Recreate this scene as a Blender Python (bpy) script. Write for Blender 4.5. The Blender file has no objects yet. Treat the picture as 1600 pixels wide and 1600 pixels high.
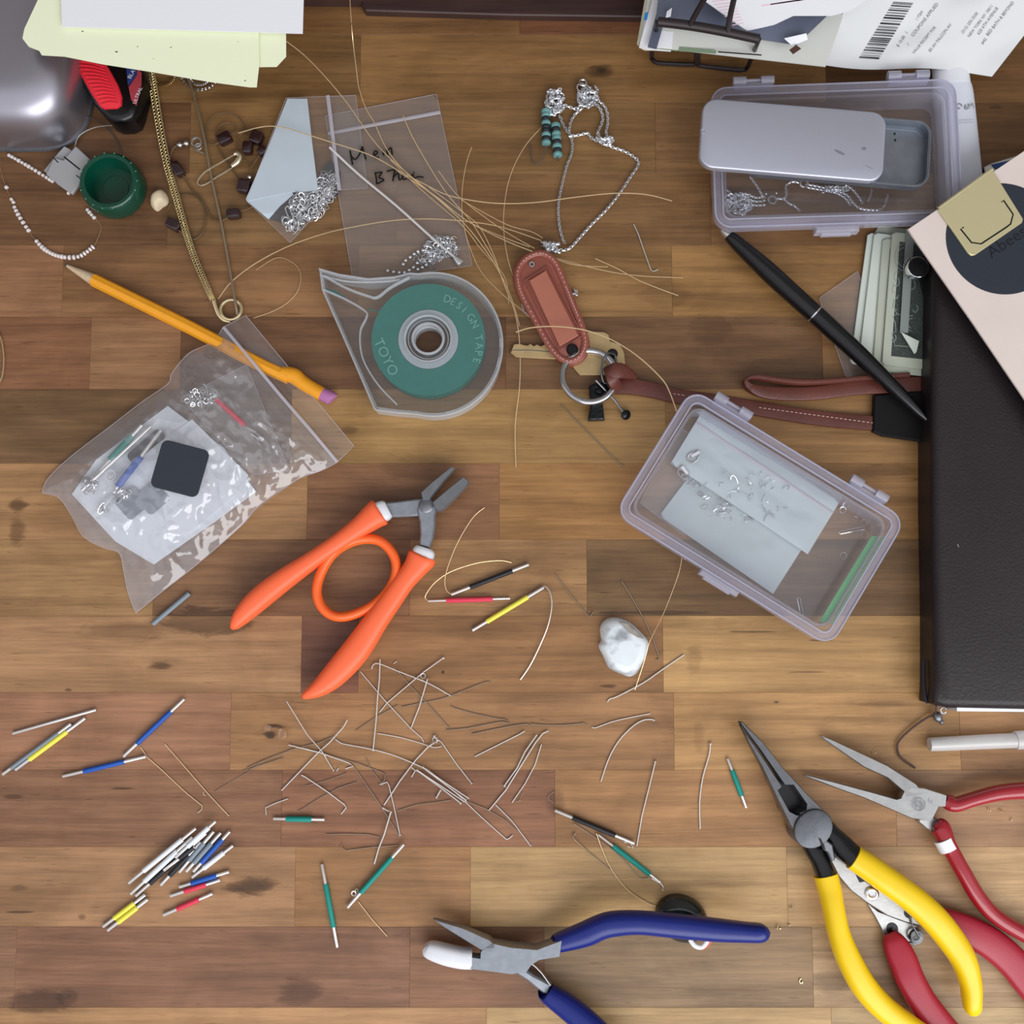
import bpy, bmesh, math, random
import numpy as np
from mathutils import Vector, Matrix, noise

# ---------------------------------------------------------------- camera, light, exposure
SC = bpy.context.scene
FOV = math.radians(50.0); TILT = math.radians(5.2)
TT = math.tan(FOV / 2); DIST = 0.24 / TT
cam_data = bpy.data.cameras.new('camera'); cam_data.angle = FOV; cam_data.clip_start = 0.01; cam_data.clip_end = 20
CAM = bpy.data.objects.new('camera', cam_data); SC.collection.objects.link(CAM)
CAM.location = (0, -DIST * math.sin(TILT), DIST * math.cos(TILT)); CAM.rotation_euler = (TILT, 0, 0)
SC.camera = CAM
SC.view_settings.view_transform = 'Standard'; SC.view_settings.look = 'None'
SC.view_settings.exposure = 0.42; SC.view_settings.gamma = 1.0; SC.view_settings.use_curve_mapping = False
SC.cycles.use_denoising = True
SC.cycles.max_bounces = 14; SC.cycles.transparent_max_bounces = 24; SC.cycles.caustics_reflective = False; SC.cycles.caustics_refractive = False
SC.cycles.sample_clamp_indirect = 4.0

world = bpy.data.worlds.new('room_light'); SC.world = world; world.use_nodes = True
nt = world.node_tree; nt.nodes.clear()
wo = nt.nodes.new('ShaderNodeOutputWorld'); bg = nt.nodes.new('ShaderNodeBackground')
tc = nt.nodes.new('ShaderNodeTexCoord'); sx = nt.nodes.new('ShaderNodeSeparateXYZ'); rp = nt.nodes.new('ShaderNodeValToRGB')
nt.links.new(tc.outputs['Generated'], sx.inputs[0]); nt.links.new(sx.outputs['Z'], rp.inputs[0])
rp.color_ramp.elements[0].position = 0.0; rp.color_ramp.elements[0].color = (0.20, 0.19, 0.19, 1)   # walls near the desk
rp.color_ramp.elements[1].position = 0.9; rp.color_ramp.elements[1].color = (0.80, 0.80, 0.85, 1)   # pale cool ceiling
nt.links.new(rp.outputs[0], bg.inputs[0]); bg.inputs[1].default_value = 0.80
nt.links.new(bg.outputs[0], wo.inputs[0])

def area_lamp(name, loc, target, sx_, sy_, power, col):
    l = bpy.data.lights.new(name, 'AREA'); l.shape = 'RECTANGLE'; l.size = sx_; l.size_y = sy_; l.energy = power; l.color = col
    o = bpy.data.objects.new(name, l); SC.collection.objects.link(o); o.location = loc
    o.rotation_euler = (Vector(target) - Vector(loc)).to_track_quat('-Z', 'Y').to_euler()
    return o
# the big window the desk stands before (behind the photographer, slightly to the right)
area_lamp('window_daylight', (0.42, -0.95, 0.88), (0.0, 0.0, 0.0), 1.8, 0.80, 13.8, (0.97, 0.985, 1.0))

# ---------------------------------------------------------------- helpers
R = random.Random(7)
S = 0.0003                                           # one photograph pixel at the desk top, metres
def lin(c):
    return tuple(((v / 255.0) / 12.92 if v / 255.0 <= 0.04045 else ((v / 255.0 + 0.055) / 1.055) ** 2.4) for v in c)
CT, ST = math.cos(TILT), math.sin(TILT)
def at(px, py, z=0.0):
    """the point of the room at height z (metres over the desk) that stands where the photograph shows pixel px, py"""
    u = (px - 800) / 800 * TT; v = (800 - py) / 800 * TT
    d = Vector((u, v * CT + ST, v * ST - CT)); c = CAM.location
    k = (z - c.z) / d.z
    return Vector((c.x + k * d.x, c.y + k * d.y, z))
def mm(v): return v * 0.001

COL = SC.collection
def obj_from(name, verts, faces, m=None, parent=None, smooth=True, mats=None, fmat=None, sharp=None):
    me = bpy.data.meshes.new(name); me.from_pydata([tuple(v) for v in verts], [], faces); me.validate(); me.update()
    if m is not None: me.materials.append(m)
    if mats:
        for q in mats: me.materials.append(q)
    if fmat:
        for p, k in zip(me.polygons, fmat): p.material_index = k
    if smooth:
        me.polygons.foreach_set('use_smooth', [True] * len(me.polygons))
        if sharp is not None:
            me.set_sharp_from_angle(angle=math.radians(sharp))
    o = bpy.data.objects.new(name, me); COL.objects.link(o)
    if parent is not None: o.parent = parent
    return o
def tag(o, label=None, cat=None, group=None, kind=None):
    if label: o['label'] = label
    if cat: o['category'] = cat
    if group: o['group'] = group
    if kind: o['kind'] = kind
    return o
def thing(name, label, cat, group=None, loc=(0, 0, 0)):
    o = bpy.data.objects.new(name, None); COL.objects.link(o); o.empty_display_size = 0.01; o.location = loc
    return tag(o, label, cat, group)

class MB:
    """collects shapes and links them as one mesh"""
    def __init__(s): s.v = []; s.f = []; s.m = []
    def add(s, V, F, mi=0):
        b = len(s.v); s.v.extend(V); s.f.extend([tuple(b + i for i in f) for f in F]); s.m.extend([mi] * len(F)); return s
    def build(s, name, m, parent=None, smooth=True, sharp=40):
        mats = m if isinstance(m, (list, tuple)) else [m]
        o = obj_from(name, s.v, s.f, None, None, smooth, mats, s.m if len(mats) > 1 else None, sharp)
        if parent is not None:
            o.parent = parent
            if parent.location.length > 0: o.matrix_parent_inverse = Matrix.Translation(-parent.location)
        return o
    def box(s, cx, cy, cz, lx, ly, lz, rot=0.0, bev=0.0, mi=0):
        c, q = math.cos(rot), math.sin(rot); V = []
        if bev > 0:
            for (z, i) in ((-lz/2, 0), (lz/2 - bev, 0), (lz/2, bev)):
                for (x, y) in ((-lx/2+i, -ly/2+i), (lx/2-i, -ly/2+i), (lx/2-i, ly/2-i), (-lx/2+i, ly/2-i)):
                    V.append((cx + x*c - y*q, cy + x*q + y*c, cz + z))
            F = [(3, 2, 1, 0), (8, 9, 10, 11)]
            for k in (0, 4):
                for i in range(4): j = (i+1) % 4; F.append((k+i, k+j, k+4+j, k+4+i))
        else:
            for z in (-lz/2, lz/2):
                for (x, y) in ((-lx/2, -ly/2), (lx/2, -ly/2), (lx/2, ly/2), (-lx/2, ly/2)):
                    V.append((cx + x*c - y*q, cy + x*q + y*c, cz + z))
            F = [(3, 2, 1, 0), (4, 5, 6, 7)] + [(i, (i+1) % 4, 4+(i+1) % 4, 4+i) for i in range(4)]
        return s.add(V, F, mi)
    def tube(s, pts, r, n=6, closed=False, cap=True, mi=0, flat=1.0, up=(0, 0, 1), sq=1.0):
        """tube through 3D points; r radius or list; flat = height / width of the section; sq <1 makes the section squarer"""
        P = [Vector(p) for p in pts]; N = len(P)
        rs = r if isinstance(r, (list, tuple)) else [r] * N
        fl = flat if isinstance(flat, (list, tuple)) else [flat] * N
        V = []; prev = None
        for i, p in enumerate(P):
            if closed: t = P[(i+1) % N] - P[i-1]
            else: t = P[min(i+1, N-1)] - P[max(i-1, 0)]
            if t.length < 1e-12: t = Vector((1, 0, 0))
            t.normalize(); u = Vector(up)
            if abs(t.dot(u)) > 0.92:
                u = prev if prev is not None and abs(t.dot(prev)) < .9 else Vector((0, 1, 0))
            side = t.cross(u).normalized(); w = side.cross(t).normalized(); prev = w
            for k in range(n):
                a = 2 * math.pi * k / n + (math.pi / n if n == 4 else 0)
                ca, sa = math.cos(a), math.sin(a)
                if sq != 1.0:
                    ca = math.copysign(abs(ca) ** sq, ca); sa = math.copysign(abs(sa) ** sq, sa)
                V.append(p + side * (ca * rs[i]) + w * (sa * rs[i] * fl[i]))
        F = []
        for i in range(N if closed else N - 1):
            a = i * n; b = ((i+1) % N) * n
            for k in range(n): F.append((a+k, a+(k+1) % n, b+(k+1) % n, b+k))
        if cap and not closed:
            F.append(tuple(reversed(range(n)))); F.append(tuple((N-1)*n + k for k in range(n)))
        return s.add(V, F, mi)
    def ring(s, c, r, rad, n=12, m=4, axis=(0, 0, 1), stretch=1.0, ang=0.0, mi=0, arc=1.0):
        ax = Vector(axis).normalized(); u = ax.orthogonal().normalized()
        if abs(ax.z) > .9: u = Vector((math.cos(ang), math.sin(ang), 0))
        else: u = Matrix.Rotation(ang, 3, ax) @ u
        w = ax.cross(u).normalized(); c = Vector(c)
        q = n if arc >= 1 else n + 1
        pts = [c + u * (math.cos(2*math.pi*arc*i/n) * r * stretch) + w * (math.sin(2*math.pi*arc*i/n) * r) for i in range(q)]
        return s.tube(pts, rad, m, closed=arc >= 1, mi=mi, up=tuple(ax))
    def ball(s, c, rx, ry=None, rz=None, n=8, m=6, rot=0.0, mi=0):
        ry = ry or rx; rz = rz or rx; c = Vector(c); V = []; F = []
        cr, sr = math.cos(rot), math.sin(rot)
        for j in range(1, m):
            th = math.pi * j / m
            for i in range(n):
                ph = 2*math.pi*i/n; x = rx*math.sin(th)*math.cos(ph); y = ry*math.sin(th)*math.sin(ph)
                V.append((c.x + x*cr - y*sr, c.y + x*sr + y*cr, c.z + rz*math.cos(th)))
        V.append((c.x, c.y, c.z + rz)); V.append((c.x, c.y, c.z - rz)); T = len(V) - 2; B = len(V) - 1
        for j in range(m - 2):
            for i in range(n): F.append((j*n+i, (j+1)*n+i, (j+1)*n+(i+1) % n, j*n+(i+1) % n))
        for i in range(n): F.append((T, i, (i+1) % n)); F.append((B, (m-2)*n+(i+1) % n, (m-2)*n+i))
        return s.add(V, F, mi)
    def lathe(s, c, prof, n=32, mi=0, axis=None, sx=1.0, sy=1.0, open_=False):
        """prof: (radius, height) list, revolved about z (or about axis) at c"""
        c = Vector(c); V = []; F = []
        if axis is not None:
            q = Vector((0, 0, 1)).rotation_difference(Vector(axis).normalized()).to_matrix()
        for (r, h) in prof:
            for i in range(n):
                a = 2*math.pi*i/n; p = Vector((r*math.cos(a)*sx, r*math.sin(a)*sy, h))
                V.append(c + (q @ p if axis is not None else p))
        for j in range(len(prof) - 1):
            for i in range(n): F.append((j*n+i, j*n+(i+1) % n, (j+1)*n+(i+1) % n, (j+1)*n+i))
        closed_ = prof[0] == prof[-1]
        if prof[0][0] > 1e-9 and not closed_ and not open_: F.append(tuple(reversed(range(n))))
        if prof[-1][0] > 1e-9 and not closed_ and not open_: F.append(tuple((len(prof)-1)*n+i for i in range(n)))
        return s.add(V, F, mi)
    def slab(s, poly, z0, z1, bev=0.0, mi=0, steps=1, zf=None):
        """closed 2D outline (metres) raised from z0 to z1 with a rounded top edge"""
        P = [Vector((p[0], p[1])) for p in poly]; n = len(P)
        ar = sum(P[i].x*P[(i+1) % n].y - P[(i+1) % n].x*P[i].y for i in range(n))
        if ar < 0: P.reverse()
        nr = []
        for i in range(n):
            a = (P[i] - P[i-1]); b = (P[(i+1) % n] - P[i])
            a = a.normalized() if a.length > 1e-12 else Vector((1, 0)); b = b.normalized() if b.length > 1e-12 else a
            t = (a + b); t = t.normalized() if t.length > 1e-6 else a
            k = max(0.5, math.sqrt(max(0.0, (1 + a.dot(b)) / 2)))
            nr.append(Vector((-t.y, t.x)) / k)
        rings = [(0, z0)]
        if bev > 0:
            for q in range(steps + 1):
                t = q / steps * math.pi / 2
                rings.append((bev * (1 - math.cos(t)), z1 - bev + bev * math.sin(t)))
        else: rings.append((0, z1))
        V = []
        for (i_, z) in rings:
            for k in range(n):
                p = P[k] + nr[k] * i_
                zz = z if zf is None else zf(p.x, p.y, z)
                V.append((p.x, p.y, zz))
        F = [tuple(reversed(range(n)))]
        for j in range(len(rings) - 1):
            for k in range(n): F.append((j*n+k, j*n+(k+1) % n, (j+1)*n+(k+1) % n, (j+1)*n+k))
        F.append(tuple((len(rings)-1)*n+k for k in range(n)))
        return s.add(V, F, mi)

def dome(mb, poly, z0, z1, n=7, flat=.45, mi=0, lump=0.0):
    """pebble: rings of the outline drawn in towards its middle while they rise"""
    k = len(poly); cx = sum(p[0] for p in poly)/k; cy = sum(p[1] for p in poly)/k; V = [(p[0], p[1], z0) for p in poly]
    for j in range(1, n + 1):
        t = j/n*math.pi/2; s_ = 1 - (1-flat)*(1-math.cos(t)); z = z0 + (z1-z0)*math.sin(t)
        for p in poly:
            x, y = cx + (p[0]-cx)*s_, cy + (p[1]-cy)*s_; V.append((x, y, z + lump*noise.noise(Vector((x*160, y*160, z*160)))))
    V.append((cx, cy, z1)); F = [tuple(reversed(range(k)))]
    for j in range(n):
        for i in range(k): F.append((j*k+i, j*k+(i+1) % k, (j+1)*k+(i+1) % k, (j+1)*k+i))
    for i in range(k): F.append((n*k+i, n*k+(i+1) % k, len(V)-1))
    return mb.add(V, F, mi)
def cr(pts, sub=8, closed=False):
    """Catmull-Rom through tuples of any length"""
    n = len(pts); out = []
    A = [tuple(map(float, p)) for p in pts]
    if n < 3 and not closed:
        for i in range(n - 1):
            for k in range(sub):
                t = k / sub; out.append(tuple(a + (b-a)*t for a, b in zip(A[i], A[i+1])))
        out.append(A[-1]); return out
    for i in range(n if closed else n - 1):
        g = (lambda k: A[k % n]) if closed else (lambda k: A[max(0, min(n-1, k))])
        p0, p1, p2, p3 = g(i-1), g(i), g(i+1), g(i+2)
        for k in range(sub):
            t = k / sub
            out.append(tuple(0.5*((2*b) + (-a+c)*t + (2*a-5*b+4*c-d)*t*t + (-a+3*b-3*c+d)*t**3) for a, b, c, d in zip(p0, p1, p2, p3)))
    if not closed: out.append(A[-1])
    return out
def pxz(pts, sub=0, closed=False):
    """(px, py, z mm) list to world points, smoothed when sub"""
    if sub: pts = cr(pts, sub, closed)
    return [at(p[0], p[1], p[2] * 0.001) for p in pts]
def outline(pts, z, sub=0, closed=True):
    if sub: pts = cr(pts, sub, closed)
    return [(lambda q: (q.x, q.y))(at(p[0], p[1], z)) for p in pts]
def sweep(mb, pts, n=14, sub=6, sq=1.0, mi=0, cap=True):
    """pts: (px, py, z mm, half width px, half height mm): a body of changing section"""
    Q = cr(pts, sub) if sub else pts
    P = [at(q[0], q[1], q[2]*0.001) for q in Q]
    rs = [max(1e-5, q[3]*S) for q in Q]; fl = [max(0.02, q[4]*0.001/max(1e-5, q[3]*S)) for q in Q]
    return mb.tube(P, rs, n, mi=mi, flat=fl, sq=sq, cap=cap)
def roundrect(w, h, r, n=6, cx=0, cy=0, rot=0):
    out = []; c, s_ = math.cos(rot), math.sin(rot)
    for (sx_, sy_, a0) in ((1, 1, 0), (-1, 1, 90), (-1, -1, 180), (1, -1, 270)):
        for k in range(n + 1):
            a = math.radians(a0 + 90*k/n)
            x = sx_*(w/2-r) + r*math.cos(a); y = sy_*(h/2-r) + r*math.sin(a)
            out.append((cx + x*c - y*s_, cy + x*s_ + y*c))
    return out

# ---------------------------------------------------------------- materials
def newmat(name):
    m = bpy.data.materials.new(name); m.use_nodes = True; t = m.node_tree; t.nodes.clear()
    o = t.nodes.new('ShaderNodeOutputMaterial'); return m, t, o
def pmat(name, col, rough=0.5, metal=0.0, spec=0.5, bump=0.0, bscale=400, var=0.0, vscale=120, coat=0.0, ani=None, trans=0.0, sheen=0.0):
    m, t, o = newmat(name); b = t.nodes.new('ShaderNodeBsdfPrincipled'); t.links.new(b.outputs[0], o.inputs[0])
    c = lin(col)
    b.inputs['Base Color'].default_value = (*c, 1); b.inputs['Roughness'].default_value = rough
    b.inputs['Metallic'].default_value = metal; b.inputs['Specular IOR Level'].default_value = spec
    b.inputs['Coat Weight'].default_value = coat; b.inputs['Transmission Weight'].default_value = trans
    if bump or var:
        g = t.nodes.new('ShaderNodeTexCoord'); nz = t.nodes.new('ShaderNodeTexNoise'); nz.inputs['Detail'].default_value = 4
        mp = t.nodes.new('ShaderNodeMapping'); t.links.new(g.outputs['Object'], mp.inputs[0]); t.links.new(mp.outputs[0], nz.inputs['Vector'])
        if ani: mp.inputs['Scale'].default_value = ani
    if bump:
        nz.inputs['Scale'].default_value = bscale; bp = t.nodes.new('ShaderNodeBump'); bp.inputs['Strength'].default_value = bump
        bp.inputs['Distance'].default_value = 0.0005
        t.links.new(nz.outputs[0], bp.inputs['Height']); t.links.new(bp.outputs[0], b.inputs['Normal'])
    if var:
        n2 = t.nodes.new('ShaderNodeTexNoise'); n2.inputs['Scale'].default_value = vscale; n2.inputs['Detail'].default_value = 5
        t.links.new(mp.outputs[0], n2.inputs['Vector']); mx = t.nodes.new('ShaderNodeMix'); mx.data_type = 'RGBA'
        mx.inputs[6].default_value = (*[v*(1-var) for v in c], 1); mx.inputs[7].default_value = (*[min(1, v*(1+var)) for v in c], 1)
        mr = t.nodes.new('ShaderNodeMapRange'); mr.inputs[1].default_value = .3; mr.inputs[2].default_value = .7
        t.links.new(n2.outputs[0], mr.inputs[0]); t.links.new(mr.outputs[0], mx.inputs[0]); t.links.new(mx.outputs[2], b.inputs['Base Color'])
    return m
def clear(name, tint=(255, 255, 255), haze=0.1, hazecol=(235, 235, 245), rough=0.12, edge=0.5, bump=0.0, bscale=60, spec=1.0, detail=2):
    """thin clear plastic: see-through, a little milky, with a glossy skin that is stronger at glancing angles"""
    m, t, o = newmat(name)
    tr = t.nodes.new('ShaderNodeBsdfTransparent'); tr.inputs[0].default_value = (*lin(tint), 1)
    di = t.nodes.new('ShaderNodeBsdfPrincipled'); di.inputs['Base Color'].default_value = (*lin(hazecol), 1); di.inputs['Roughness'].default_value = 0.4
    gl = t.nodes.new('ShaderNodeBsdfGlossy'); gl.inputs['Roughness'].default_value = rough
    lw = t.nodes.new('ShaderNodeLayerWeight'); lw.inputs[0].default_value = 0.35
    lf = t.nodes.new('ShaderNodeLayerWeight'); lf.inputs[0].default_value = 0.5
    fp = t.nodes.new('ShaderNodeMath'); fp.operation = 'POWER'; fp.inputs[1].default_value = 5.0; t.links.new(lf.outputs['Facing'], fp.inputs[0])
    fr = t.nodes.new('ShaderNodeMath'); fr.operation = 'MULTIPLY_ADD'; fr.inputs[1].default_value = .9; fr.inputs[2].default_value = .04; t.links.new(fp.outputs[0], fr.inputs[0])
    if bump:
        g = t.nodes.new('ShaderNodeTexCoord'); nz = t.nodes.new('ShaderNodeTexNoise'); nz.inputs['Scale'].default_value = bscale; nz.inputs['Detail'].default_value = detail
        bp = t.nodes.new('ShaderNodeBump'); bp.inputs['Strength'].default_value = bump; bp.inputs['Distance'].default_value = 0.001
        t.links.new(g.outputs['Object'], nz.inputs['Vector']); t.links.new(nz.outputs[0], bp.inputs['Height'])
        t.links.new(bp.outputs[0], gl.inputs['Normal']); t.links.new(bp.outputs[0], lf.inputs['Normal'])
    mu = t.nodes.new('ShaderNodeMath'); mu.operation = 'MULTIPLY_ADD'; mu.inputs[1].default_value = edge; mu.inputs[2].default_value = haze
    pw = t.nodes.new('ShaderNodeMath'); pw.operation = 'POWER'; pw.inputs[1].default_value = 2.0
    t.links.new(lw.outputs['Facing'], pw.inputs[0]); t.links.new(pw.outputs[0], mu.inputs[0])
    m1 = t.nodes.new('ShaderNodeMixShader'); m2 = t.nodes.new('ShaderNodeMixShader')
    mu.use_clamp = True
    t.links.new(mu.outputs[0], m1.inputs[0]); t.links.new(tr.outputs[0], m1.inputs[1]); t.links.new(di.outputs[0], m1.inputs[2])
    fm = t.nodes.new('ShaderNodeMath'); fm.operation = 'MULTIPLY'; fm.inputs[1].default_value = spec; fm.use_clamp = True
    t.links.new(fr.outputs[0], fm.inputs[0]); t.links.new(fm.outputs[0], m2.inputs[0]); t.links.new(m1.outputs[0], m2.inputs[1]); t.links.new(gl.outputs[0], m2.inputs[2])
    t.links.new(m2.outputs[0], o.inputs[0])
    return m

M = {}
M['silver'] = pmat('silver_metal', (225, 224, 226), 0.22, 1.0)
M['bright'] = pmat('bright_silver', (240, 240, 244), 0.14, 1.0)
M['dull_silver'] = pmat('dull_silver', (205, 203, 200), 0.38, 1.0)
M['steel'] = pmat('brushed_steel', (176, 176, 174), 0.36, 1.0, bump=.08, bscale=900, var=.08, vscale=200)
M['dark_steel'] = pmat('dark_steel', (124, 126, 130), 0.4, .9, bump=.1, bscale=900, var=.12, vscale=260)
M['gunmetal'] = pmat('gunmetal', (150, 155, 162), 0.42, .8, var=.1, vscale=300)
M['brass'] = pmat('brass_wire', (246, 218, 172), 0.3, .6)
M['gold'] = pmat('pale_gold', (214, 190, 140), 0.25, 1.0)
M['black'] = pmat('black_plastic', (9, 9, 12), 0.26)
M['black_metal'] = pmat('black_metal_wire', (52, 44, 46), 0.42, .4)
M['white'] = pmat('white_plastic', (224, 226, 232), 0.4)
M['paper'] = pmat('white_paper', (244, 245, 250), 0.7)
M['orange'] = pmat('orange_rubber', (252, 108, 62), 0.42, bump=.05, bscale=1500)
M['yellow'] = pmat('yellow_grip', (246, 206, 14), 0.33, var=.03, vscale=90)
M['blue'] = pmat('blue_grip', (8, 30, 118), 0.34)
M['red'] = pmat('red_grip', (164, 30, 52), 0.36, bump=.06, bscale=1200)
M['redgloss'] = pmat('dark_red_grip', (158, 26, 40), 0.22, coat=.4)
M['sparkle'] = pmat('sparkling_silver', (236, 238, 242), .2, .8)
# ---------------------------------------------------------------- the desk: butcher-block top, every board a part
def wood_mat():
    m, t, o = newmat('butcher_block_wood'); N = t.nodes.new; L = t.links.new
    b = N('ShaderNodeBsdfPrincipled'); L(b.outputs[0], o.inputs[0])
    geo = N('ShaderNodeNewGeometry'); oi = N('ShaderNodeObjectInfo')
    off = N('ShaderNodeVectorMath'); off.operation = 'SCALE'; off.inputs[0].default_value = (3.1, 1.7, 9.3); L(oi.outputs['Random'], off.inputs['Scale'])
    pos = N('ShaderNodeVectorMath'); pos.operation = 'ADD'; L(geo.outputs['Position'], pos.inputs[0]); L(off.outputs[0], pos.inputs[1])
    def nz(scale3, detail=4, rough=.55, dist=0.0, src=None):
        mp = N('ShaderNodeMapping'); mp.inputs['Scale'].default_value = scale3; L((src or pos).outputs[0], mp.inputs[0])
        n = N('ShaderNodeTexNoise'); n.inputs['Scale'].default_value = 1.0; n.inputs['Detail'].default_value = detail
        n.inputs['Roughness'].default_value = rough; n.inputs['Distortion'].default_value = dist
        L(mp.outputs[0], n.inputs['Vector']); return n
    def mr(src, a, b_, c, d):
        q = N('ShaderNodeMapRange'); q.inputs[1].default_value = a; q.inputs[2].default_value = b_; q.inputs[3].default_value = c; q.inputs[4].default_value = d
        L(src, q.inputs[0]); return q
    def mul(x, y, op='MULTIPLY'):
        q = N('ShaderNodeMath'); q.operation = op
        for i, w in enumerate((x, y)):
            if isinstance(w, (int, float)): q.inputs[i].default_value = w
            else: L(w, q.inputs[i])
        return q
    # growth-ring figure: a bent field whose level lines give cathedral grain
    big = nz((5, 30, 5), 2, .5, .4)
    ringv = mul(big.outputs[0], 26.0); rs = N('ShaderNodeMath'); rs.operation = 'SINE'; L(ringv.outputs[0], rs.inputs[0])
    fig = mr(rs.outputs[0], -1, 1, .93, 1.06)
    streak = nz((9, 210, 9), 6, .65, .5); st = mr(streak.outputs[0], .28, .72, .74, 1.20)
    fine = nz((60, 1500, 60), 3, .6); fi = mr(fine.outputs[0], .25, .75, .88, 1.10)
    blot = nz((16, 26, 16), 4, .6, .6); bl = mr(blot.outputs[0], .3, .72, .80, 1.18)
    pore = nz((90, 900, 90), 2, .4); po = mr(pore.outputs[0], .68, .78, 1.0, .72)
    f = mul(mul(mul(fig.outputs[0], st.outputs[0]).outputs[0], mul(fi.outputs[0], bl.outputs[0]).outputs[0]).outputs[0], po.outputs[0])
    # knots and dark growth marks at their own places in the boards: (x, y, rx, ry, strength)
    warp = nz((60, 190, 60), 5, .65, .5, geo); wv = mr(warp.outputs[0], .25, .75, .12, 2.1)
    sep = N('ShaderNodeSeparateXYZ'); L(geo.outputs['Position'], sep.inputs[0])
    acc = None
    for (px, py, rx, ry, k, ex) in KNOTS:
        c = at(px, py)
        dx = mul(mul(sep.outputs[0], c.x, 'SUBTRACT').outputs[0], 1.0 / (rx*S)); dy = mul(mul(sep.outputs[1], c.y, 'SUBTRACT').outputs[0], 1.0 / (ry*S))
        rr = mul(mul(dx.outputs[0], dx.outputs[0]).outputs[0], mul(dy.outputs[0], dy.outputs[0]).outputs[0], 'ADD')
        rw = mul(rr.outputs[0], wv.outputs[0])
        q = N('ShaderNodeMapRange'); q.interpolation_type = 'SMOOTHSTEP'; q.inputs[1].default_value = ex; q.inputs[2].default_value = 1.3
        q.inputs[3].default_value = k; q.inputs[4].default_value = 1.0; L(rw.outputs[0], q.inputs[0])
        acc = q if acc is None else mul(acc.outputs[0], q.outputs[0])
    f2 = mul(f.outputs[0], acc.outputs[0])
    vm = N('ShaderNodeVectorMath'); vm.operation = 'SCALE'; L(oi.outputs['Color'], vm.inputs[0]); L(f2.outputs[0], vm.inputs['Scale'])
    # darker grain turns redder
    gm = N('ShaderNodeGamma'); g2 = mr(f2.outputs[0], .5, 1.1, 1.12, .98); L(vm.outputs[0], gm.inputs[0]); L(g2.outputs[0], gm.inputs[1])
    hs = N('ShaderNodeHueSaturation'); hs.inputs['Saturation'].default_value = 1.0; hs.inputs['Hue'].default_value = .5; L(gm.outputs[0], hs.inputs['Color']); L(hs.outputs[0], b.inputs['Base Color'])
    ro = mr(streak.outputs[0], .3, .7, .50, .36); L(ro.outputs[0], b.inputs['Roughness'])
    b.inputs['Specular IOR Level'].default_value = .42
    bp = N('ShaderNodeBump'); bp.inputs['Strength'].default_value = .10; bp.inputs['Distance'].default_value = .0004
    L(fine.outputs[0], bp.inputs['Height']); L(bp.outputs[0], b.inputs['Normal'])
    return m
KNOTS = [  # px, py, rx, ry, darkness factor, inner radius
    (938, 112, 26, 13, .42, .0), (940, 110, 9, 6, .5, .0),
    (252, 1040, 22, 7, .45, .0), (395, 1385, 40, 15, .34, .1), (340, 1388, 40, 12, .75, .1),
    (27, 790, 16, 12, .45, .1), (26, 830, 14, 22, .62, .2), (1130, 1378, 60, 12, .8, .0),
    (320, 972, 75, 20, .60, .5), (200, 985, 70, 16, .78, .2),
    (545, 672, 16, 8, .7, .0), (640, 730, 45, 22, .78, .2), (62, 1565, 42, 18, .62, .5), (105, 1558, 18, 12, .7, .4),
    (1300, 1535, 30, 22, .78, .3), (1085, 1030, 14, 26, .80, .1), (1092, 1150, 10, 30, .86, .1), (427, 1134, 13, 3, .3, .2), (423, 1149, 9, 5, .3, .2), (430, 1142, 26, 18, .86, .1),
    (470, 1550, 35, 24, .66, .2), (1040, 460, 40, 24, .86, .6), (1110, 515, 34, 28, .86, .6),
    (870, 1255, 16, 24, .72, .1), (860, 900, 30, 14, .86, .1), (1165, 400, 50, 12, .8, .1), (350, 1315, 35, 8, .8, .0),
    (880, 1230, 70, 26, .9, .1), (590, 1230, 90, 22, .86, .2), (470, 1210, 60, 18, .84, .2),
    (1130, 95, 30, 10, .88, .1), (1340, 1125, 60, 8, .8, .1), (1380, 1100, 60, 6, .75, .0), (30, 1425, 30, 2.5, .45, .3),
    (190, 1232, 20, 2, .5, .3), (20, 1245, 16, 4, .6, .2), (128, 1433, 7, 5, .6, .0), (28, 1388, 14, 6, .7, .0),
    (1170, 850, 60, 3, .6, .2), (1180, 987, 40, 2.2, .55, .3), (940, 640, 36, 2, .8, .3), (107, 1078, 6, 3, .5, .0), (1213, 1097, 5, 2.5, .4, .0),
    (1280, 1000, 18, 1.6, .55, .3), (1265, 1050, 30, 1.4, .6, .3), (1025, 957, 90, 4, .6, .3), (950, 1072, 14, 3, .5, .2), (692, 1050, 3, 3, .3, .0),
    (1385, 735, 60, 12, .8, .2), (1555, 168, 14, 1.6, .5, .3)]
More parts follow.
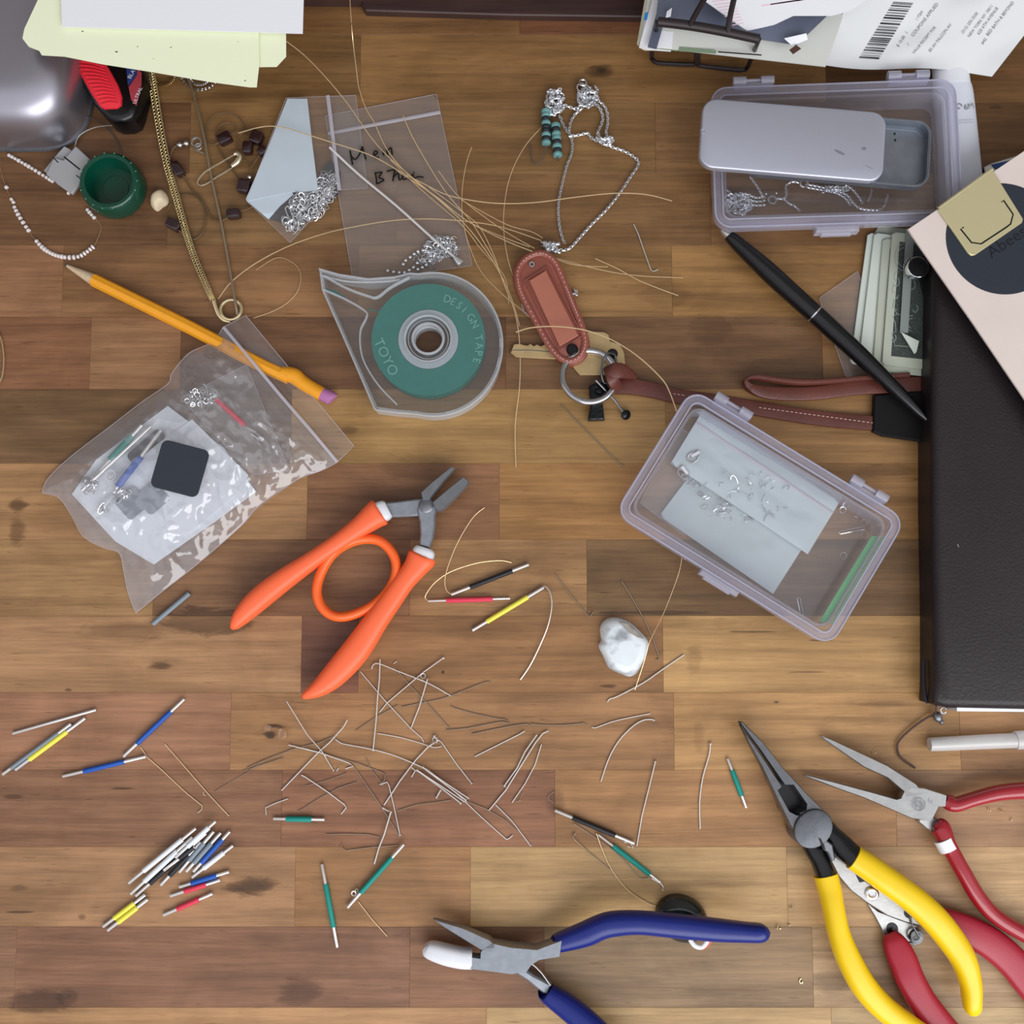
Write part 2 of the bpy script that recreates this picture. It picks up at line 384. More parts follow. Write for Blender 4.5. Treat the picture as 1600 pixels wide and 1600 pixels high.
# rows of boards: the far joint of each row, then (colour, right end x)
ROWS = [
 (-170, -58, [((120, 86, 52), 300), ((112, 78, 46), 900), ((120, 88, 54), 1500), ((112, 80, 50), 9999)]),
 (-58, 54, [((128, 92, 56), 420), ((124, 88, 52), 812), ((122, 80, 52), 1300), ((110, 78, 48), 9999)]),
 (54, 160, [((122, 88, 54), 190), ((132, 98, 58), 563), ((140, 103, 60), 1290), ((112, 78, 42), 9999)]),
 (160, 270.5, [((118, 84, 54), 297), ((132, 98, 58), 1024), ((136, 100, 62), 1380), ((112, 78, 42), 9999)]),
 (270.5, 383.5, [((116, 82, 52), 262), ((126, 94, 58), 620), ((124, 90, 54), 1110), ((128, 92, 54), 1460), ((110, 76, 42), 9999)]),
 (383.5, 495, [((148, 106, 72), 98), ((136, 98, 62), 560), ((144, 108, 64), 1050), ((146, 108, 62), 1620), ((120, 86, 50), 9999)]),
 (495, 608, [((140, 96, 64), 141), ((150, 110, 74), 282), ((112, 78, 50), 790), ((114, 82, 52), 1285), ((132, 96, 58), 9999)]),
 (608, 724, [((116, 86, 54), 455), ((158, 122, 72), 1040), ((150, 112, 66), 1620), ((120, 86, 50), 9999)]),
 (724, 843, [((158, 118, 76), 480), ((132, 92, 60), 780), ((152, 110, 62), 1130), ((142, 104, 60), 1520), ((120, 86, 50), 9999)]),
 (843, 962, [((162, 124, 80), 240), ((130, 94, 62), 640), ((152, 114, 72), 917), ((110, 82, 50), 1660), ((120, 86, 50), 9999)]),
 (962, 1082, [((164, 124, 84), 471), ((116, 78, 56), 560), ((144, 104, 64), 1036), ((170, 132, 82), 9999)]),
 (1082, 1203, [((146, 104, 74), 360), ((150, 110, 70), 1053), ((164, 124, 76), 1500), ((150, 110, 68), 9999)]),
 (1203, 1323, [((130, 92, 64), 440), ((134, 92, 64), 867), ((158, 116, 72), 1400), ((150, 114, 78), 9999)]),
 (1323, 1448, [((150, 112, 76), 461), ((146, 106, 66), 735), ((172, 138, 90), 1230), ((178, 144, 98), 9999)]),
 (1448, 1574, [((132, 96, 68), 24), ((130, 92, 66), 640), ((124, 86, 58), 850), ((128, 102, 70), 1270), ((160, 132, 94), 9999)]),
 (1574, 1700, [((164, 124, 82), 760), ((172, 140, 92), 1300), ((172, 146, 102), 9999)]),
 (1700, 1826, [((140, 100, 68), 300), ((150, 112, 72), 1100), ((158, 118, 76), 9999)]),
 (1826, 1952, [((152, 112, 70), 500), ((132, 92, 62), 1400), ((150, 112, 72), 9999)])]
M['wood'] = wood_mat()
desk = thing('desk', 'butcher-block wooden desk top of many staggered boards under everything', 'desk')
TH = 0.038; XL, XR = -0.52, 0.52
GAIN = 1.0
def board(x0, x1, y0, y1, col):
    g = 0.00002; b = 0.00010; lift = R.uniform(-.00003, .00003)
    w = x1-x0-2*g; h = y1-y0-2*g
    mb = MB(); mb.box((x0+x1)/2, (y0+y1)/2, -TH/2+lift, w, h, TH, 0, b)
    o = mb.build('plank', M['wood'], desk, smooth=False)
    c = lin(col); k_ = 1.0 + .13*max(0, min(1, (-(y0+y1)/2 + .02)/.16)); c = (c[0]*k_, c[1]*k_, c[2]*k_*1.05); o.color = (c[0]*GAIN, c[1]*GAIN, c[2]*GAIN, 1)  # boards nearer the window are lightened: its sheen is put into their colour
for (ya, yb, segs) in ROWS:
    Y1, Y0 = at(800, ya).y, at(800, yb).y; x = XL; ym = (ya+yb)/2
    for (c, xe) in segs:
        e = XR if xe > 9000 else min(XR, at(xe, ym).x)
        if e - x > .003: board(x, e, Y0, Y1, c)
        x = e
YT, YB = at(800, -170).y, at(800, 1952).y
for (x, y) in ((XL+.05, YT-.05), (XR-.05, YT-.05), (XL+.05, YB+.05), (XR-.05, YB+.05)):
    l = MB().box(x, y, -TH-.34, .06, .06, .68, 0, .002).build('leg', M['wood'], desk, smooth=False); l.color = (*lin((120, 88, 56)), 1)
M['floorwood'] = pmat('floor_boards', (120, 104, 90), .6, var=.2, vscale=6)
fl = MB().box(0, 0, -TH-.70, 4, 4, .04).build('floor', M['floorwood'], smooth=False); tag(fl, kind='structure')

wb = MB().box(0, YT + .012, .45, 4, .02, 2.35).build('wall_back', pmat('wall_paint', (150, 146, 140), .8), smooth=False); tag(wb, kind='structure')
def text_geo(s, size=1.0, offset=0.0):
    cu = bpy.data.curves.new('lettering', 'FONT'); cu.body = s; cu.size = size; cu.fill_mode = 'FRONT'; cu.offset = offset; cu.resolution_u = 3
    ob = bpy.data.objects.new('lettering', cu); COL.objects.link(ob)
    dg = bpy.context.evaluated_depsgraph_get(); ev = ob.evaluated_get(dg); me = ev.to_mesh()
    V = [tuple(v.co) for v in me.vertices]; F = [tuple(p.vertices) for p in me.polygons]
    ev.to_mesh_clear(); bpy.data.objects.remove(ob); bpy.data.curves.remove(cu)
    return V, F
def print_text(mb, s, px, py, z, size_px, ang, mi=0, off=0.0, surf=None, xs=1.0, thick=0.00004):
    """flat lettering; its baseline starts at px, py and runs at ang degrees (counter-clockwise); z metres or surf(x, y) -> z"""
    V, F = text_geo(s, 1.0, off); o = at(px, py, z); a = math.radians(ang); c, q = math.cos(a), math.sin(a); k = size_px * S
    W = []
    for (x, y, _z) in V:
        X = x*k*xs; Y = y*k; wx = o.x + X*c - Y*q; wy = o.y + X*q + Y*c
        W.append((wx, wy, (surf(wx, wy) if surf else z) + thick))
    mb.add(W, F, mi)

# ================================================================ yellow-handled needle-nose pliers
t = thing('needle_nose_pliers', 'long-nose pliers with dark steel jaws, black collars and thick yellow handles', 'pliers')
def jawz(tipx, tipy, endx, endy, h0, h1):
    a = at(tipx, tipy); b = at(endx, endy); d = b - a; L2 = d.length_squared
    def f(x, y, z):
        k = max(0, min(1, ((x-a.x)*d.x + (y-a.y)*d.y)/L2)); hh = h0 + (h1-h0)*k
        mid = 0.007 + .004*k
        return mid + (z - 0.5) * hh        # z is passed as 0..1
    return f
def jaw(parent, poly, zf, m, name='jaw', bev=.18, inset=1.4, dz=0.0):
    """z runs 0..1 over the local thickness; top and bottom edges are chamfered"""
    P = outline(poly, .007 + dz); mb = MB(); n = len(P)
    q = MB(); q.slab(P, 0.0, 1.0, inset*S, steps=1)
    V = []
    for v in q.v:
        zz = v[2]
        if .5 < zz < .9999: zz = 1 - bev
        elif zz > 1: zz = 1
        V.append((v[0], v[1], zf(v[0], v[1], zz) + dz))
    mb.add(V, q.f); return mb.build(name, m, parent, sharp=25)
# slab() treats bev in metres for both inset and drop; the drop is replaced above
zf = jawz(1154, 1128, 1270, 1290, .0032, .0105)
jaw(t, [(1153, 1127), (1156, 1133), (1182, 1170), (1218, 1226), (1212, 1232), (1228, 1263), (1238, 1268), (1250, 1268), (1262, 1290), (1258, 1318), (1245, 1311), (1227, 1283), (1214, 1255), (1200, 1224), (1187, 1196), (1168, 1160)], zf, M['dark_steel'])
jaw(t, [(1154, 1127), (1159, 1127), (1190, 1158), (1222, 1200), (1253, 1234), (1284, 1266), (1292, 1279), (1270, 1290), (1250, 1268), (1239, 1267), (1252, 1260), (1253, 1252), (1234, 1224), (1221, 1224), (1184, 1169), (1157, 1132)], zf, M['dark_steel'])
MB().slab(outline([(1205, 1220), (1235, 1214), (1265, 1262), (1238, 1280), (1215, 1262)], .004), .003, .0055).build('jaw_recess', M['black'], t)
MB().slab(outline([(1268+31*math.cos(a)*.98 - 4*math.sin(a), 1293 + 31*math.sin(a)) for a in [i*math.pi/14 for i in range(28)]], .013), .002, .0168, .0014, steps=2).build('pivot', pmat('worn_dark_steel', (98, 101, 106), .45, .6, bump=.1, bscale=900, var=.15, vscale=260), t)
MB().slab(outline([(1283, 1306), (1298, 1318), (1302, 1340), (1296, 1345), (1290, 1330), (1284, 1326), (1280, 1308)], .012), .004, .0155, .0006).build('tang', M['dark_steel'], t)
MB().slab(outline([(1279, 1309), (1283, 1311), (1290, 1327), (1286, 1327)], .0170), .0150, .0171).build('slot', M['black'], t)
mb = MB(); sweep(mb, [(1290, 1290, 8, 12, 4.6), (1300, 1304, 9, 14, 4.8), (1316, 1322, 10, 17, 5), (1337, 1342, 12, 16.5, 5)], 16, 5, .75); mb.build('collar', M['black'], t)
mb = MB(); sweep(mb, [(1262, 1312, 8, 12, 4.4), (1271, 1328, 8.5, 13.5, 4.8), (1281, 1345, 9, 13.5, 5), (1291, 1370, 10, 14, 5)], 16, 5, .75); mb.build('collar', M['black'], t)
mb = MB(); sweep(mb, [(1333, 1339, 12.5, 18.5, 5.6), (1356, 1354, 13, 19.5, 6), (1384, 1374, 14, 20, 6.2), (1425, 1404, 14.5, 20.5, 6.4), (1458, 1434, 14.5, 21, 6.4), (1485, 1467, 14, 20.5, 6.2), (1505, 1499, 13.5, 18.5, 6), (1516, 1535, 12.5, 15.5, 5.6), (1518.5, 1562, 12, 13.5, 5), (1520, 1577, 11.5, 11.5, 4), (1521, 1585, 11.2, 6, 2), (1521, 1587, 11.2, 1, .4)], 22, 6, .82); mb.build('handle', M['yellow'], t)
mb = MB(); sweep(mb, [(1290, 1367, 10.5, 17.5, 5.6), (1296, 1390, 11, 17, 5.8), (1301, 1415, 12, 16, 6), (1310, 1456, 13, 16, 6), (1326, 1498, 13.5, 18, 6.2), (1350, 1541, 13.5, 19, 6.2), (1383, 1577, 13, 18.5, 6), (1430, 1610, 12, 17, 6), (1475, 1640, 11, 16, 5.6), (1505, 1665, 10, 13, 5), (1520, 1680, 9.5, 5, 3)], 22, 6, .82); mb.build('handle', M['yellow'], t)

# ================================================================ red spring pliers lying under the yellow ones
t = thing('spring_pliers', 'red-handled pliers with a coiled spring, lying under the yellow pliers', 'pliers')
MB().slab(outline([(1294, 1331), (1305, 1338), (1320, 1349), (1345, 1372), (1375, 1392), (1420, 1412), (1475, 1428), (1500, 1450), (1476, 1462), (1447, 1449), (1415, 1441), (1387, 1431), (1355, 1411), (1330, 1392), (1311, 1370), (1298, 1345)], .0045), .0022, .0046, .0004).build('arm', M['steel'], t)
MB().slab(outline([(1355, 1411), (1372, 1424), (1405, 1437), (1432, 1446), (1440, 1462), (1432, 1478), (1416, 1476), (1402, 1480), (1383, 1468), (1377, 1450), (1366, 1430)], .0022), .0004, .0021, .0003).build('arm', M['steel'], t)
mb = MB(); mb.slab(outline([(1334, 1361), (1341, 1362), (1352, 1377), (1343, 1379)], .0047), .0046, .00475); mb.build('slot', M['black'], t)
mb = MB(); c = at(1362, 1396, .0046); mb.lathe(c, [(0.0031, 0), (0.0031, .0008), (.0026, .0012), (.0019, .0012), (.0017, .0006), (.0011, .0004), (0.0011, .0002)], 20); mb.build('pivot_screw', M['bright'], t)
for (x, y, r) in ((1420, 1427, .0019), (1394, 1451, .0023)):
    mb = MB(); z = .0046 if y < 1440 else .0021; c = at(x, y, z); mb.lathe(c, [(r*1.15, 0), (r*1.15, .0003), (r*.9, .0003)], 16); mb.build('rivet_hole', M['black'], t)
mb = MB(); pts = [at(1394, 1451, .0026), at(1402, 1456, .003), at(1410, 1468, .003), at(1420, 1474, .003)]
for k in range(40):
    a = math.radians(100 - k*30); r = (11 - k*.12)*S; c = at(1431, 1463, .0030 + k*.00006); pts.append(c + Vector((r*math.cos(a)*1.0, -r*math.sin(a), 0)))
pts += [at(1426, 1447, .0055), at(1421, 1430, .005)]
mb.tube(pts, .00045, 6); mb.build('spring', M['dark_steel'], t)
mb = MB(); sweep(mb, [(1390, 1458, 4, 10, 1.5), (1395, 1468, 4.5, 16, 3), (1402, 1482, 5, 20, 3.6), (1411, 1502, 5.5, 21.5, 4), (1421, 1528, 6, 21.5, 4.2), (1440, 1563, 6, 21.5, 4.4), (1466, 1600, 6, 23, 4.4), (1495, 1635, 6, 22, 4.4), (1520, 1680, 6, 16, 4)], 20, 6, .7); mb.build('handle', M['red'], t)
mb = MB(); sweep(mb, [(1452, 1432, 5, 14, 2), (1470, 1440, 5.5, 21, 3.4), (1508, 1453, 6, 23, 4), (1545, 1472, 6, 23.5, 4.4), (1578, 1499, 6, 24, 4.4), (1604, 1530, 6, 24, 4.4), (1640, 1578, 6, 22, 4.4), (1670, 1630, 6, 16, 4)], 20, 6, .7); mb.build('handle', M['red'], t)

# ================================================================ slim red-handled long-nose pliers at the right edge
t = thing('chain_nose_pliers', 'slim open long-nose pliers with grey steel jaws and thin glossy dark red handles', 'pliers')
zf = jawz(1283, 1149, 1430, 1250, .0016, .0065); zfn = lambda x, y, z: zf(x, y, z) - .0032
zg = jawz(1257, 1213, 1430, 1262, .0016, .0065); zgn = lambda x, y, z: zg(x, y, z) - .0032
jaw(t, [(1283, 1149), (1300, 1155), (1345, 1176), (1385, 1195), (1428, 1223), (1440, 1240), (1412, 1245), (1408, 1235), (1385, 1215), (1350, 1199), (1320, 1178), (1292, 1158)], zfn, M['steel'])
jaw(t, [(1257, 1213), (1262, 1212), (1300, 1221), (1362, 1237), (1398, 1247), (1404, 1245), (1408, 1236), (1420, 1227), (1440, 1229), (1475, 1240), (1473, 1259), (1462, 1259), (1453, 1277), (1447, 1281), (1420, 1277), (1385, 1262), (1350, 1247), (1310, 1233), (1275, 1220)], zgn, M['steel'])
mb = MB(); mb.slab(outline([(1436, 1268), (1452, 1274), (1465, 1280), (1464, 1290), (1457, 1300), (1446, 1294), (1434, 1284)], .005), .0015, .006, .0005); mb.build('tang', M['steel'], t)
mb = MB(); c = at(1436, 1257, .0112); mb.ring(c, .0028, .00012, 24, 4); 
for k in range(3): mb.ring(c, .0028 - k*.0009, .00009, 16, 4, stretch=.5 + .2*k, ang=k*1.2)
mb.build('emblem', M['dark_steel'], t)
mb = MB(); c = at(1456, 1250, .0108); mb.ring(c, .0015, .00012, 18, 4); mb.box(c.x, c.y, c.z, .0022, .0003, .0002, .9); mb.build('screw', M['dark_steel'], t)
mb = MB(); sweep(mb, [(1475, 1250, 7, 9, 3), (1483, 1254, 7, 12, 3.8), (1494, 1257, 7.5, 11, 4), (1520, 1249, 8, 10.5, 4), (1560, 1239, 8.5, 11.5, 4.2), (1605, 1235, 9, 12.5, 4.4), (1660, 1232, 9, 13, 4.4), (1720, 1236, 9, 10, 4)], 18, 6, .85); mb.build('handle', M['redgloss'], t)
mb = MB(); sweep(mb, [(1462, 1286, 6, 9, 3), (1468, 1291, 6.5, 14, 3.8), (1473, 1301, 7, 14, 4), (1479, 1316, 7.5, 12.5, 4), (1487, 1331, 7.5, 12, 4), (1502, 1358, 8, 12, 4), (1527, 1400, 8, 12, 4), (1555, 1431, 8, 11.5, 4), (1600, 1459, 8, 12, 4.2), (1650, 1482, 8, 12, 4.2), (1700, 1500, 8, 9, 4)], 18, 6, .85); mb.build('handle', M['redgloss'], t)
mb = MB(); sweep(mb, [(1473.5, 1311, 7.3, 14, 4.35), (1482, 1328, 7.6, 13.4, 4.35)], 18, 3, .85); mb.build('tape_band', M['paper'], t)['label'] = 'worn white tape band on the lower handle'

# ================================================================ blue-handled pliers with a white nylon jaw tip
t = thing('nylon_jaw_pliers', 'blue-handled pliers with one pointed steel jaw and one white nylon-capped jaw', 'pliers')
za = jawz(678, 1436, 800, 1480, .003, .009); zaf = lambda x, y, z: za(x, y, z)
jaw(t, [(677, 1435), (684, 1436), (725, 1446), (766, 1462), (775, 1470), (770, 1482), (752, 1479), (730, 1467), (712, 1457), (692, 1446)], zaf, M['gunmetal'])
jaw(t, [(737, 1489), (750, 1490), (751, 1480), (757, 1474), (768, 1466), (800, 1471), (838, 1474), (878, 1459), (874, 1487), (842, 1492), (830, 1500), (822, 1512), (810, 1512), (800, 1514), (765, 1511), (735, 1509)], zaf, M['gunmetal'])
mb = MB(); sweep(mb, [(663, 1479, 7, 5, 3), (668, 1482, 7, 11, 4), (680, 1486, 7.5, 13.5, 4.6), (700, 1492, 8, 14.5, 4.8), (722, 1496.5, 8, 14.5, 4.8), (738, 1497, 8, 14.5, 4.8)], 18, 5, .6); mb.build('nylon_tip', M['white'], t)['label'] = 'white nylon cap on the lower jaw'
mb = MB(); mb.slab(outline([(800, 1500), (813, 1507), (833, 1521), (862, 1536), (856, 1552), (848, 1550), (825, 1531), (800, 1515)], .006), .002, .0085, .0008); mb.build('tang', M['gunmetal'], t)
mb = MB(); mb.tube(pxz([(868, 1487, 9), (850, 1494, 9), (830, 1502, 9), (838, 1511, 9), (848, 1522, 9), (860, 1539, 9)], 4), .0004, 6, flat=3); mb.build('leaf_spring', M['bright'], t)
mb = MB(); sweep(mb, [(872, 1473, 10, 12.5, 4.4), (876, 1471.5, 10.2, 14, 5), (915, 1459, 13, 17.5, 5.2), (940, 1448, 15, 17.5, 5.4), (962, 1443, 16, 17.5, 5.4), (1000, 1441.5, 17.5, 16.5, 5.4), (1060, 1447, 18.5, 17, 5.4), (1120, 1453, 19, 16, 5.4), (1165, 1456.5, 19, 14, 5.2), (1188, 1457.5, 19, 13, 5), (1198, 1457.5, 19, 9, 3.5), (1203, 1457.5, 19, 2, 1)], 20, 6, .8); mb.build('handle', M['blue'], t)
mb = MB(); sweep(mb, [(854, 1550, 6.5, 12.5, 4.4), (857, 1553, 6.5, 14.5, 5), (882, 1570, 8, 17.5, 5.2), (912, 1594, 10, 18.5, 5.4), (945, 1625, 12, 18, 5.4), (975, 1665, 13, 16, 5.2), (985, 1690, 13, 8, 4)], 20, 6, .8); mb.build('handle', M['blue'], t)

# ================================================================ orange pliers with the oval spring
t = thing('orange_pliers', 'small pliers with matte orange handles joined by an orange oval spring loop', 'pliers')
zf = jawz(710, 731, 666, 790, .004, .0085)
jaw(t, [(706, 729), (712, 732), (692, 757), (674, 782), (662, 784), (659, 772), (675, 756)], zf, M['gunmetal'])
jaw(t, [(724, 745), (733, 752), (732, 758), (712, 780), (692, 800), (683, 800), (677, 787), (700, 766)], zf, M['gunmetal'])
mb = MB(); mb.slab(outline([(600, 786), (620, 784), (645, 781), (663, 779), (668, 790), (658, 806), (640, 807), (620, 808), (602, 808)], .008), .003, .0095, .0007); mb.build('arm', M['gunmetal'], t)
mb = MB(); mb.slab(outline([(655, 784), (672, 780), (684, 788), (680, 806), (680, 822), (677, 840), (671, 857), (655, 853), (657, 835), (656, 815), (652, 798)], .009), .004, .0108, .0007); mb.build('arm', M['gunmetal'], t)
mb = MB(); c = at(666, 790, .0108); mb.lathe(c, [(.0034, 0), (.0034, .0006), (.0028, .001), (0, .001)], 20); mb.build('pivot', M['dark_steel'], t)
mb = MB(); sweep(mb, [(590, 803, 9, 17, 4.2), (602, 797.5, 9, 16, 4.2), (607, 795, 9, 13, 3.4)], 16, 3, .6); mb.build('collar', M['white'], t)
mb = MB(); sweep(mb, [(660, 872, 9, 17.5, 4.2), (662.5, 861, 9, 17, 4.2), (664, 856, 9, 13, 3.4)], 16, 3, .6); mb.build('collar', M['white'], t)
mb = MB(); sweep(mb, [(364, 984, 9, 1.5, .6), (366, 979, 9, 7, 3), (376, 965, 9, 13, 4.6), (395, 945, 9, 17, 5.4), (418, 925, 9, 18, 5.6), (450, 901, 9, 16.5, 5.4), (487, 876, 9, 14, 5), (530, 847, 9, 14, 5), (562, 824, 9, 16.5, 5.2), (582, 808, 9, 20, 5.4), (592, 801, 9, 22, 5.4), (595, 799, 9, 19, 4)], 22, 6, .8); mb.build('handle', M['orange'], t)
mb = MB(); sweep(mb, [(472, 1090, 9, 1.5, .6), (477, 1087, 9, 6, 3), (500, 1074, 9, 14, 4.6), (525, 1052, 9, 19.5, 5.4), (557, 1015, 9, 21.5, 5.6), (588, 970, 9, 18.5, 5.4), (613, 935, 9, 17, 5), (632, 908, 9, 16.5, 5), (648, 888, 9, 18.5, 5.2), (658, 873, 9, 22.5, 5.4), (660, 869, 9, 21, 4.6), (661, 867, 9, 18, 3.5)], 22, 6, .8); mb.build('handle', M['orange'], t)
M['orange2'] = pmat('orange_plastic', (252, 108, 44), 0.3)
mb = MB(); mb.tube(pxz([(575, 842, 9), (598, 848, 9), (615, 868, 9), (619, 893, 9), (608, 921, 9), (583, 946, 9), (550, 961, 9), (524, 963, 9), (504, 950, 9), (495, 926, 9), (501, 897, 9), (520, 866, 9), (547, 848, 9)], 6, True), 7.6*S, 12, closed=True, flat=1.3); mb.build('spring_loop', M['orange2'], t)
# ================================================================ loose wires and pins
M['pin'] = pmat('pin_wire', (230, 227, 222), 0.24, .72)
M['pin_brown'] = pmat('bronze_pin_wire', (170, 152, 132), 0.3, .8)
M['tube_metal'] = pmat('silver_tube', (234, 232, 230), 0.28, .6)
pin_labels = set()
def pin(pts, label, r=.9, m='pin', head=None, sub=0, group='loose pins on the desk', name='head_pin', cat='pin'):
    """pts (px, py, z mm); head = 'start' or 'end' puts the small flat head there"""
    t = MB(); P = pxz(pts, sub); r *= .98; t.tube(P, r*S, 6)
    if head:
        a, b = (P[0], P[1]) if head == 'start' else (P[-1], P[-2])
        t.lathe(a, [(0, -.0003), (r*S*2.1, -.0002), (r*S*2.1, .0002), (0, .0003)], 8, axis=(a-b))
    assert label not in pin_labels, label
    pin_labels.add(label)
    return tag(t.build(name, M[m]), label, cat, group)
Z = .5
pin([(448, 1096, 2.5), (480, 1148, 2), (503, 1174, 1.6), (521, 1204, .6)], 'thin straight pin running from below the orange handle tip across a four-pin crossing', .85, head='end')
pin([(543, 1125, 2), (536, 1137, 1.6), (515, 1160, 1.2), (496, 1177, 1), (440, 1235, .5)], 'long bright pin with curved upper end, crossing the straight pins left of the pile', 1.1)
pin([(451, 1164, .8), (500, 1176, 1.2), (545, 1192, 1), (552, 1197, .6), (540, 1201, .5)], 'bright pin with its hooked end beside a small bent pin, upper left of the pile', 1.1)
pin([(478, 1172, .6), (510, 1179, .5), (560, 1193, .5), (594, 1206, .5), (602, 1210, .5), (601, 1219, .8), (592, 1226, .5)], 'long dull pin running right from the crossing to a curled end', .8, 'pin_brown')
pin([(524, 1155, .5), (531, 1160, .5), (540, 1163, .6), (582, 1171, 1), (620, 1182, 1), (660, 1199, .8), (673, 1206, .6), (716, 1242, .5), (745, 1270, .5), (785, 1306, .5), (793, 1311, .5), (801, 1305, .6)], 'very long wavy pin arching over the middle of the pile to its lower right', .95, sub=3)
pin([(594, 1030, 1.2), (593, 1060, 1.5), (590, 1090, 1.5), (588, 1123, 1.4), (583, 1172, 1)], 'upright bright pin standing nearly vertical in the picture beside the orange handle', 1.15, head='end')
pin([(563, 1049, .5), (600, 1093, .8), (640, 1136, .7), (651, 1146, .5), (659, 1153, .5), (662, 1160, .5)], 'pin sloping from the orange handle down to a curled end near the ring-headed pin', .9)
pin([(581, 1045, .5), (583, 1039, 1), (592, 1037, 1.5), (620, 1048, 2), (670, 1068, 1.5), (704, 1087, .5)], 'pin with a hooked left end lying across the top of the pile', 1.0, sub=3)
pin([(615, 1037, .5), (620, 1033, .5)], 'tiny clipped pin end just above the hooked pin', .8, 'pin')
pin([(620, 1047, .5), (640, 1070, .5), (670, 1102, .5), (702, 1138, .5)], 'straight pin sloping down right under the hooked pin', .85, 'pin_brown')
pin([(693, 1028, 1.2), (662, 1050, .8), (650, 1060, .8), (605, 1098, .6), (593, 1113, .5)], 'pin with a flat nail head pointing up right at the top of the pile', 1.05, head='start')
mb = MB(); mb.ring(at(661, 1056, .0012), .0011, .0002, 12, 5); tag(mb.build('jump_ring', M['pin']), 'tiny open ring lying on the nail-headed pin', 'ring', 'loose pins on the desk')
pin([(668, 1061, 1.6), (655, 1105, 1), (642, 1138, .6)], 'short straight pin leaning down left, right of the upright bright pin', 1.15, head='end')
pin([(766, 1067, .5), (758, 1066, .5), (720, 1081, .5), (690, 1092, .5), (660, 1098, .5), (628, 1105, .5)], 'dull pin running right from the pile toward its bent tip, under the hooked pin', .8, 'pin_brown', sub=2)
pin([(556, 1142, .5), (590, 1119, .5), (622, 1102, .5)], 'short dull pin lying up right across the base of the upright pin', .75, 'pin_brown')
pin([(590, 1146, .5), (625, 1152, .5), (660, 1162, .7), (678, 1168, .8), (690, 1166, .6)], 'dull pin passing just under the ring-headed pin', .85, sub=2)
pin([(679, 1150, 1.2), (683, 1158, 1.5), (670, 1166, 1.2), (650, 1187, .9), (625, 1220, .9), (612, 1240, .8), (600, 1258, .6)], 'bright pin with an eye loop at its upper end running down left', 1.15, head='start')
mb = MB(); mb.ring(at(680, 1156, .0016), .0012, .0003, 12, 6, (0.3, .2, 1)); tag(mb.build('jump_ring', M['bright']), 'shiny little ring at the head of the looped pin', 'ring', 'loose pins on the desk')
pin([(685, 1156, .6), (690, 1160, .5), (715, 1196, .5), (737, 1224, .5)], 'straight pin running down right from the shiny ring', .9, head='end')
pin([(704, 1103, .5), (709, 1106, .5), (740, 1115, .5), (778, 1123, .5), (788, 1124, .5), (794, 1127, .6)], 'thin dull pin upper one of a converging pair right of the pile', .85, 'pin_brown', sub=2)
pin([(697, 1141, .5), (730, 1138, .5), (765, 1131, .5), (785, 1128, .5), (796, 1130, .5)], 'thin dull pin lower one of a converging pair right of the pile', .85, 'pin_brown', sub=2)
pin([(738, 1147, .5), (780, 1138, .5), (815, 1132, .5), (825, 1132, .6), (829, 1135, .5)], 'dull pin ending at the middle kink of the long wavy pair', .9, 'pin_brown', sub=2)
pin([(742, 1182, .5), (780, 1163, .5), (812, 1147, .6), (820, 1142, .8)], 'short bright pin under the wavy dull pins', 1.0)
pin([(829, 1131, .5), (850, 1133, .5), (880, 1133, .5), (905, 1131, .5), (912, 1130, .5), (917, 1133, .5)], 'dull wavy pin running right toward the bowed pins', .9, 'pin_brown', sub=2)
pin([(925, 1136, .5), (931, 1137, .5), (955, 1128, .5), (985, 1121, .5), (1016, 1115, .5)], 'pin with a bent left end above the quarter-circle pin', .95, sub=2)
pin([(1023, 1126, .5), (1017, 1124, .6), (1003, 1126, .8), (985, 1138, .8), (965, 1160, .7), (950, 1188, .6), (939, 1221, .5)], 'pin bowed in a quarter circle, alone in the middle of the desk', 1.15, sub=3)
pin([(949, 1097, .5), (953, 1092, .6), (965, 1088, .8), (1005, 1067, .8), (1035, 1046, .6), (1069, 1023, .5)], 'bright bowed pin lying below the white stone', 1.15, sub=3)
pin([(1024, 1190, 1), (1013, 1235, .8), (1003, 1275, .7), (995, 1322, .5)], 'slightly bent pin standing on the end of the black-sleeved tube', 1.1, head='start')
pin([(1110, 1162, 1), (1108, 1180, .8), (1098, 1215, .7), (1093, 1255, .6), (1094, 1295, .5)], 'gently curved pin between the bent pin and the short green tube', 1.2, sub=3, head='start')
pin([(867, 897, .5), (892, 930, .5), (918, 961, .5), (922, 963, .6), (927, 956, .6)], 'brown pin with a hooked lower end, left above the white stone', .85, 'pin_brown')
pin([(971, 908, .6), (985, 930, .6), (1010, 975, .6), (1025, 1012, .5), (1030, 1029, .5), (1025, 1031, .5)], 'brown pin running past the right side of the white stone', .95, 'pin_brown', sub=2)
pin([(990, 350, .6), (997, 365, .6), (1008, 397, .6), (1017, 422, .6), (1021, 424, .6), (1028, 421, .6)], 'pin with an L-shaped foot lying right of the silver necklace', 1.1)
pin([(877, 633, .5), (900, 657, .5), (940, 697, .5), (967, 724, .5), (976, 730, .5)], 'straight brass-coloured pin lying below the key ring', .9, 'pin_brown')
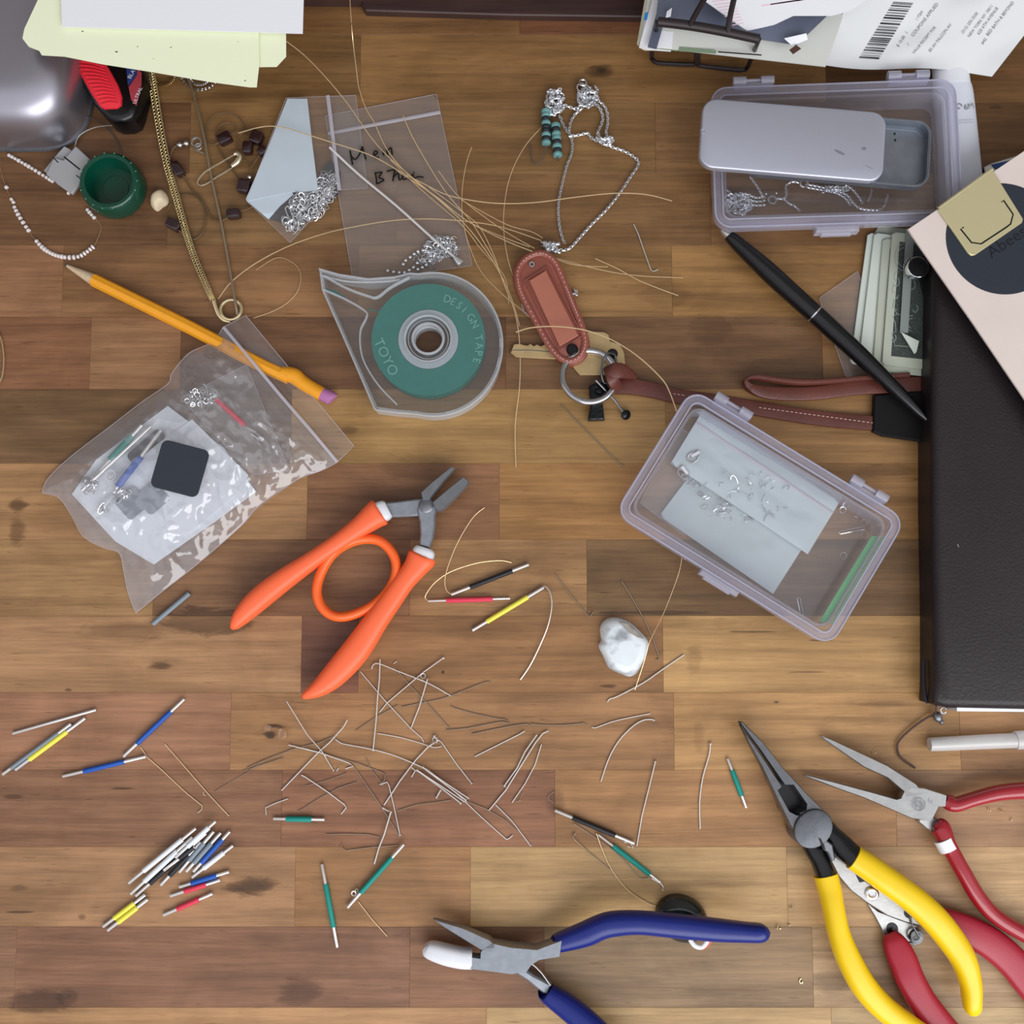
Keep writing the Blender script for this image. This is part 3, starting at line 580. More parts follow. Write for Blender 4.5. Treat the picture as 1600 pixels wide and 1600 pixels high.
# the tight bundle of bright pins at the lower right of the pile
for k, (a, b, lab) in enumerate([((650, 1203), (720, 1255), 'lowest'), ((652, 1204), (726, 1253), 'second lowest'), ((659, 1198), (728, 1250), 'middle'), ((661, 1199), (733, 1248), 'second highest')]):
    pin([(a[0], a[1], 1+k*.4), ((a[0]+b[0])/2, (a[1]+b[1])/2-1+k*.5, 1.2+k*.4), (b[0], b[1], 1+k*.3)], f'bright pin in the tight slanting bundle, {lab} of the four', 1.05, head='start' if k % 2 else 'end')
pin([(643, 1199, 1), (649, 1204, 1), (643, 1214, .8)], 'hooked pin end sticking out at the upper left of the bundle', 1.0)
pin([(689, 1234, 1.5), (682, 1246, .8)], 'short knobbed pin end pointing down from the bundle', 1.1, head='end')
pin([(705, 1250, .5), (680, 1254, .5), (650, 1258, .5), (622, 1267, .5)], 'very thin dull pin curving left from the bundle', .7, 'pin_brown', sub=3)
pin([(728, 1252, .8), (760, 1264, .5), (790, 1282, .5), (808, 1298, .5)], 'dull flat pin running from the bundle toward the lower right', .8, 'pin_brown')
pin([(774, 1257, .6), (800, 1283, .6), (828, 1320, .5), (830, 1322, .5)], 'straight pin sloping right below the pin pair', .95)
pin([(839, 1148, 1.4), (820, 1175, 1.2), (808, 1200, 1), (790, 1225, .9), (788, 1228, .9)], 'upper pin of the almost parallel bright pair', 1.15, head='end')
pin([(857, 1142, .8), (848, 1146, 1), (837, 1160, 1), (815, 1195, .9), (790, 1235, .8), (764, 1266, .6)], 'long bright pin curved at the top, lower of the almost parallel pair', 1.2)
pin([(846, 1163, .8), (836, 1195, .7), (820, 1225, .6), (800, 1254, .5)], 'pin just right of the bright pair, ending near a clear snippet', 1.0)
pin([(702-130, 1190-5, .5), (552+26, 1200, .5), (600, 1228, .5)], 'short dull pin hidden among the crossings', .7, 'pin_brown')
pin([(553, 1198, .5), (575, 1230, .5), (597, 1262, .6), (622, 1303, .5), (624, 1309, .5)], 'long brown pin running down to the lower tip of the narrow V', .9, 'pin_brown')
pin([(594, 1226, .8), (605, 1222, 1), (608, 1228, .8), (616, 1262, .7), (625, 1305, .6)], 'pin with a hooked top forming the right side of the narrow V', .95, head='end')
pin([(598, 1262, 1), (604, 1266, 1.5), (611, 1268, 1.8), (600, 1305, 1.6), (592, 1325, 1.2), (585, 1350, .6)], 'thick bright pin with an L-shaped top above the green tube', 1.35)
pin([(471, 1211, .8), (477, 1214, .8), (510, 1236, .8), (538, 1257, .7), (541, 1262, .6), (533, 1272, .5)], 'bright pin with a hooked lower end right of the green-sleeved tube', 1.1)
pin([(416, 1273, .5), (415, 1262, .7), (430, 1255, .5), (450, 1248, .5)], 'thin pin with a bent foot at the left above the green tube', .85)
pin([(465, 1268, .5), (472, 1265, .5), (500, 1247, .5), (530, 1231, .5), (558, 1222, .5)], 'thin brown pin lying under the hooked bright pin', .7, 'pin_brown')
pin([(478, 1228, .5), (510, 1220, .5), (540, 1209, .5)], 'faint thin pin ending in a small knob above the brown one', .65, 'pin_brown', head='end')
pin([(526, 1205, .6), (529, 1200, .6)], 'tiny clipped pin end beside the crossing', .9)
pin([(386, 1200, .5), (420, 1185, .5), (460, 1170, .5), (500, 1160, .5), (523, 1150, .7)], 'long thin dull pin reaching left out of the crossing', .8, 'pin_brown')
pin([(380, 1205, .5), (410, 1195, .5), (443, 1184, .5)], 'short thin dull pin below the long one on the left', .7, 'pin_brown')
pin([(509, 1304, .5), (540, 1303, .5), (575, 1304, .5), (593, 1308, .5)], 'thin horizontal pin, upper of two left of the thick L-topped pin', .75, 'pin_brown')
pin([(534, 1318, .5), (534, 1325, .8), (541, 1329, .5), (580, 1324, .5), (622, 1321, .6)], 'thin horizontal pin with a curled left end, lower of two', .75, 'pin_brown')
pin([(560, 1409, .6), (580, 1435, .5), (605, 1463, .5)], 'thin brass pin sticking out below the slanting green tube', .75, 'brass')
mb = MB(); mb.ring(at(553, 1396, .0014), .0011, .0003, 10, 5); mb.ring(at(557, 1392, .0014), .0011, .0003, 10, 5, (1, 0, .4)); tag(mb.build('jump_ring', M['pin']), 'small ring coil at the upper left end of the slanting green tube', 'ring', 'loose pins on the desk')
pin([(220, 1168, .5), (230, 1183, .5), (255, 1205, .5), (290, 1238, .5), (316, 1259, .5), (315, 1265, .6), (309, 1270, .5)], 'brass-toned pin with a hooked foot, below the blue tubes', .75, 'brass')
pin([(258, 1163, .5), (292, 1202, .5), (325, 1240, .5), (357, 1274, .5)], 'straight brass-toned pin right of the hooked one below the blue tubes', .75, 'brass', head='end')
pin([(334, 1238, .4), (360, 1222, .4), (390, 1205, .4), (410, 1190, .4)], 'hair-thin dull wire running up right from the brass-toned pin', .45, 'pin_brown')
pin([(318, 1237, .5), (318, 1242, .5), (322, 1243, .5)], 'tiny curled snippet beside the brass-toned pin', .6, 'brass')
# short bright pin segments near the tubes below
pin([(897, 1287, .7), (920, 1302, .5), (960, 1330, .5), (985, 1355, .5), (998, 1371, .5), (1008, 1373, .6), (1014, 1371, .6)], 'brown pin running alongside the slanting green tube', .8, 'pin_brown', sub=2)
pin([(898, 1303, 1), (895, 1308, 1.2), (899, 1313, 1), (920, 1332, .6), (955, 1360, .5)], 'brown pin with a chunky looped head, left of the slanting green tube', .85, 'pin_brown', head='start')
pin([(975, 1316, 1), (984, 1316, 1), (990, 1325, .6), (980, 1322, .6)], 'curled pin end under the tip of the black-sleeved tube', .8)

# ================================================================ silver tubes with coloured sleeves
SL = {'blue': pmat('blue_sleeve', (22, 84, 176), .5, bump=.2, bscale=2500), 'red': pmat('red_sleeve', (222, 58, 84), .6, bump=.4, bscale=2500),
      'yellow': pmat('yellow_sleeve', (238, 228, 82), .5), 'green': pmat('green_sleeve', (0, 140, 128), .55, bump=.3, bscale=2500),
      'black': pmat('black_sleeve', (22, 22, 28), .5), 'white': pmat('white_sleeve', (228, 234, 240), .5), 'grey': pmat('grey_sleeve', (128, 140, 150), .45)}
def tube_bead(x0, y0, x1, y1, s0, s1, col, label, z=.9, z1=None, r=2.5, rs=3.9, group='coloured sleeved tube beads'):
    """silver tube from x0,y0 to x1,y1 with a sleeve from fraction s0 to s1"""
    z1 = z if z1 is None else z1
    t = thing('tube_bead', label, 'bead', group)
    a, b = at(x0, y0, z*.001), at(x1, y1, z1*.001); m = MB(); d = (b-a)
    ax = d.normalized(); L = d.length; ri = r*S
    m.lathe(a, [(ri*.62, .0012), (ri*.62, 0), (ri*.9, 0), (ri, .0001), (ri, L-.0001), (ri*.9, L), (ri*.62, L), (ri*.62, L-.0012)], 12, axis=ax)
    m.build('tube', M['tube_metal'], t)
    if col:
        m = MB(); q = rs*S; m.lathe(a + d*s0, [(q*.7, 0), (q*.95, 0), (q, .0002), (q, L*(s1-s0)-.0002), (q*.95, L*(s1-s0)), (q*.7, L*(s1-s0))], 14, axis=ax); m.build('sleeve', SL[col], t)
    return t
tb = tube_bead
tb(20, 1146, 150, 1109, 0, 0, None, 'bare silver tube at the far left, topmost of the left group', 1.0, r=2.3)
tb(4, 1210, 111, 1131, .12, .82, 'grey', 'grey-sleeved tube leaning against the yellow one at the left edge', 1.2, rs=3.3)
tb(24, 1203, 133, 1122, .20, .74, 'yellow', 'yellow-sleeved tube at the left edge beside a grey one', 1.2)
tb(193, 1182, 288, 1092, .22, .78, 'blue', 'blue-sleeved tube standing diagonally, upper of the blue pair', 1.4)
tb(98, 1213, 228, 1182, .25, .74, 'blue', 'blue-sleeved tube lying almost flat, lower of the blue pair', 1.0)
tb(239, 975, 296, 927, .0, 1, 'grey', 'short plain grey-blue tube below the plastic bag', 1.2, r=1.8, rs=3.9)
tb(705, 929, 826, 882, .24, .79, 'black', 'black-sleeved tube threaded on a curled brass wire', 1.4)
tb(669, 939, 797, 935, .22, .79, 'red', 'red-sleeved tube threaded on a curled brass wire', 1.2, r=1.9)
tb(738, 985, 849, 918, .20, .78, 'yellow', 'yellow-sleeved tube threaded on a curved wire', 1.4)
tb(427, 1279, 507, 1280.5, .25, .75, 'green', 'short green-sleeved tube lying level in the pin field', 1.2, r=2.3, rs=4.3)
tb(503, 1350, 527, 1480, .24, .76, 'green', 'green-sleeved tube standing upright in the picture', 1.2)
tb(543, 1418, 631, 1319, .23, .79, 'green', 'green-sleeved tube slanting up right over a small ring', 1.8, z1=2.4)
tb(1137, 1185, 1166, 1262, .24, .76, 'green', 'short green-sleeved tube between a curved pin and the yellow pliers', 1.2, r=2.2)
tb(867, 1266, 991, 1318, .22, .76, 'black', 'black-sleeved tube with a pin standing at its right end', 1.6)
tb(935, 1304, 1032, 1379, .24, .83, 'green', 'long green-sleeved tube threaded on a hooked wire', 1.4, r=1.7)
pin([(932, 1302, 1.4), (934, 1308, 1.2), (940, 1325, .8), (955, 1358, .6), (980, 1390, .5), (1010, 1410, .5), (1025, 1416, .5)], 'thin brass wire curving away from the long green tube', .7, 'brass', sub=3, group='loose wires', name='brass_wire', cat='wire')
pin([(1018, 1372, 1), (1033, 1381, 1), (1036, 1385, 1.2), (1035, 1390, .9)], 'wire end with a small ball at the lower right of the long green tube', 1.1, head='end')
# the heap of sleeved tubes at the lower left
heap = [
 (201, 1380, 306, 1294, .22, .80, 'white', 'long white-sleeved tube, outermost of the heap at its upper left', 3.2),
 (204, 1397, 301, 1308, .22, .75, 'white', 'second long white-sleeved tube from the upper left of the heap', 3.0),
 (212, 1400, 322, 1302, .20, .62, 'black', 'black-sleeved tube just under the white ones in the heap', 1.3),
 (274, 1340, 337, 1283, .30, .83, 'white', 'short white-sleeved tube on top of the heap, its highest point', 3.6),
 (251, 1383, 314, 1316, .22, .70, 'black', 'black-sleeved tube crossing the middle of the heap', 1.4),
 (256, 1360, 304, 1323, .5, .98, 'black', 'short black-sleeved tube in the middle of the heap', 2.2),
 (280, 1363, 334, 1299, .28, .72, 'grey', 'left one of two grey-sleeved tubes at the right of the heap', 1.6),
 (291, 1362, 345, 1301, .22, .73, 'grey', 'right one of two grey-sleeved tubes at the right of the heap', 1.6),
 (302, 1362, 359, 1299, .22, .80, 'blue', 'blue-sleeved tube leaning at the right end of the heap', 1.6),
 (300, 1371, 364, 1321, .28, .78, 'white', 'white-sleeved tube, lowest right of the heap', 1.4),
 (280, 1386, 358, 1362, .24, .75, 'blue', 'blue-sleeved tube lying below the heap', 1.3),
 (266, 1400, 344, 1375, .28, .72, 'red', 'red-sleeved tube touching the blue one below the heap', 1.2),
 (255, 1430, 332, 1396, .28, .73, 'red', 'lone red-sleeved tube, lowest of the heap', 1.2),
 (161, 1448, 227, 1398, .26, .74, 'yellow', 'upper one of two yellow-sleeved tubes side by side', 1.4),
 (168, 1454, 231, 1405, .26, .74, 'yellow', 'lower one of two yellow-sleeved tubes side by side', 1.4)]
for h in heap: tb(*h[:8], z=h[8], group='heap of sleeved tube beads')
# ================================================================ sheets, films, boxes
def patch(c00, c10, c11, c01, nx, ny, zf=None, wig=None):
    """rows of points between four corners (px, py, z mm); zf(u, v) adds mm, wig(u, v) adds (dpx, dpy)"""
    G = []
    for j in range(ny + 1):
        v = j / ny; row = []
        for i in range(nx + 1):
            u = i / nx
            p = [(c00[k]*(1-u) + c10[k]*u)*(1-v) + (c01[k]*(1-u) + c11[k]*u)*v for k in range(3)]
            if zf: p[2] += zf(u, v)
            if wig: w = wig(u, v); p[0] += w[0]; p[1] += w[1]
            row.append(at(p[0], p[1], max(.05, p[2])*.001))
        G.append(row)
    return G
def add_grid(mb, G, thick=0.0, mi=0):
    h, w = len(G), len(G[0]); V = [p for r in G for p in r]; F = []
    for j in range(h-1):
        for i in range(w-1): a = j*w+i; F.append((a, a+w, a+w+1, a+1))
    if thick:
        n = len(V); V = V + [p - Vector((0, 0, thick)) for p in V]
        F += [tuple(n+i for i in reversed(f)) for f in F]
        b = [i for i in range(w)] + [j*w+w-1 for j in range(1, h)] + [(h-1)*w+i for i in range(w-2, -1, -1)] + [j*w for j in range(h-2, 0, -1)]
        for k in range(len(b)):
            x, y = b[k], b[(k+1) % len(b)]; F.append((x, y, n+y, n+x))
    return mb.add(V, F, mi)
def frame(mb, A, B, z0, z1, mi=0):
    """solid ring between outline A (outer) and B (inner), same number of points"""
    n = len(A); V = []
    for (P, z) in ((A, z0), (A, z1), (B, z1), (B, z0)):
        V += [(p[0], p[1], z) for p in P]
    F = []
    for k in range(4):
        a, b = k*n, ((k+1) % 4)*n
        for i in range(n): j = (i+1) % n; F.append((a+i, a+j, b+j, b+i))
    return mb.add(V, F, mi)
M['box_clear'] = clear('clear_box_plastic', (254, 254, 254), .02, (225, 222, 228), .1, .12, spec=.7)
M['box_rim'] = clear('clear_box_rim', (244, 244, 250), .19, (212, 210, 228), .12, .4)
M['box_edge'] = clear('clear_box_edge', (240, 240, 248), .34, (220, 220, 236), .08, .5)
M['film'] = clear('thin_bag_film', (252, 251, 250), .10, (206, 202, 204), .14, .3, .25, 45)
M['film_gloss'] = clear('glossy_bag_film', (251, 251, 252), .13, (234, 232, 236), .09, .5, .28, 30, 2.4)
M['film_white'] = clear('milky_bag_film', (235, 242, 245), .5, (226, 238, 244), .16, .2, .3, 70)
M['zip'] = clear('zip_seal', (235, 232, 238), .42, (228, 224, 232), .2, .2)
def clear_box(label, cx, cy, rot_deg, z0=0.0, tilt=0.0, W=.1138, D=.0683, H=.018):
    """hinged clear plastic box; cx, cy pixel of its middle at lid height"""
    t = thing('clear_plastic_box', label, 'box')
    c = at(cx, cy, z0 + H); t.location = (c.x, c.y, z0); t.rotation_euler = (0, tilt, math.radians(rot_deg))
    def lb(m, name, mat, lab=None):
        o = obj_from(name, m.v, m.f, M[mat], t, True, None, None, 40)
        if lab: o['label'] = lab
        return o
    rr = lambda i, r: roundrect(W - 2*i, D - 2*i, max(.0012, r), 6)
    m = MB(); add_ = m.slab(rr(.0065, .005), .0003, .0012, 0); lb(m, 'box_floor', 'box_clear')
    m = MB(); frame(m, rr(.0052, .006), rr(.0065, .005), .0003, H - .003); lb(m, 'box_wall', 'box_rim')
    m = MB(); frame(m, rr(0, .0085), rr(.0036, .006), H - .0065, H - .0012); lb(m, 'lid_rim', 'box_rim')
    m = MB()
    for i, z in ((.0006, H-.0009), (.0042, H-.0009)):
        m.tube([(p[0], p[1], z) for p in rr(i, .0078 - i)], .00042, 6, closed=True)
    lb(m, 'rim_bead', 'box_edge')
    m = MB(); m.slab(rr(.0036, .006), H - .0016, H - .0006, 0); lb(m, 'lid', 'box_clear')
    for sx_ in (-.036, .036):
        m = MB()
        m.box(sx_, D/2 + .0012, H-.005, .018, .003, .004, 0, .0006)
        for q in (-.0065, .0065):
            m.tube([(sx_+q-.003, D/2+.0035, H-.004), (sx_+q+.003, D/2+.0035, H-.004)], .0024, 10)
        m.tube([(sx_-.005, D/2+.0038, H-.004), (sx_+.005, D/2+.0038, H-.004)], .0009, 8)
        lb(m, 'hinge', 'box_edge')
    m = MB(); m.box(.0, -D/2 - .0008, H-.006, .020, .003, .006, 0, .0008); m.box(.0, -D/2-.002, H-.0075, .014, .002, .003, 0, .0006); lb(m, 'latch', 'box_edge')
    return t
clear_box('clear hinged plastic box holding milky bags and green strips, lying diagonally', 1188.7, 806.6, -32, .0014)
clear_box('clear hinged plastic box under the open metal tin, with thin chains inside', 1309, 238, 1.0, .003, math.radians(-2.4))

# ---- helper for little silver tangles
def chain(mb, pts, link_px=6.0, wire=.55, z=None, closed=False, w=.66):
    """chain of real links along px path; alternate links stand on edge"""
    P = pxz(pts, 6); L = link_px*S; out = [P[0]]; acc = 0.0
    for a, b in zip(P, P[1:]):
        d = (b-a).length
        if d < 1e-9: continue
        while acc + d >= L*.62:
            k = (L*.62 - acc)/d; a = a + (b-a)*k; d = (b-a).length; acc = 0; out.append(a.copy())
            if d < 1e-9: break
        acc += d
    for i in range(len(out)-1):
        c = (out[i] + out[i+1])/2; dr = (out[i+1]-out[i])
        if dr.length < 1e-9: continue
        dr.normalize(); upv = Vector((0, 0, 1)); side = dr.cross(upv).normalized()
        ax = (upv*math.cos(.9) + side*math.sin(.9)) if i % 2 else (upv*math.cos(.9) - side*math.sin(.9))
        u = dr; v = ax.cross(u).normalized(); n = 8
        ring = [c + u*(math.cos(2*math.pi*k/n)*L*.5) + v*(math.sin(2*math.pi*k/n)*L*.5*w) for k in range(n)]
        mb.tube(ring, wire*S, 4, closed=True, up=tuple(ax))
    return mb
def pile(mb, cx, cy, rx, ry, z0, z1, L, wire, steps, seed):
    q = random.Random(seed); x, y = 0.0, 0.0; a = q.uniform(0, 6); P = []
    for i in range(steps):
        a += q.uniform(-1.1, 1.1)
        nx_, ny_ = x + math.cos(a)*L/rx, y + math.sin(a)*L/ry
        if nx_*nx_ + ny_*ny_ > 1: a += math.pi*.7; continue
        x, y = nx_, ny_; P.append((cx + x*rx, cy + y*ry, q.uniform(z0, z1)))
    return chain(mb, P, L, wire)
def tangle(mb, cx, cy, rx, ry, z0, z1, count, seed, rmin=2.2, rmax=4.6, wire=.6, hooks=.3):
    q = random.Random(seed)
    for i in range(count):
        a = q.uniform(0, 2*math.pi); r = math.sqrt(q.random())
        c = at(cx + rx*r*math.cos(a), cy + ry*r*math.sin(a), q.uniform(z0, z1)*.001)
        ax = (q.uniform(-1, 1), q.uniform(-1, 1), q.uniform(.2, 1.2)); rad = q.uniform(rmin, rmax)*S
        if q.random() < hooks: mb.ring(c, rad, wire*S, 9, 4, ax, q.uniform(1.5, 2.6), q.uniform(0, 6), arc=q.uniform(.55, .95))
        else: mb.ring(c, rad, wire*S, 8, 4, ax, 1.0)
    return mb

# ---- inside the lower box
def bag(name, label, c4, z, seed, mat='film', amp=.6, nx=26, ny=26, zipv=None, cat='bag', group=None, bulge=0.0, gap=.5, zipside='v'):
    """flat zip bag: two films joined round the edge, a seal across"""
    t = thing(name, label, cat, group)
    def zf(k):
        def f(u, v):
            e = min(1, 6*min(u, 1-u, v, 1-v)); n = noise.noise(Vector((u*3.1+seed, v*3.1, k*2.0))) + .5*noise.noise(Vector((u*8+seed, v*8, k)))
            return amp*n*e + (k*(bulge*math.sin(math.pi*u)*math.sin(math.pi*v) + gap*e))
        return f
    C = [(p[0], p[1], z if len(p) < 3 else p[2]) for p in c4]
    m = MB(); add_grid(m, patch(*C, nx, ny, zf(1))); m.build('front_film', M[mat], t, sharp=None)
    m = MB(); add_grid(m, patch(*C, nx, ny, zf(0))); m.build('back_film', M[mat], t, sharp=None)
    G = patch(*C, 24, 24, zf(1)); E = G[0] + [r[-1] for r in G[1:]] + list(reversed(G[-1]))[1:] + [r[0] for r in reversed(G)][1:-1]
    m = MB(); m.tube(E, .00013, 4, closed=True); m.build('edge_seam', M['zip'], t)
    if zipv is not None:
        for w in (zipv if isinstance(zipv, (list, tuple)) else [zipv]):
            f = zf(1)
            pts = []
            for i in range(25):
                s_ = i/24; u, v = (s_, w) if zipside == 'v' else (w, s_)
                p = [(C[0][k]*(1-u)+C[1][k]*u)*(1-v)+(C[3][k]*(1-u)+C[2][k]*u)*v for k in range(3)]; pts.append(at(p[0], p[1], (p[2]+f(u, v)+.15)*.001))
            m = MB(); m.tube(pts, .0009, 6, flat=.35); m.build('zip_seal', M['zip'], t)
    return t
bag('zip_bag', 'milky zip bag filling the upper left of the diagonal clear box', [(1098, 642), (1312, 784), (1262, 866), (1048, 724)], 6.0, 3, 'film_white', .8, zipv=.22)
bag('zip_bag', 'milky zip bag at the lower middle of the diagonal clear box, pointing to its bottom', [(1118, 690), (1286, 806), (1208, 928), (1030, 806)], 3.2, 9, 'film_white', .8)
bag('zip_bag', 'faint see-through zip bag at the left end of the diagonal box', [(1062, 668), (1112, 700), (1070, 838), (1000, 786)], 2.4, 19, 'film', .6)
t = thing('earring_findings', 'silver hooks and rings in the left corner of the diagonal clear box', 'findings')
mb = MB(); tangle(mb, 1088, 742, 22, 20, 2, 5, 70, 5, 1.5, 3.2, .4); o = mb.build('small_rings', M['bright'], t); o['kind'] = 'stuff'
for (x, y, a) in ((1083, 715, .5), (1067, 740, -.9)):
    mb = MB(); c = at(x, y, .0068); mb.ring(c, 7*S, 1.3*S, 14, 6, (.2, .1, 1), 1.3, a); mb.box(c.x+4*S*math.cos(a), c.y+5*S, c.z+.0004, 16*S, 6*S, .0006, a, .0002); mb.build('clasp', M['bright'], t)
mb = MB(); tangle(mb, 1165, 775, 75, 40, 3.5, 7.2, 90, 15, 2.4, 5.5, .45, .5); tag(mb.build('jump_rings', M['bright']), 'scattered silver rings and hooks between the milky bags in the diagonal box', 'rings', kind='stuff')
q = random.Random(5)
for k, (x, y, r, lab) in enumerate([(1317, 797, 5, 'bright open jump ring nearest the hinge corner inside the diagonal box'), (1350, 817, 5, 'thin jump ring, upper of two close together in the diagonal box'), (1351, 835, 5, 'thin jump ring, lower of two close together in the diagonal box'), (1337, 810, 3, 'smallest jump ring in the diagonal box'), (1318, 868, 5, 'lone thin jump ring in the middle of the bare box floor')]):
    mb = MB(); mb.ring(at(x, y, .0018), r*S, (.9 if k == 0 else .45)*S, 16, 5, arc=.93, ang=k); tag(mb.build('jump_ring', M['bright' if k == 0 else 'dull_silver']), lab, 'ring', 'jump rings in the box')
for (a, b, lab) in (((1313, 832), (1350, 825), 'hairpin-shaped silver wire near the right corner of the diagonal box'), ((1248, 935), (1255, 969), 'hairpin-shaped silver wire near the bottom of the diagonal box')):
    mb = MB(); dx, dy = b[0]-a[0], b[1]-a[1]; L = math.hypot(dx, dy); nx_, ny_ = -dy/L*2.3, dx/L*2.3
    mb.tube(pxz([(b[0]+nx_, b[1]+ny_, 2), (a[0]+nx_, a[1]+ny_, 2), (a[0]-dx/L*2.5, a[1]-dy/L*2.5, 2), (a[0]-nx_, a[1]-ny_, 2), (b[0]-nx_, b[1]-ny_, 2)]), .65*S, 5); tag(mb.build('ear_wire', M['bright']), lab, 'wire', 'ear wires')
M['green_card'] = pmat('green_card', (122, 208, 140), .6); M['green_card2'] = pmat('pale_green_card', (160, 214, 144), .6)
for (a, b, c, d, m, lab) in (((1362, 838), (1372, 838), (1291, 972), (1280, 972), 'green_card', 'wide green card strip, inner one in the diagonal box'), ((1374, 838), (1377, 838), (1296, 974), (1293, 974), 'green_card', 'narrow green card strip in the middle of three'), ((1379, 838), (1382, 838), (1303, 975), (1298, 975), 'green_card2', 'narrow pale green card strip against the box wall')):
    mb = MB(); add_grid(mb, patch((*a, 12), (*b, 12.4), (*c, 12.4), (*d, 12), 2, 10), .0003); tag(mb.build('card_strip', M[m], smooth=False), lab, 'card strip', 'green strips in the box')

# ---- inside and on the upper box
t = thing('silver_chain', 'fine silver chain with a round clasp in the box under the metal tin', 'chain')
mb = MB()
chain(mb, [(1172, 276, 5), (1183, 291, 5), (1191, 305, 5), (1196, 311, 5)], 5.6, .62)
for z in range(3):
    chain(mb, [(1136, 297+z*7, 4+z), (1150, 307+z*6, 4), (1165, 303+z*8, 5), (1182, 309+z*6, 5), (1196, 306+z*7, 4)], 5.6, .66)
chain(mb, [(1211, 310, 5), (1226, 310, 5), (1229, 300, 5), (1228, 290, 5), (1238, 284, 6), (1250, 286, 6)], 5.6, .7)
chain(mb, [(1226, 312, 5), (1233, 318, 5), (1242, 322, 4), (1250, 330, 4)], 5, .6)
chain(mb, [(1258, 288, 5), (1272, 290, 5), (1290, 294, 5), (1310, 299, 5), (1325, 306, 5), (1332, 316, 5), (1345, 326, 5), (1370, 328, 5), (1380, 324, 5), (1385, 312, 5), (1388, 303, 5)], 5.6, .7)
chain(mb, [(1262, 293, 5), (1285, 297, 5), (1308, 302, 5), (1322, 311, 5), (1330, 322, 5)], 5.6, .7)
chain(mb, [(1320, 288, 5), (1332, 296, 5), (1342, 308, 5), (1348, 318, 5)], 5.6, .7)
chain(mb, [(1362, 295, 5), (1360, 305, 5), (1356, 315, 5)], 5, .6)
pile(mb, 1150, 318, 26, 20, 3, 6, 5.6, .66, 150, 3)
pile(mb, 1290, 296, 40, 7, 4, 6, 5.6, .66, 90, 4)
o = mb.build('chain_links', M['sparkle'], t)
mb = MB(); mb.ring(at(1207, 312, .006), 6*S, 1.5*S, 18, 6); mb.ball(at(1197, 303, .006), 2*S); mb.ball(at(1213, 302, .006), 2*S); mb.build('clasp', M['sparkle'], t)
mb = MB(); mb.ring(at(1256, 287, .0065), 6*S, 1.6*S, 18, 6, (.3, .2, 1)); mb.build('clasp', M['sparkle'], t)

M['tin'] = pmat('tin_lid_metal', (196, 199, 214), .42, .75, bump=.05, bscale=1500)
M['tin2'] = pmat('tin_tray_metal', (140, 146, 156), .42, .9, var=.1, vscale=150)
t = thing('sliding_tin', 'flat silver sliding-lid tin, half open, resting on a clear plastic box', 'tin')
ZB = .026
lc = at(1239, 218, ZB + .0085); t.location = (0, 0, 0)
ang = math.radians(-5.0)
P = roundrect(.0833, .0325, .0066, 7, lc.x, lc.y, ang)
mb = MB(); mb.slab(P, ZB + .0052, ZB + .0085, .0009, steps=3); mb.build('sliding_lid', M['tin'], t)
mb = MB(); c = at(1098, 205, ZB+.0086); mb.ring((c.x, c.y, c.z), 3.2*S, .5*S, 14, 5); mb.build('lid_dimple', M['tin'], t)
M['scuff'] = pmat('scuff', (120, 122, 134), .6)
mb = MB()
for (x, y, a, l, w) in ((1312, 238, -.45, 9, 2.2), (1350, 232, 0, 4, 2.6), (1358, 261, -.5, 7, .5)):
    p = at(x, y, ZB+.0085); mb.slab([(p.x + math.cos(k*math.pi/5)*l*S*math.cos(a) - math.sin(k*math.pi/5)*w*S*math.sin(a), p.y + math.cos(k*math.pi/5)*l*S*math.sin(a) + math.sin(k*math.pi/5)*w*S*math.cos(a)) for k in range(10)], ZB+.0085, ZB+.00853)
mb.build('scuff_mark', M['scuff'], t)['kind'] = 'stuff'
bc = at(1310, 231, ZB + .005); mb = MB()
A = roundrect(.0820, .0305, .0060, 7, bc.x, bc.y, ang); B = roundrect(.0806, .0291, .0053, 7, bc.x, bc.y, ang)
frame(mb, A, B, ZB + .0004, ZB + .0058); mb.slab(B, ZB, ZB + .0006)
mb.tube([(p[0], p[1], ZB+.0058) for p in A], .0004, 6, closed=True)
mb.tube([(p[0], p[1], ZB+.0007) for p in roundrect(.0775, .026, .004, 7, bc.x, bc.y, ang)], .00022, 5, closed=True)
mb.build('tray', M['tin2'], t)
mb = MB()
for (x, y) in ((1398, 209), (1399, 219)): mb.ball(at(x, y, ZB+.0008), 1.6*S, 2.2*S, .0002)
mb.build('ink_spot', M['black'], t)['kind'] = 'stuff'

# ---- white squeeze tube
t = thing('squeeze_tube', 'white cosmetic squeeze tube with a flat cap beside the clear box with the tin', 'tube')
mb = MB(); sweep(mb, [(1484, 97, 6, 25, 3.5), (1484, 99, 6, 28.5, 5), (1485, 112, 6, 29, 5.2), (1487, 133, 5.6, 30, 5)], 26, 4, .95); mb.build('cap', M['white'], t)
M['tubewhite'] = pmat('tube_white', (214, 218, 228), .35)
mb = MB(); sweep(mb, [(1487, 134, 5.3, 31, 4.7), (1489, 150, 5.2, 33, 4.4), (1495, 210, 4.6, 34, 3.4), (1500, 270, 4, 35.5, 2.2), (1504, 330, 3.6, 37, 1), (1508, 375, 3.4, 38, .5)], 26, 6, .95); mb.build('body', M['tubewhite'], t)
M['greyink'] = pmat('grey_print', (120, 122, 128), .6)
mb = MB(); mb.ring(at(1499, 166, .0094), 4*S, .7*S, 14, 4, arc=.8); print_text(mb, '6M', 1507, 172, .0092, 13, 12); print_text(mb, '~~~~~~~~', 1494, 190, .0090, 6, 4); print_text(mb, '~~~~~~~~', 1494, 194, .0090, 6, 4)
mb.build('print', M['greyink'], t)
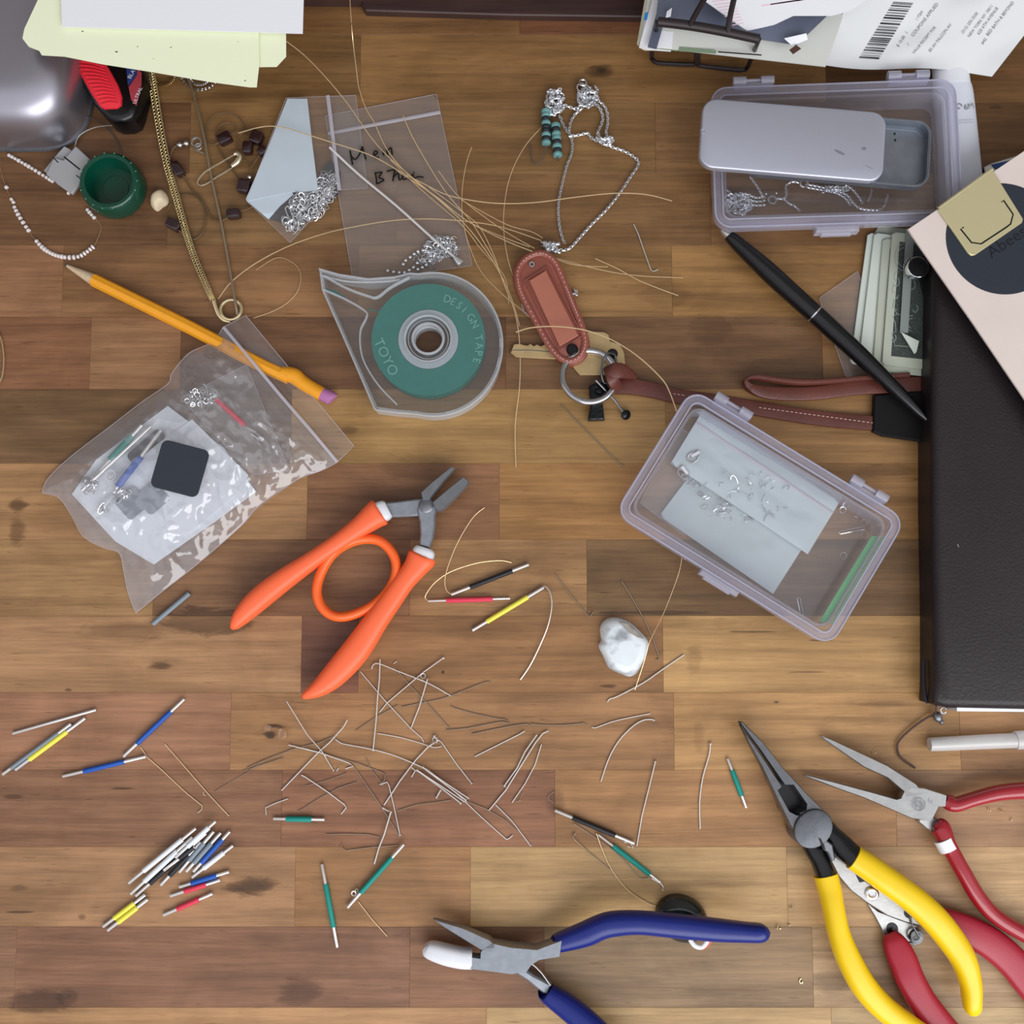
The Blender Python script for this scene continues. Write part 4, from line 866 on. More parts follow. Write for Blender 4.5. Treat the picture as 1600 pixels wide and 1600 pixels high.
M['bluecard'] = pmat('blue_card', (36, 74, 140), .5)
t = thing('blue_packet', 'small blue and grey packet showing between the squeeze tube and the kraft card', 'packet')
MB().slab(outline([(1536, 262), (1548, 256), (1600, 240), (1640, 232), (1650, 280), (1545, 300)], .003), .0005, .004, .0004).build('wrapper', M['dull_silver'], t)
MB().slab(outline([(1549, 257), (1600, 246), (1640, 238), (1640, 260), (1556, 264)], .0043), .0041, .0044).build('label_print', M['bluecard'], t)

# ================================================================ notebook, kraft card, clip
M['leather'] = pmat('dark_brown_leather', (34, 27, 29), .42, bump=.35, bscale=900, spec=.38, var=.1, vscale=60)
t = thing('leather_notebook', 'thick dark brown leather notebook at the right edge', 'notebook')
ZN = .0185
mb = MB(); P = outline([(1443, 395), (1440, 600), (1440, 800), (1443, 950), (1443, 1060), (1442, 1096), (1466, 1103), (1600, 1106), (1720, 1107), (1720, 395)], .005)
mb.slab(P, .0006, ZN, .0042, steps=5); mb.build('cover', M['leather'], t, sharp=60)
mb = MB(); mb.slab(outline([(1470, 420), (1700, 420), (1700, 1111), (1485, 1109)], .008), .003, .0155); mb.build('pages', M['paper'], t)
mb = MB(); mb.tube(pxz([(1444, 1030, 9), (1443.5, 1055, 9.5), (1445, 1080, 10), (1449, 1099, 10)], 4), 2.2*S, 8, flat=.5); mb.build('elastic', pmat('navy_elastic', (16, 18, 40), .6), t)
t = thing('cord_charm', 'brown cord bookmark with a small metal bead and ring below the notebook', 'bookmark')
mb = MB(); mb.tube(pxz([(1463, 1102, 9), (1462, 1112, 6), (1460, 1117, 3), (1448, 1122, 2), (1425, 1138, 1.6), (1407, 1155, 1.4), (1402, 1166, 1.4), (1405, 1180, 1.4), (1415, 1190, 1.3), (1430, 1200, 1)], 6), 1.7*S, 7, flat=.7); mb.build('cord', pmat('brown_cord', (74, 52, 44), .7), t)
mb = MB(); mb.ring(at(1474, 1110, .006), 4.4*S, 1.6*S, 16, 6, arc=.86, ang=.3); mb.build('ring', M['bright'], t)
mb = MB(); mb.ball(at(1465, 1120, .004), 7*S, 9*S, 6*S, 12, 8, .5); mb.ball(at(1471, 1128, .003), 4*S); mb.build('bead', M['dark_steel'], t)

def kraft(): return pmat('kraft_card', (220, 206, 198), .75, bump=.1, bscale=500, var=.035, vscale=40)
M['kraft'] = kraft(); M['navy'] = pmat('dark_blue_disc', (34, 42, 54), .5, bump=.1, bscale=1200)
ZK = .0272
t = thing('kraft_card', 'pinkish kraft card with a large dark round label, lying over the notebook', 'card')
mb = MB(); mb.slab(outline([(1419, 358), (1600, 236), (1690, 178), (1840, 420), (1660, 716), (1600, 622), (1520, 504), (1424, 366)], ZK), ZK-.0012, ZK, .0001); mb.build('sleeve', M['kraft'], t, smooth=False)
c = at(1567, 373, ZK); mb = MB(); R0 = 90*S*.96
mb.slab([(c.x + R0*math.cos(a), c.y + R0*math.sin(a)) for a in [i*2*math.pi/72 for i in range(72)]], ZK, ZK+.00015); mb.build('round_label', M['navy'], t)
mb = MB(); print_text(mb, 'Abees', 1549, 404, ZK+.00016, 25, 34, xs=1.1); mb.build('lettering', pmat('black_print', (14, 17, 24), .35), t)
M['clipgold'] = pmat('gold_clip_metal', (204, 194, 152), .42, .4)
t = thing('gold_clip', 'flat gold square clip with a black bracket line, clamped on the kraft card', 'clip')
mb = MB(); CP = [(1466, 327), (1549, 266), (1553, 268), (1599, 342), (1597, 348), (1524, 398), (1518, 399), (1513, 395)]
mb.slab(outline(CP, ZK+.0014), ZK+.0003, ZK+.0014, .0003); mb.build('plate', M['clipgold'], t)
mb = MB(); mb.tube(pxz([(1466, 326, ZK*1000+.6), (1550, 265, ZK*1000+.6)]), 3.0*S, 10); mb.build('hinge_roll', M['clipgold'], t)
mb = MB(); mb.tube(pxz([(1565, 316, ZK*1000+1.4), (1568, 313, ZK*1000+1.4), (1583, 335, ZK*1000+1.4), (1579, 350, ZK*1000+1.4), (1571, 356, ZK*1000+1.4), (1533, 381, ZK*1000+1.4), (1518, 379, ZK*1000+1.4), (1501, 358, ZK*1000+1.4), (1506, 355, ZK*1000+1.4)]), 1.7*S, 4, flat=.1); mb.build('bracket_line', M['black'], t)

# ================================================================ banknotes
M['note_pale'] = pmat('banknote_paper', (176, 182, 166), .8); M['note_bright'] = pmat('banknote_paper_light', (200, 208, 198), .8)
M['note_ink'] = pmat('banknote_ink', (58, 66, 62), .8, var=.5, vscale=1400); M['note_line'] = pmat('banknote_scroll', (140, 150, 142), .8)
notes = [((1356, 363), (1333, 524), 2.0, 'note_bright', 'leftmost folded banknote in the fan'), ((1366, 363), (1343, 545), 3.2, 'note_bright', 'second banknote from the left, brightest border'),
         ((1379, 372), (1364, 561), 4.2, 'note_pale', 'third banknote from the left'), ((1394, 362), (1378, 562), 5.4, 'note_pale', 'fourth banknote from the left'), ]
for k, (a, b, z, m, lab) in enumerate(notes):
    t = thing('banknote', 'pale green ' + lab, 'banknote', 'fanned banknotes')
    A = at(a[0], a[1], z*.001); B = at(b[0], b[1]+10, z*.001); d = (B-A).normalized(); n = Vector((-d.y, d.x, 0)); 
    if n.x < 0: n = -n
    L = .0645; Wd = .060
    def q(u, v, zz=0.0): p = A + d*(u*L) + n*(v*Wd); return (p.x, p.y)
    mb = MB(); mb.slab([q(0, .03), q(.02, 0), q(.98, 0), q(1, .02), q(1, 1), q(0, 1)], z*.001-.0006, z*.001, .0002); mb.build('paper', M[m], t)
    mb = MB(); mb.slab([q(.07, .13 if k < 2 else .065), q(.93, .13 if k < 2 else .065), q(.93, .95), q(.07, .95)], z*.001, z*.001+.00005); mb.build('engraving', M['note_ink'], t)
    if k == 3:
        mb = MB(); zz = z + .07
        def arcs(cx, cy, r, a0, a1, w=.6, n_=10):
            mb.tube([at(cx + r*math.cos(math.radians(a0+(a1-a0)*i/n_)), cy + r*1.5*math.sin(math.radians(a0+(a1-a0)*i/n_)), zz*.001) for i in range(n_+1)], w*S, 4, flat=.1)
        for c_ in ((1412, 402, 14), (1412, 402, 10), (1428, 400, 12), (1402, 432, 5), (1398, 452, 4), (1402, 475, 6), (1424, 505, 8), (1424, 505, 5)): arcs(*c_, 90, 290)
        for c_ in ((1400, 440, 5), (1406, 480, 8), (1396, 528, 4), (1425, 445, 5), (1430, 482, 4)): arcs(*c_, -60, 160, .7)
        for p_ in ([(1403, 490), (1395, 494), (1399, 505), (1400, 518), (1393, 521), (1397, 533), (1398, 540), (1425, 542)], [(1404, 462), (1396, 470), (1395, 482)]):
            mb.tube([at(x, y, zz*.001) for x, y in p_], .7*S, 4, flat=.1)
        mb.build('scroll_print', M['note_line'], t)
t = thing('banknote', 'top banknote of the fan, a pale strip with a folded-over corner', 'banknote', 'fanned banknotes')
mb = MB(); add_grid(mb, patch((1416, 357, 7.0), (1429, 357, 7.2), (1419, 520, 7.2), (1406, 520, 6.8), 3, 12), .0003); mb.build('strip', pmat('banknote_grey', (132, 140, 136), .8), t)
mb = MB(); mb.slab(outline([(1408, 519), (1436, 533), (1432, 550), (1429, 553)], .0078), .0074, .0078); mb.build('folded_corner', M['note_bright'], t)
t = thing('banknote', 'lowest banknote, its edge showing below the fan beside the pen', 'banknote', 'fanned banknotes')
mb = MB(); mb.slab(outline([(1366, 365), (1374, 352), (1400, 356), (1450, 362), (1450, 574), (1386, 571), (1372, 556)], .0014), .0004, .0014); mb.build('paper', M['note_pale'], t)
t = thing('snap_button', 'black snap button with a chrome rim on a small black tab over the banknotes', 'snap')
c = at(1435, 417, .0165); mb = MB(); mb.lathe(c, [(16.2*S, -.004), (17*S, -.0008), (16.6*S, 0), (15.8*S, .0001), (15.5*S, -.0004)], 28, open_=True); mb.build('chrome_rim', M['bright'], t)
mb = MB(); mb.lathe(c + Vector((0, 0, -.0004)), [(15.7*S, 0), (9*S, .0002), (0, .0003)], 28); mb.build('cap', pmat('matte_black', (8, 8, 10), .6, spec=.25), t)
mb = MB(); mb.slab(outline([(1430, 404), (1449, 398), (1450, 432), (1446, 444), (1444, 461), (1439, 436)], .0125), .0105, .0125); mb.build('tab', M['black'], t)
mb = MB()
q = random.Random(3)
for i in range(9):
    a = math.radians(130 + i*12); mb.ball(at(1433 + 20*math.cos(a), 419 - 20*math.sin(a)*1.0, .0088), 2.2*S, 2.2*S, 1.4*S, 6, 4)
mb.build('rhinestone', M['bright'], t)['kind'] = 'stuff'
bag('glassine_bag', 'empty greyish glassine bag under the black pen beside the banknotes', [(1280, 466), (1340, 424), (1400, 590), (1322, 590)], .9, 12, 'film', .3)

# ================================================================ black pen, strap, tab
t = thing('black_pen', 'slim black ballpoint pen with a silver tip and a thin silver ring', 'pen')
mb = MB(); sweep(mb, [(1128, 359, 9, 4.5, 1.3), (1134, 364, 9, 6.5, 2), (1143, 372, 9, 6.5, 2)], 16, 3); mb.build('tip', M['dull_silver'], t)
mb = MB(); sweep(mb, [(1139, 368, 9, 8, 2.4), (1143, 372, 9, 10, 3), (1165, 392, 9, 12.5, 3.8), (1200, 424, 9, 15, 4.4), (1235, 456, 9, 15, 4.4), (1273, 490, 9, 14.6, 4.3)], 22, 5); mb.build('front_barrel', M['black'], t)
mb = MB(); sweep(mb, [(1272.6, 489.6, 9, 15, 4.45), (1274.2, 491, 9, 15, 4.45)], 22, 0); mb.build('silver_ring', M['bright'], t)
mb = MB(); sweep(mb, [(1274, 491, 9, 14.6, 4.3), (1330, 542, 9.5, 14, 4.1), (1380, 590, 10, 12, 3.7), (1415, 624, 10, 9.5, 3), (1436, 644, 10, 7, 2.2), (1450, 657, 10, 4, 1.5)], 22, 5); mb.build('rear_barrel', M['black'], t)
t = thing('pen_loop', 'black leather pen-loop tab sticking out left of the notebook', 'tab')
mb = MB(); mb.slab(outline([(1366, 617), (1440, 610), (1450, 612), (1450, 692), (1436, 689), (1380, 681), (1364, 674)], .004), .0015, .0042, .0006); mb.build('flap', pmat('black_leather', (8, 7, 9), .6, bump=.1, spec=.25), t)
# ================================================================ dark ledge at the back of the desk
M['darkwood'] = pmat('dark_ledge_wood', (62, 42, 38), .5, bump=.15, bscale=60, ani=(1, 14, 1), var=.25, vscale=30)
t = thing('shelf_ledge', 'dark brown wooden ledge running along the back edge of the desk', 'ledge')
Yf = at(700, 11).y
mb = MB(); mb.slab([(at(380, 12).x, Yf+.0003), (at(1120, 12).x, Yf - .0012), (at(1120, 12).x, YT-.002), (at(380, 12).x, YT-.002)], .0002, .030, .0006); mb.build('upper_board', M['darkwood'], t, smooth=False)
mb = MB(); mb.slab(outline([(566, 11), (572, 20), (800, 27), (1120, 31), (1120, 0), (566, 0)], .003), .0002, .005, .0006); mb.build('lower_lip', M['darkwood'], t, smooth=False)

# ================================================================ paper heap in the black wire stand, top right
M['cream'] = pmat('cream_paper', (214, 214, 190), .7); M['postcard'] = pmat('grey_photo_print', (92, 98, 116), .35, var=.35, vscale=22)
M['pinkprint'] = pmat('faint_pink_print', (244, 206, 220), .7)
def leaf(name, label, pts, z, mat, thick=.0004, cat='paper', group=None, parent=None, zf=None, bev=0):
    mb = MB(); P = outline(pts, z*.001 if zf is None else .02)
    if zf is None: mb.slab(P, z*.001 - thick, z*.001, bev)
    o = mb.build(name, M[mat], parent, smooth=False)
    return tag(o, label, cat, group) if parent is None else o
G_ = 'papers in the wire stand'
t = thing('paper_stack', 'cream and white envelopes standing at the left of the wire stand', 'paper', G_)
for k, (x, m) in enumerate(((996, 'cream'), (1000, 'paper'), (1004, 'cream'))):
    leaf('envelope', None, [(x, 64+k*4), (x+5, 68+k*3), (x+40, 74), (x+60, -60), (x+22, -60)], 22+k*2, m, .003, parent=t)
leaf('envelope', None, [(1000, 68), (1011, 71), (1050, 74), (1060, -60), (1031, -60), (1018, 5)], 30, 'paper', .004, parent=t)
mb = MB(); mb.slab(outline([(1008, 20), (1013, 18), (1011, 30), (1006, 31)], .0305), .030, .0304); mb.build('sticker', pmat('blue_sticker', (30, 140, 220), .5), t)
t = thing('magazine', 'open pale magazine page with a green strip behind the wire stand', 'magazine')
mb = MB(); add_grid(mb, patch((1040, -40, 33), (1340, -40, 33), (1290, 104, 24), (1024, 74, 28), 14, 8, lambda u, v: 1.2*math.sin(u*5+v)), .0006); mb.build('page', pmat('magazine_paper', (206, 207, 200), .6), t)
mb = MB(); add_grid(mb, patch((1027, 70, 28.6), (1060, 72, 28.6), (1058, 80, 28.4), (1025, 76, 28.4), 3, 1)); add_grid(mb, patch((1062, 73, 29.2), (1120, 79, 28.6), (1118, 84, 28.4), (1060, 80, 28.9), 6, 1)); mb.build('green_print', pmat('green_print', (120, 140, 112), .6), t, smooth=False)
mb = MB(); add_grid(mb, patch((1122, 80, 29), (1190, 85, 28), (1190, 87, 28), (1122, 82, 29), 8, 1)); mb.build('black_rule', M['black'], t, smooth=False)
t = thing('photo_postcard', 'dark grey photographic postcard behind the wire stand', 'postcard')
mb = MB(); add_grid(mb, patch((1034, -50, 40), (1370, -50, 40), (1245, 70, 30), (1024, 36, 34), 12, 8, lambda u, v: 1.0*math.sin(u*6)), .0005); mb.build('print', M['postcard'], t)
mb = MB(); mb.slab(outline([(1012, 73), (1026, 76), (1042, 20), (1026, 20)], .033), .0324, .033); mb.build('folded_edge', M['postcard'], t, smooth=False)
mb = MB(); add_grid(mb, patch((1225, 60, 34), (1260, 52, 34), (1262, 62, 33), (1238, 72, 33), 2, 2)); add_grid(mb, patch((1042, 18, 38), (1050, 12, 38), (1048, 26, 37), (1040, 28, 37), 2, 2)); mb.build('white_patch', M['paper'], t, smooth=False)
mb = MB(); add_grid(mb, patch((1233, 78, 34), (1244, 70, 34), (1252, 76, 33.5), (1239, 85, 33.5), 2, 2)); mb.build('brown_patch', pmat('brown_print', (72, 42, 32), .6), t, smooth=False)
t = thing('printed_sheet', 'white sheet with faint pink print, its corner pointing down in front of the postcard', 'paper', None)
mb = MB(); mb.slab(outline([(1092, -60), (1100, 0), (1167, 48), (1210, 38), (1240, 24), (1300, 24), (1330, 16), (1440, -60)], .046), .0455, .046); mb.build('sheet', M['paper'], t, smooth=False)
mb = MB()
for k in range(9):
    x0, y0 = 1112+k*4, 2+k*4.6
    mb.slab(outline([(x0, y0), (x0+34-k*2, y0-4), (x0+34-k*2, y0-2.6), (x0, y0+1.4)], .0461), .04602, .04606)
for k in range(7):
    x0, y0 = 1190+k*14, 8-k*2; mb.slab(outline([(x0, y0), (x0+44, y0-7), (x0+44, y0-5), (x0, y0+2)], .0461), .04602, .04606)
o = mb.build('pink_lines', M['pinkprint'], t, smooth=False); o['kind'] = 'stuff'
# receipt: a rumpled sheet whose far side rises
t = thing('receipt', 'long crumpled white receipt with a barcode, top right corner', 'receipt')
def rz(u, v): return 2.2*math.sin(u*9 + v*3)*(1-v*.4) + 1.4*noise.noise(Vector((u*5, v*4, 1)))
RC = ((1356, -60, 40), (1690, -60, 34), (1550, 117, 10), (1279, 100, 14))
def rpt(u, v, dz=0.0):
    p = [(RC[0][k]*(1-u)+RC[1][k]*u)*(1-v) + (RC[3][k]*(1-u)+RC[2][k]*u)*v for k in range(3)]
    w = 4*math.sin(u*7)*v
    return at(p[0], p[1]+w, (p[2]+rz(u, v)+dz)*.001)
G = [[rpt(i/40, j/20) for i in range(41)] for j in range(21)]
mb = MB(); add_grid(mb, G, .0002); mb.build('sheet', pmat('receipt_paper', (214, 216, 216), .7), t)
def ruv(px, py):
    u, v = .5, .5
    for _ in range(40):
        x = (RC[0][0]*(1-u)+RC[1][0]*u)*(1-v) + (RC[3][0]*(1-u)+RC[2][0]*u)*v
        y = (RC[0][1]*(1-u)+RC[1][1]*u)*(1-v) + (RC[3][1]*(1-u)+RC[2][1]*u)*v + 4*math.sin(u*7)*v
        u += (px - x)/300*.7 + (py - y)/200*.35; v += (py - y)/170*.7
    return u, v
mb = MB(); q = random.Random(2); s_ = 0.0
while s_ < 1.0:
    w = q.choice((.012, .02, .008, .03)); a0, a1 = s_, min(1, s_+w)
    P0 = (1342 + 54*(1-a0), 91 - 88*(1-a0)); P1 = (1342 + 54*(1-a1), 91 - 88*(1-a1))
    V = []
    for (X, Y) in ((P0[0], P0[1]), (P0[0]+31, P0[1]+2), (P1[0]+31, P1[1]+2), (P1[0], P1[1])):
        u, v = ruv(X, Y); V.append(rpt(u, v, .25))
    mb.add(V, [(0, 1, 2, 3)]); s_ = a1 + q.choice((.012, .02, .03))
mb.build('barcode', M['black'], t, smooth=False)
mb = MB()
def rtext(s, px, py, size, ang):
    V, F = text_geo(s, 1.0, 0.0); a = math.radians(ang); W = []
    for (x, y, _z) in V:
        X = px + size*(x*math.cos(a) - y*math.sin(a)); Y = py - size*(x*math.sin(a) + y*math.cos(a)); u, v = ruv(X, Y); W.append(rpt(u, v, .3))
    mb.add(W, F)
for (s, x, y, sz, an) in (('COUPONS APPLIED', 1427, 58, 7.4, 52), ('1 ITEM', 1433, 33, 6, 54), ('$ 15.00', 1404, 74, 6.5, 56), ('I', 1418, 53, 7, 52), ('I', 1419, 72, 7, 20), ('VALUE RECEIPT FOR', 1428, 85, 6, 50), ('83 AV FALCON AV', 1454, 82, 6.6, 52),
    ('(212) 255-3550', 1505, 53, 6.4, 53), ('NEW YORK NY 10011', 1515, 59, 6.4, 53), ('620 6TH AVENUE', 1530, 55, 6.8, 54), ('BED BATH & BEYOND', 1544, 57, 6.8, 52), ('#42', 1536, 70, 6.8, 52)): rtext(s, x, y, sz, an)
mb.build('receipt_print', M['greyink'], t, smooth=False)
# wire stand
t = thing('wire_stand', 'black wire letter stand holding the papers at the top of the desk', 'stand')
mb = MB(); mb.tube(pxz([(1028, 34, 46), (1078, 40, 46), (1130, 49, 46), (1186, 61, 46)], 3), .0021, 10); mb.build('top_bar', M['black_metal'], t)
mb = MB(); mb.tube(pxz([(1027, 34, 45), (1023, 62, 20), (1018, 88, 5), (1024, 97, 4), (1035, 99, 4), (1080, 101, 4), (1087, 97, 6), (1088, 82, 22)], 5), .0011, 8); mb.build('foot_loop', M['black_metal'], t)
mb = MB(); mb.tube(pxz([(1186, 61, 45), (1176, 86, 18), (1168, 105, 5), (1160, 109, 4), (1150, 109, 4), (1096, 103, 4), (1091, 98, 6), (1091, 82, 22)], 5), .0011, 8); mb.build('foot_loop', M['black_metal'], t)
for p in (((1078, 39, 47), (1087, 22, 52), (1101, -2, 60)), ((1137, 50, 47), (1141, 25, 52), (1147, -2, 60))):
    mb = MB(); mb.tube(pxz(p, 3), .0013, 8); mb.build('upright_wire', M['black_metal'], t)

# ================================================================ key fob, ring, key, strap
M['leather_tan'] = pmat('reddish_tan_leather', (142, 78, 64), .38, bump=.25, bscale=700, var=.14, vscale=80, coat=.2)
M['leather_tan2'] = pmat('smooth_tan_leather', (170, 104, 84), .45, bump=.1, bscale=700, var=.1, vscale=60)
M['leather_red'] = pmat('dark_red_brown_leather', (92, 46, 36), .42, bump=.3, bscale=500, var=.2, vscale=60)
M['stitch'] = pmat('pale_stitching', (220, 180, 168), .7)
t = thing('leather_key_fob', 'reddish tan stitched leather key fob with a rectangular window', 'key fob')
FO = [(802, 436), (801, 422), (806, 409), (815, 399), (827, 392), (842, 389), (857, 394), (868, 404), (878, 423), (888, 446), (900, 474), (912, 502), (920, 524), (922, 538), (918, 554), (908, 565), (894, 570), (880, 566), (866, 554), (853, 536), (840, 514), (827, 491), (814, 468), (806, 452)]
cx_, cy_ = 861, 480
mb = MB(); mb.slab(outline(FO, .007, 3), .0012, .0066, .0016, steps=3); mb.build('back', M['leather_tan'], t)
inn = lambda s: [(cx_ + (x-cx_)*s + 0, cy_ + (y-cy_)*(1-(1-s)*.55)) for x, y in FO]
mb = MB(); A = cr([(p[0], p[1], 6.9) for p in inn(.875)], 3, True); mb.tube(pxz(A), 5.4*S, 10, closed=True, flat=.62); mb.build('padded_edge', M['leather_tan'], t)
mb = MB(); A = pxz(cr([(p[0], p[1], 8.2) for p in inn(.875)], 6, True)); acc = 0; last = A[0]; i = 0
for a, b in zip(A, A[1:] + A[:1]):
    acc += (b-a).length
    if acc > 4.6*S:
        d = (b-a).normalized(); mb.tube([a - d*1.7*S, a + d*1.7*S], .62*S, 5); acc = 0
o = mb.build('stitching', M['stitch'], t); o['kind'] = 'stuff'
mb = MB(); mb.slab(outline([(827, 438), (853, 422), (904, 524), (874, 541)], .0078), .0066, .0078, .0003); mb.build('window_insert', M['leather_tan2'], t)
mb = MB(); mb.tube(pxz([(821, 438, 7.4), (855, 416, 7.4), (910, 524, 7.4), (904, 528, 7.4), (874, 547, 7.4), (820, 438, 7.4)]), 1.3*S, 6); mb.build('window_frame', M['leather_tan'], t)
mb = MB(); mb.ring(at(831, 413, .0072), 3.5*S, 1.6*S, 14, 6); mb.build('rivet', M['dull_silver'], t)
mb = MB(); c = at(894, 547, .0066); mb.lathe(c, [(9*S, -.001), (9*S, .0014), (8*S, .0018), (7.5*S, .0006), (0, .0006)], 18); mb.build('eyelet', M['black'], t)
M['chrome'] = pmat('grey_chrome', (190, 190, 194), .16, 1.0)
t = thing('key_ring', 'large chrome split ring joining the leather fob, key and strap', 'ring')
c = at(921, 588, .0068); mb = MB(); mb.ring(c, 42*S, 5.2*S, 52, 12, (-.10, .10, 1)); mb.ring(c + Vector((0, 0, -.0018)), 41*S, 4.4*S, 52, 10, (-.10, .10, 1)); mb.build('ring', M['chrome'], t)
t = thing('small_ring', 'thin dark split ring through the hole of the brass key', 'ring')
mb = MB(); mb.tube(pxz([(958, 553, 5), (949, 553, 8), (942, 565, 8.5), (940, 582, 8), (944, 598, 5), (954, 596, 4), (962, 580, 4), (962, 560, 4)], 5, True), 1.9*S, 8, closed=True); mb.build('ring', M['dark_steel'], t)
M['keybrass'] = pmat('dull_key_brass', (196, 170, 124), .42, .6, bump=.1, bscale=800, var=.1, vscale=120)
t = thing('brass_key', 'dull brass door key lying under the leather fob', 'key')
mb = MB(); mb.slab(outline([(798, 551), (803, 538), (812, 537), (818, 539), (824, 540), (829, 537), (834, 541), (839, 538), (845, 541), (851, 538), (862, 541), (880, 542), (895, 530), (900, 520), (924, 518), (944, 519), (951, 523), (953, 533), (968, 538), (975, 550), (977, 568), (970, 580), (955, 586), (906, 586), (898, 577), (890, 566), (870, 561), (807, 558)], .0022), .0006, .0024, .0002); mb.build('blade_and_bow', M['keybrass'], t)
mb = MB(); mb.tube(pxz([(801, 547, 2.5), (830, 547, 2.5), (862, 550, 2.5)]), .8*S, 4, flat=.3); mb.build('groove', M['dark_steel'], t)
mb = MB(); mb.lathe(at(957, 553, .0024), [(8.5*S, 0), (8.5*S, .0001), (7.5*S, .0001)], 18); mb.build('key_hole', M['black'], t)
M['blackmetal'] = pmat('black_charm_metal', (34, 36, 38), .22, .7, bump=.5, bscale=500)
t = thing('black_charm', 'small black faceted metal charm hanging at the key ring', 'charm')
mb = MB(); mb.slab(outline([(921, 602), (930, 598), (942, 597), (952, 606), (950, 620), (942, 629), (945, 656), (919, 657), (923, 630), (921, 616)], .005), .0012, .0052, .0010, steps=2); mb.ball(at(936, 612, .0052), 8*S, 6*S, .0012, 7, 5); mb.build('charm_body', M['blackmetal'], t, sharp=20)
t = thing('nail_charm', 'little metal stick charm with a round head by the black charm', 'charm')
mb = MB(); mb.tube(pxz([(931, 594, 8), (948, 612, 6), (960, 625, 4), (973, 643, 3)]), 1.9*S, 8); mb.build('stick', M['dark_steel'], t)
mb = MB(); mb.lathe(at(977, 648, .0012), [(7*S, 0), (8*S, .0008), (5*S, .0016), (0, .0020)], 16, axis=(.3, -.3, 1)); mb.build('head', M['blackmetal'], t)
t = thing('leather_strap', 'dark reddish brown leather wrist strap knotted on the key ring', 'strap')
mb = MB(); sweep(mb, [(948, 606, 3, 6, 1), (960, 605, 3, 11, 1.4), (985, 604, 3, 13, 1.3), (1020, 610, 2, 12.5, 1.1), (1062, 620, 1.2, 12, 1), (1120, 628, .9, 12, .8), (1180, 638, 1.2, 12, 1), (1240, 648, 2, 12, 1.1), (1300, 656, 2, 12, 1.1), (1372, 662, 2, 12, 1.1)], 10, 6, .45); mb.build('long_band', M['leather_red'], t)
mb = MB(); sweep(mb, [(946, 576, 8, 4, 1), (956, 579, 11.5, 12, 1.8), (973, 580, 10, 12, 1.6), (993, 589, 5, 4, 1)], 12, 5, .6); sweep(mb, [(955, 576, 9, 9, 1), (957, 592, 11.5, 10, 1.4), (966, 609, 6, 9, 1)], 12, 5, .6); mb.build('knot', M['leather_red'], t)
mb = MB(); sweep(mb, [(1168, 592, 5, 3, 3.0), (1164, 598, 5.4, 4, 3.2), (1172, 606, 5.4, 7, 2.4), (1195, 613, 5.4, 10, 1.6), (1235, 616, 5, 11, 1.4), (1280, 614, 4.6, 11, 1.4), (1330, 607, 4, 11.5, 1.2), (1400, 602, 3.4, 12, 1), (1450, 600, 3, 12, 1)], 12, 6, .5); mb.build('loop_band', M['leather_red'], t)
mb = MB(); sweep(mb, [(1168, 592, 5, 3, 3.0), (1182, 590, 6, 4, 3.0), (1210, 594, 6, 4.5, 3.0), (1250, 598, 6, 4.5, 3.0), (1300, 596, 6, 4, 2.6), (1360, 590, 5, 4, 2), (1420, 586, 4, 4, 1.6)], 12, 6, .6); mb.build('loop_band', M['leather_red'], t)
mb = MB()
for k in range(26):
    x = 1186+k*7.0; y = 636+(x-1180)*.135; P = pxz([(x, y, 3.3), (x+4, y+.5, 3.3)]); mb.tube(P, .6*S, 4)
for k in range(3):
    P = pxz([(1052+k*6.5, 615+k, 3), (1056+k*6.5, 616+k, 3)]); mb.tube(P, .6*S, 4)
o = mb.build('stitching', M['stitch'], t); o['kind'] = 'stuff'

# ================================================================ silver necklace with turquoise beads
t = thing('silver_necklace', 'silver link necklace tumbled on the desk above the leather fob', 'necklace')
mb = MB()
C_ = lambda P, l=7.0, w=.85: chain(mb, P, l, w)
C_([(882, 380, 1.5), (876, 362, 1.2), (873, 340, 1.2), (873, 315, 1.2), (879, 285, 1.2), (886, 258, 1.2), (893, 240, 1.2), (894, 222, 1.5), (889, 207, 2)])
C_([(846, 384, 2), (862, 384, 2), (876, 391, 1.5), (890, 388, 1.4), (905, 372, 1.2), (925, 350, 1.2), (948, 327, 1.2), (968, 302, 1.2), (984, 278, 1.2), (998, 256, 1.2), (992, 246, 1.2), (975, 236, 1.2), (955, 229, 1.5), (945, 222, 2)])
C_([(889, 213, 2), (905, 211, 1.5), (918, 208, 1.5), (924, 215, 1.5), (935, 220, 2), (950, 218, 2), (960, 220, 2)])
C_([(889, 207, 2), (892, 190, 1.5), (900, 177, 1.5), (910, 168, 2), (915, 155, 2), (910, 145, 2.5)])
C_([(915, 152, 2), (928, 160, 2), (938, 170, 2), (942, 185, 1.6), (938, 198, 1.6), (934, 208, 2), (940, 216, 2)])
C_([(922, 150, 3), (936, 158, 2.6), (947, 170, 2), (950, 190, 2), (947, 207, 2), (952, 216, 2.4)])
C_([(878, 163, 2), (890, 167, 2), (901, 170, 2), (907, 163, 2)])
C_([(874, 180, 2), (880, 195, 1.6), (887, 207, 1.6)])
pile(mb, 866, 157, 17, 26, 1.5, 4.5, 6.8, .85, 120, 2); pile(mb, 918, 152, 17, 17, 1.5, 4.5, 6.8, .85, 90, 5); pile(mb, 948, 219, 14, 8, 1.5, 4, 6.8, .85, 40, 6); pile(mb, 862, 386, 16, 9, 1.5, 4, 6.4, .85, 50, 7)
C_([(930, 134, 3), (934, 143, 3), (926, 148, 3)]); C_([(850, 380, 3), (862, 390, 3), (876, 395, 2)]); C_([(846, 378, 3), (856, 380, 4), (868, 386, 4)])
C_([(932, 214, 4), (945, 226, 4), (958, 222, 3)]); 
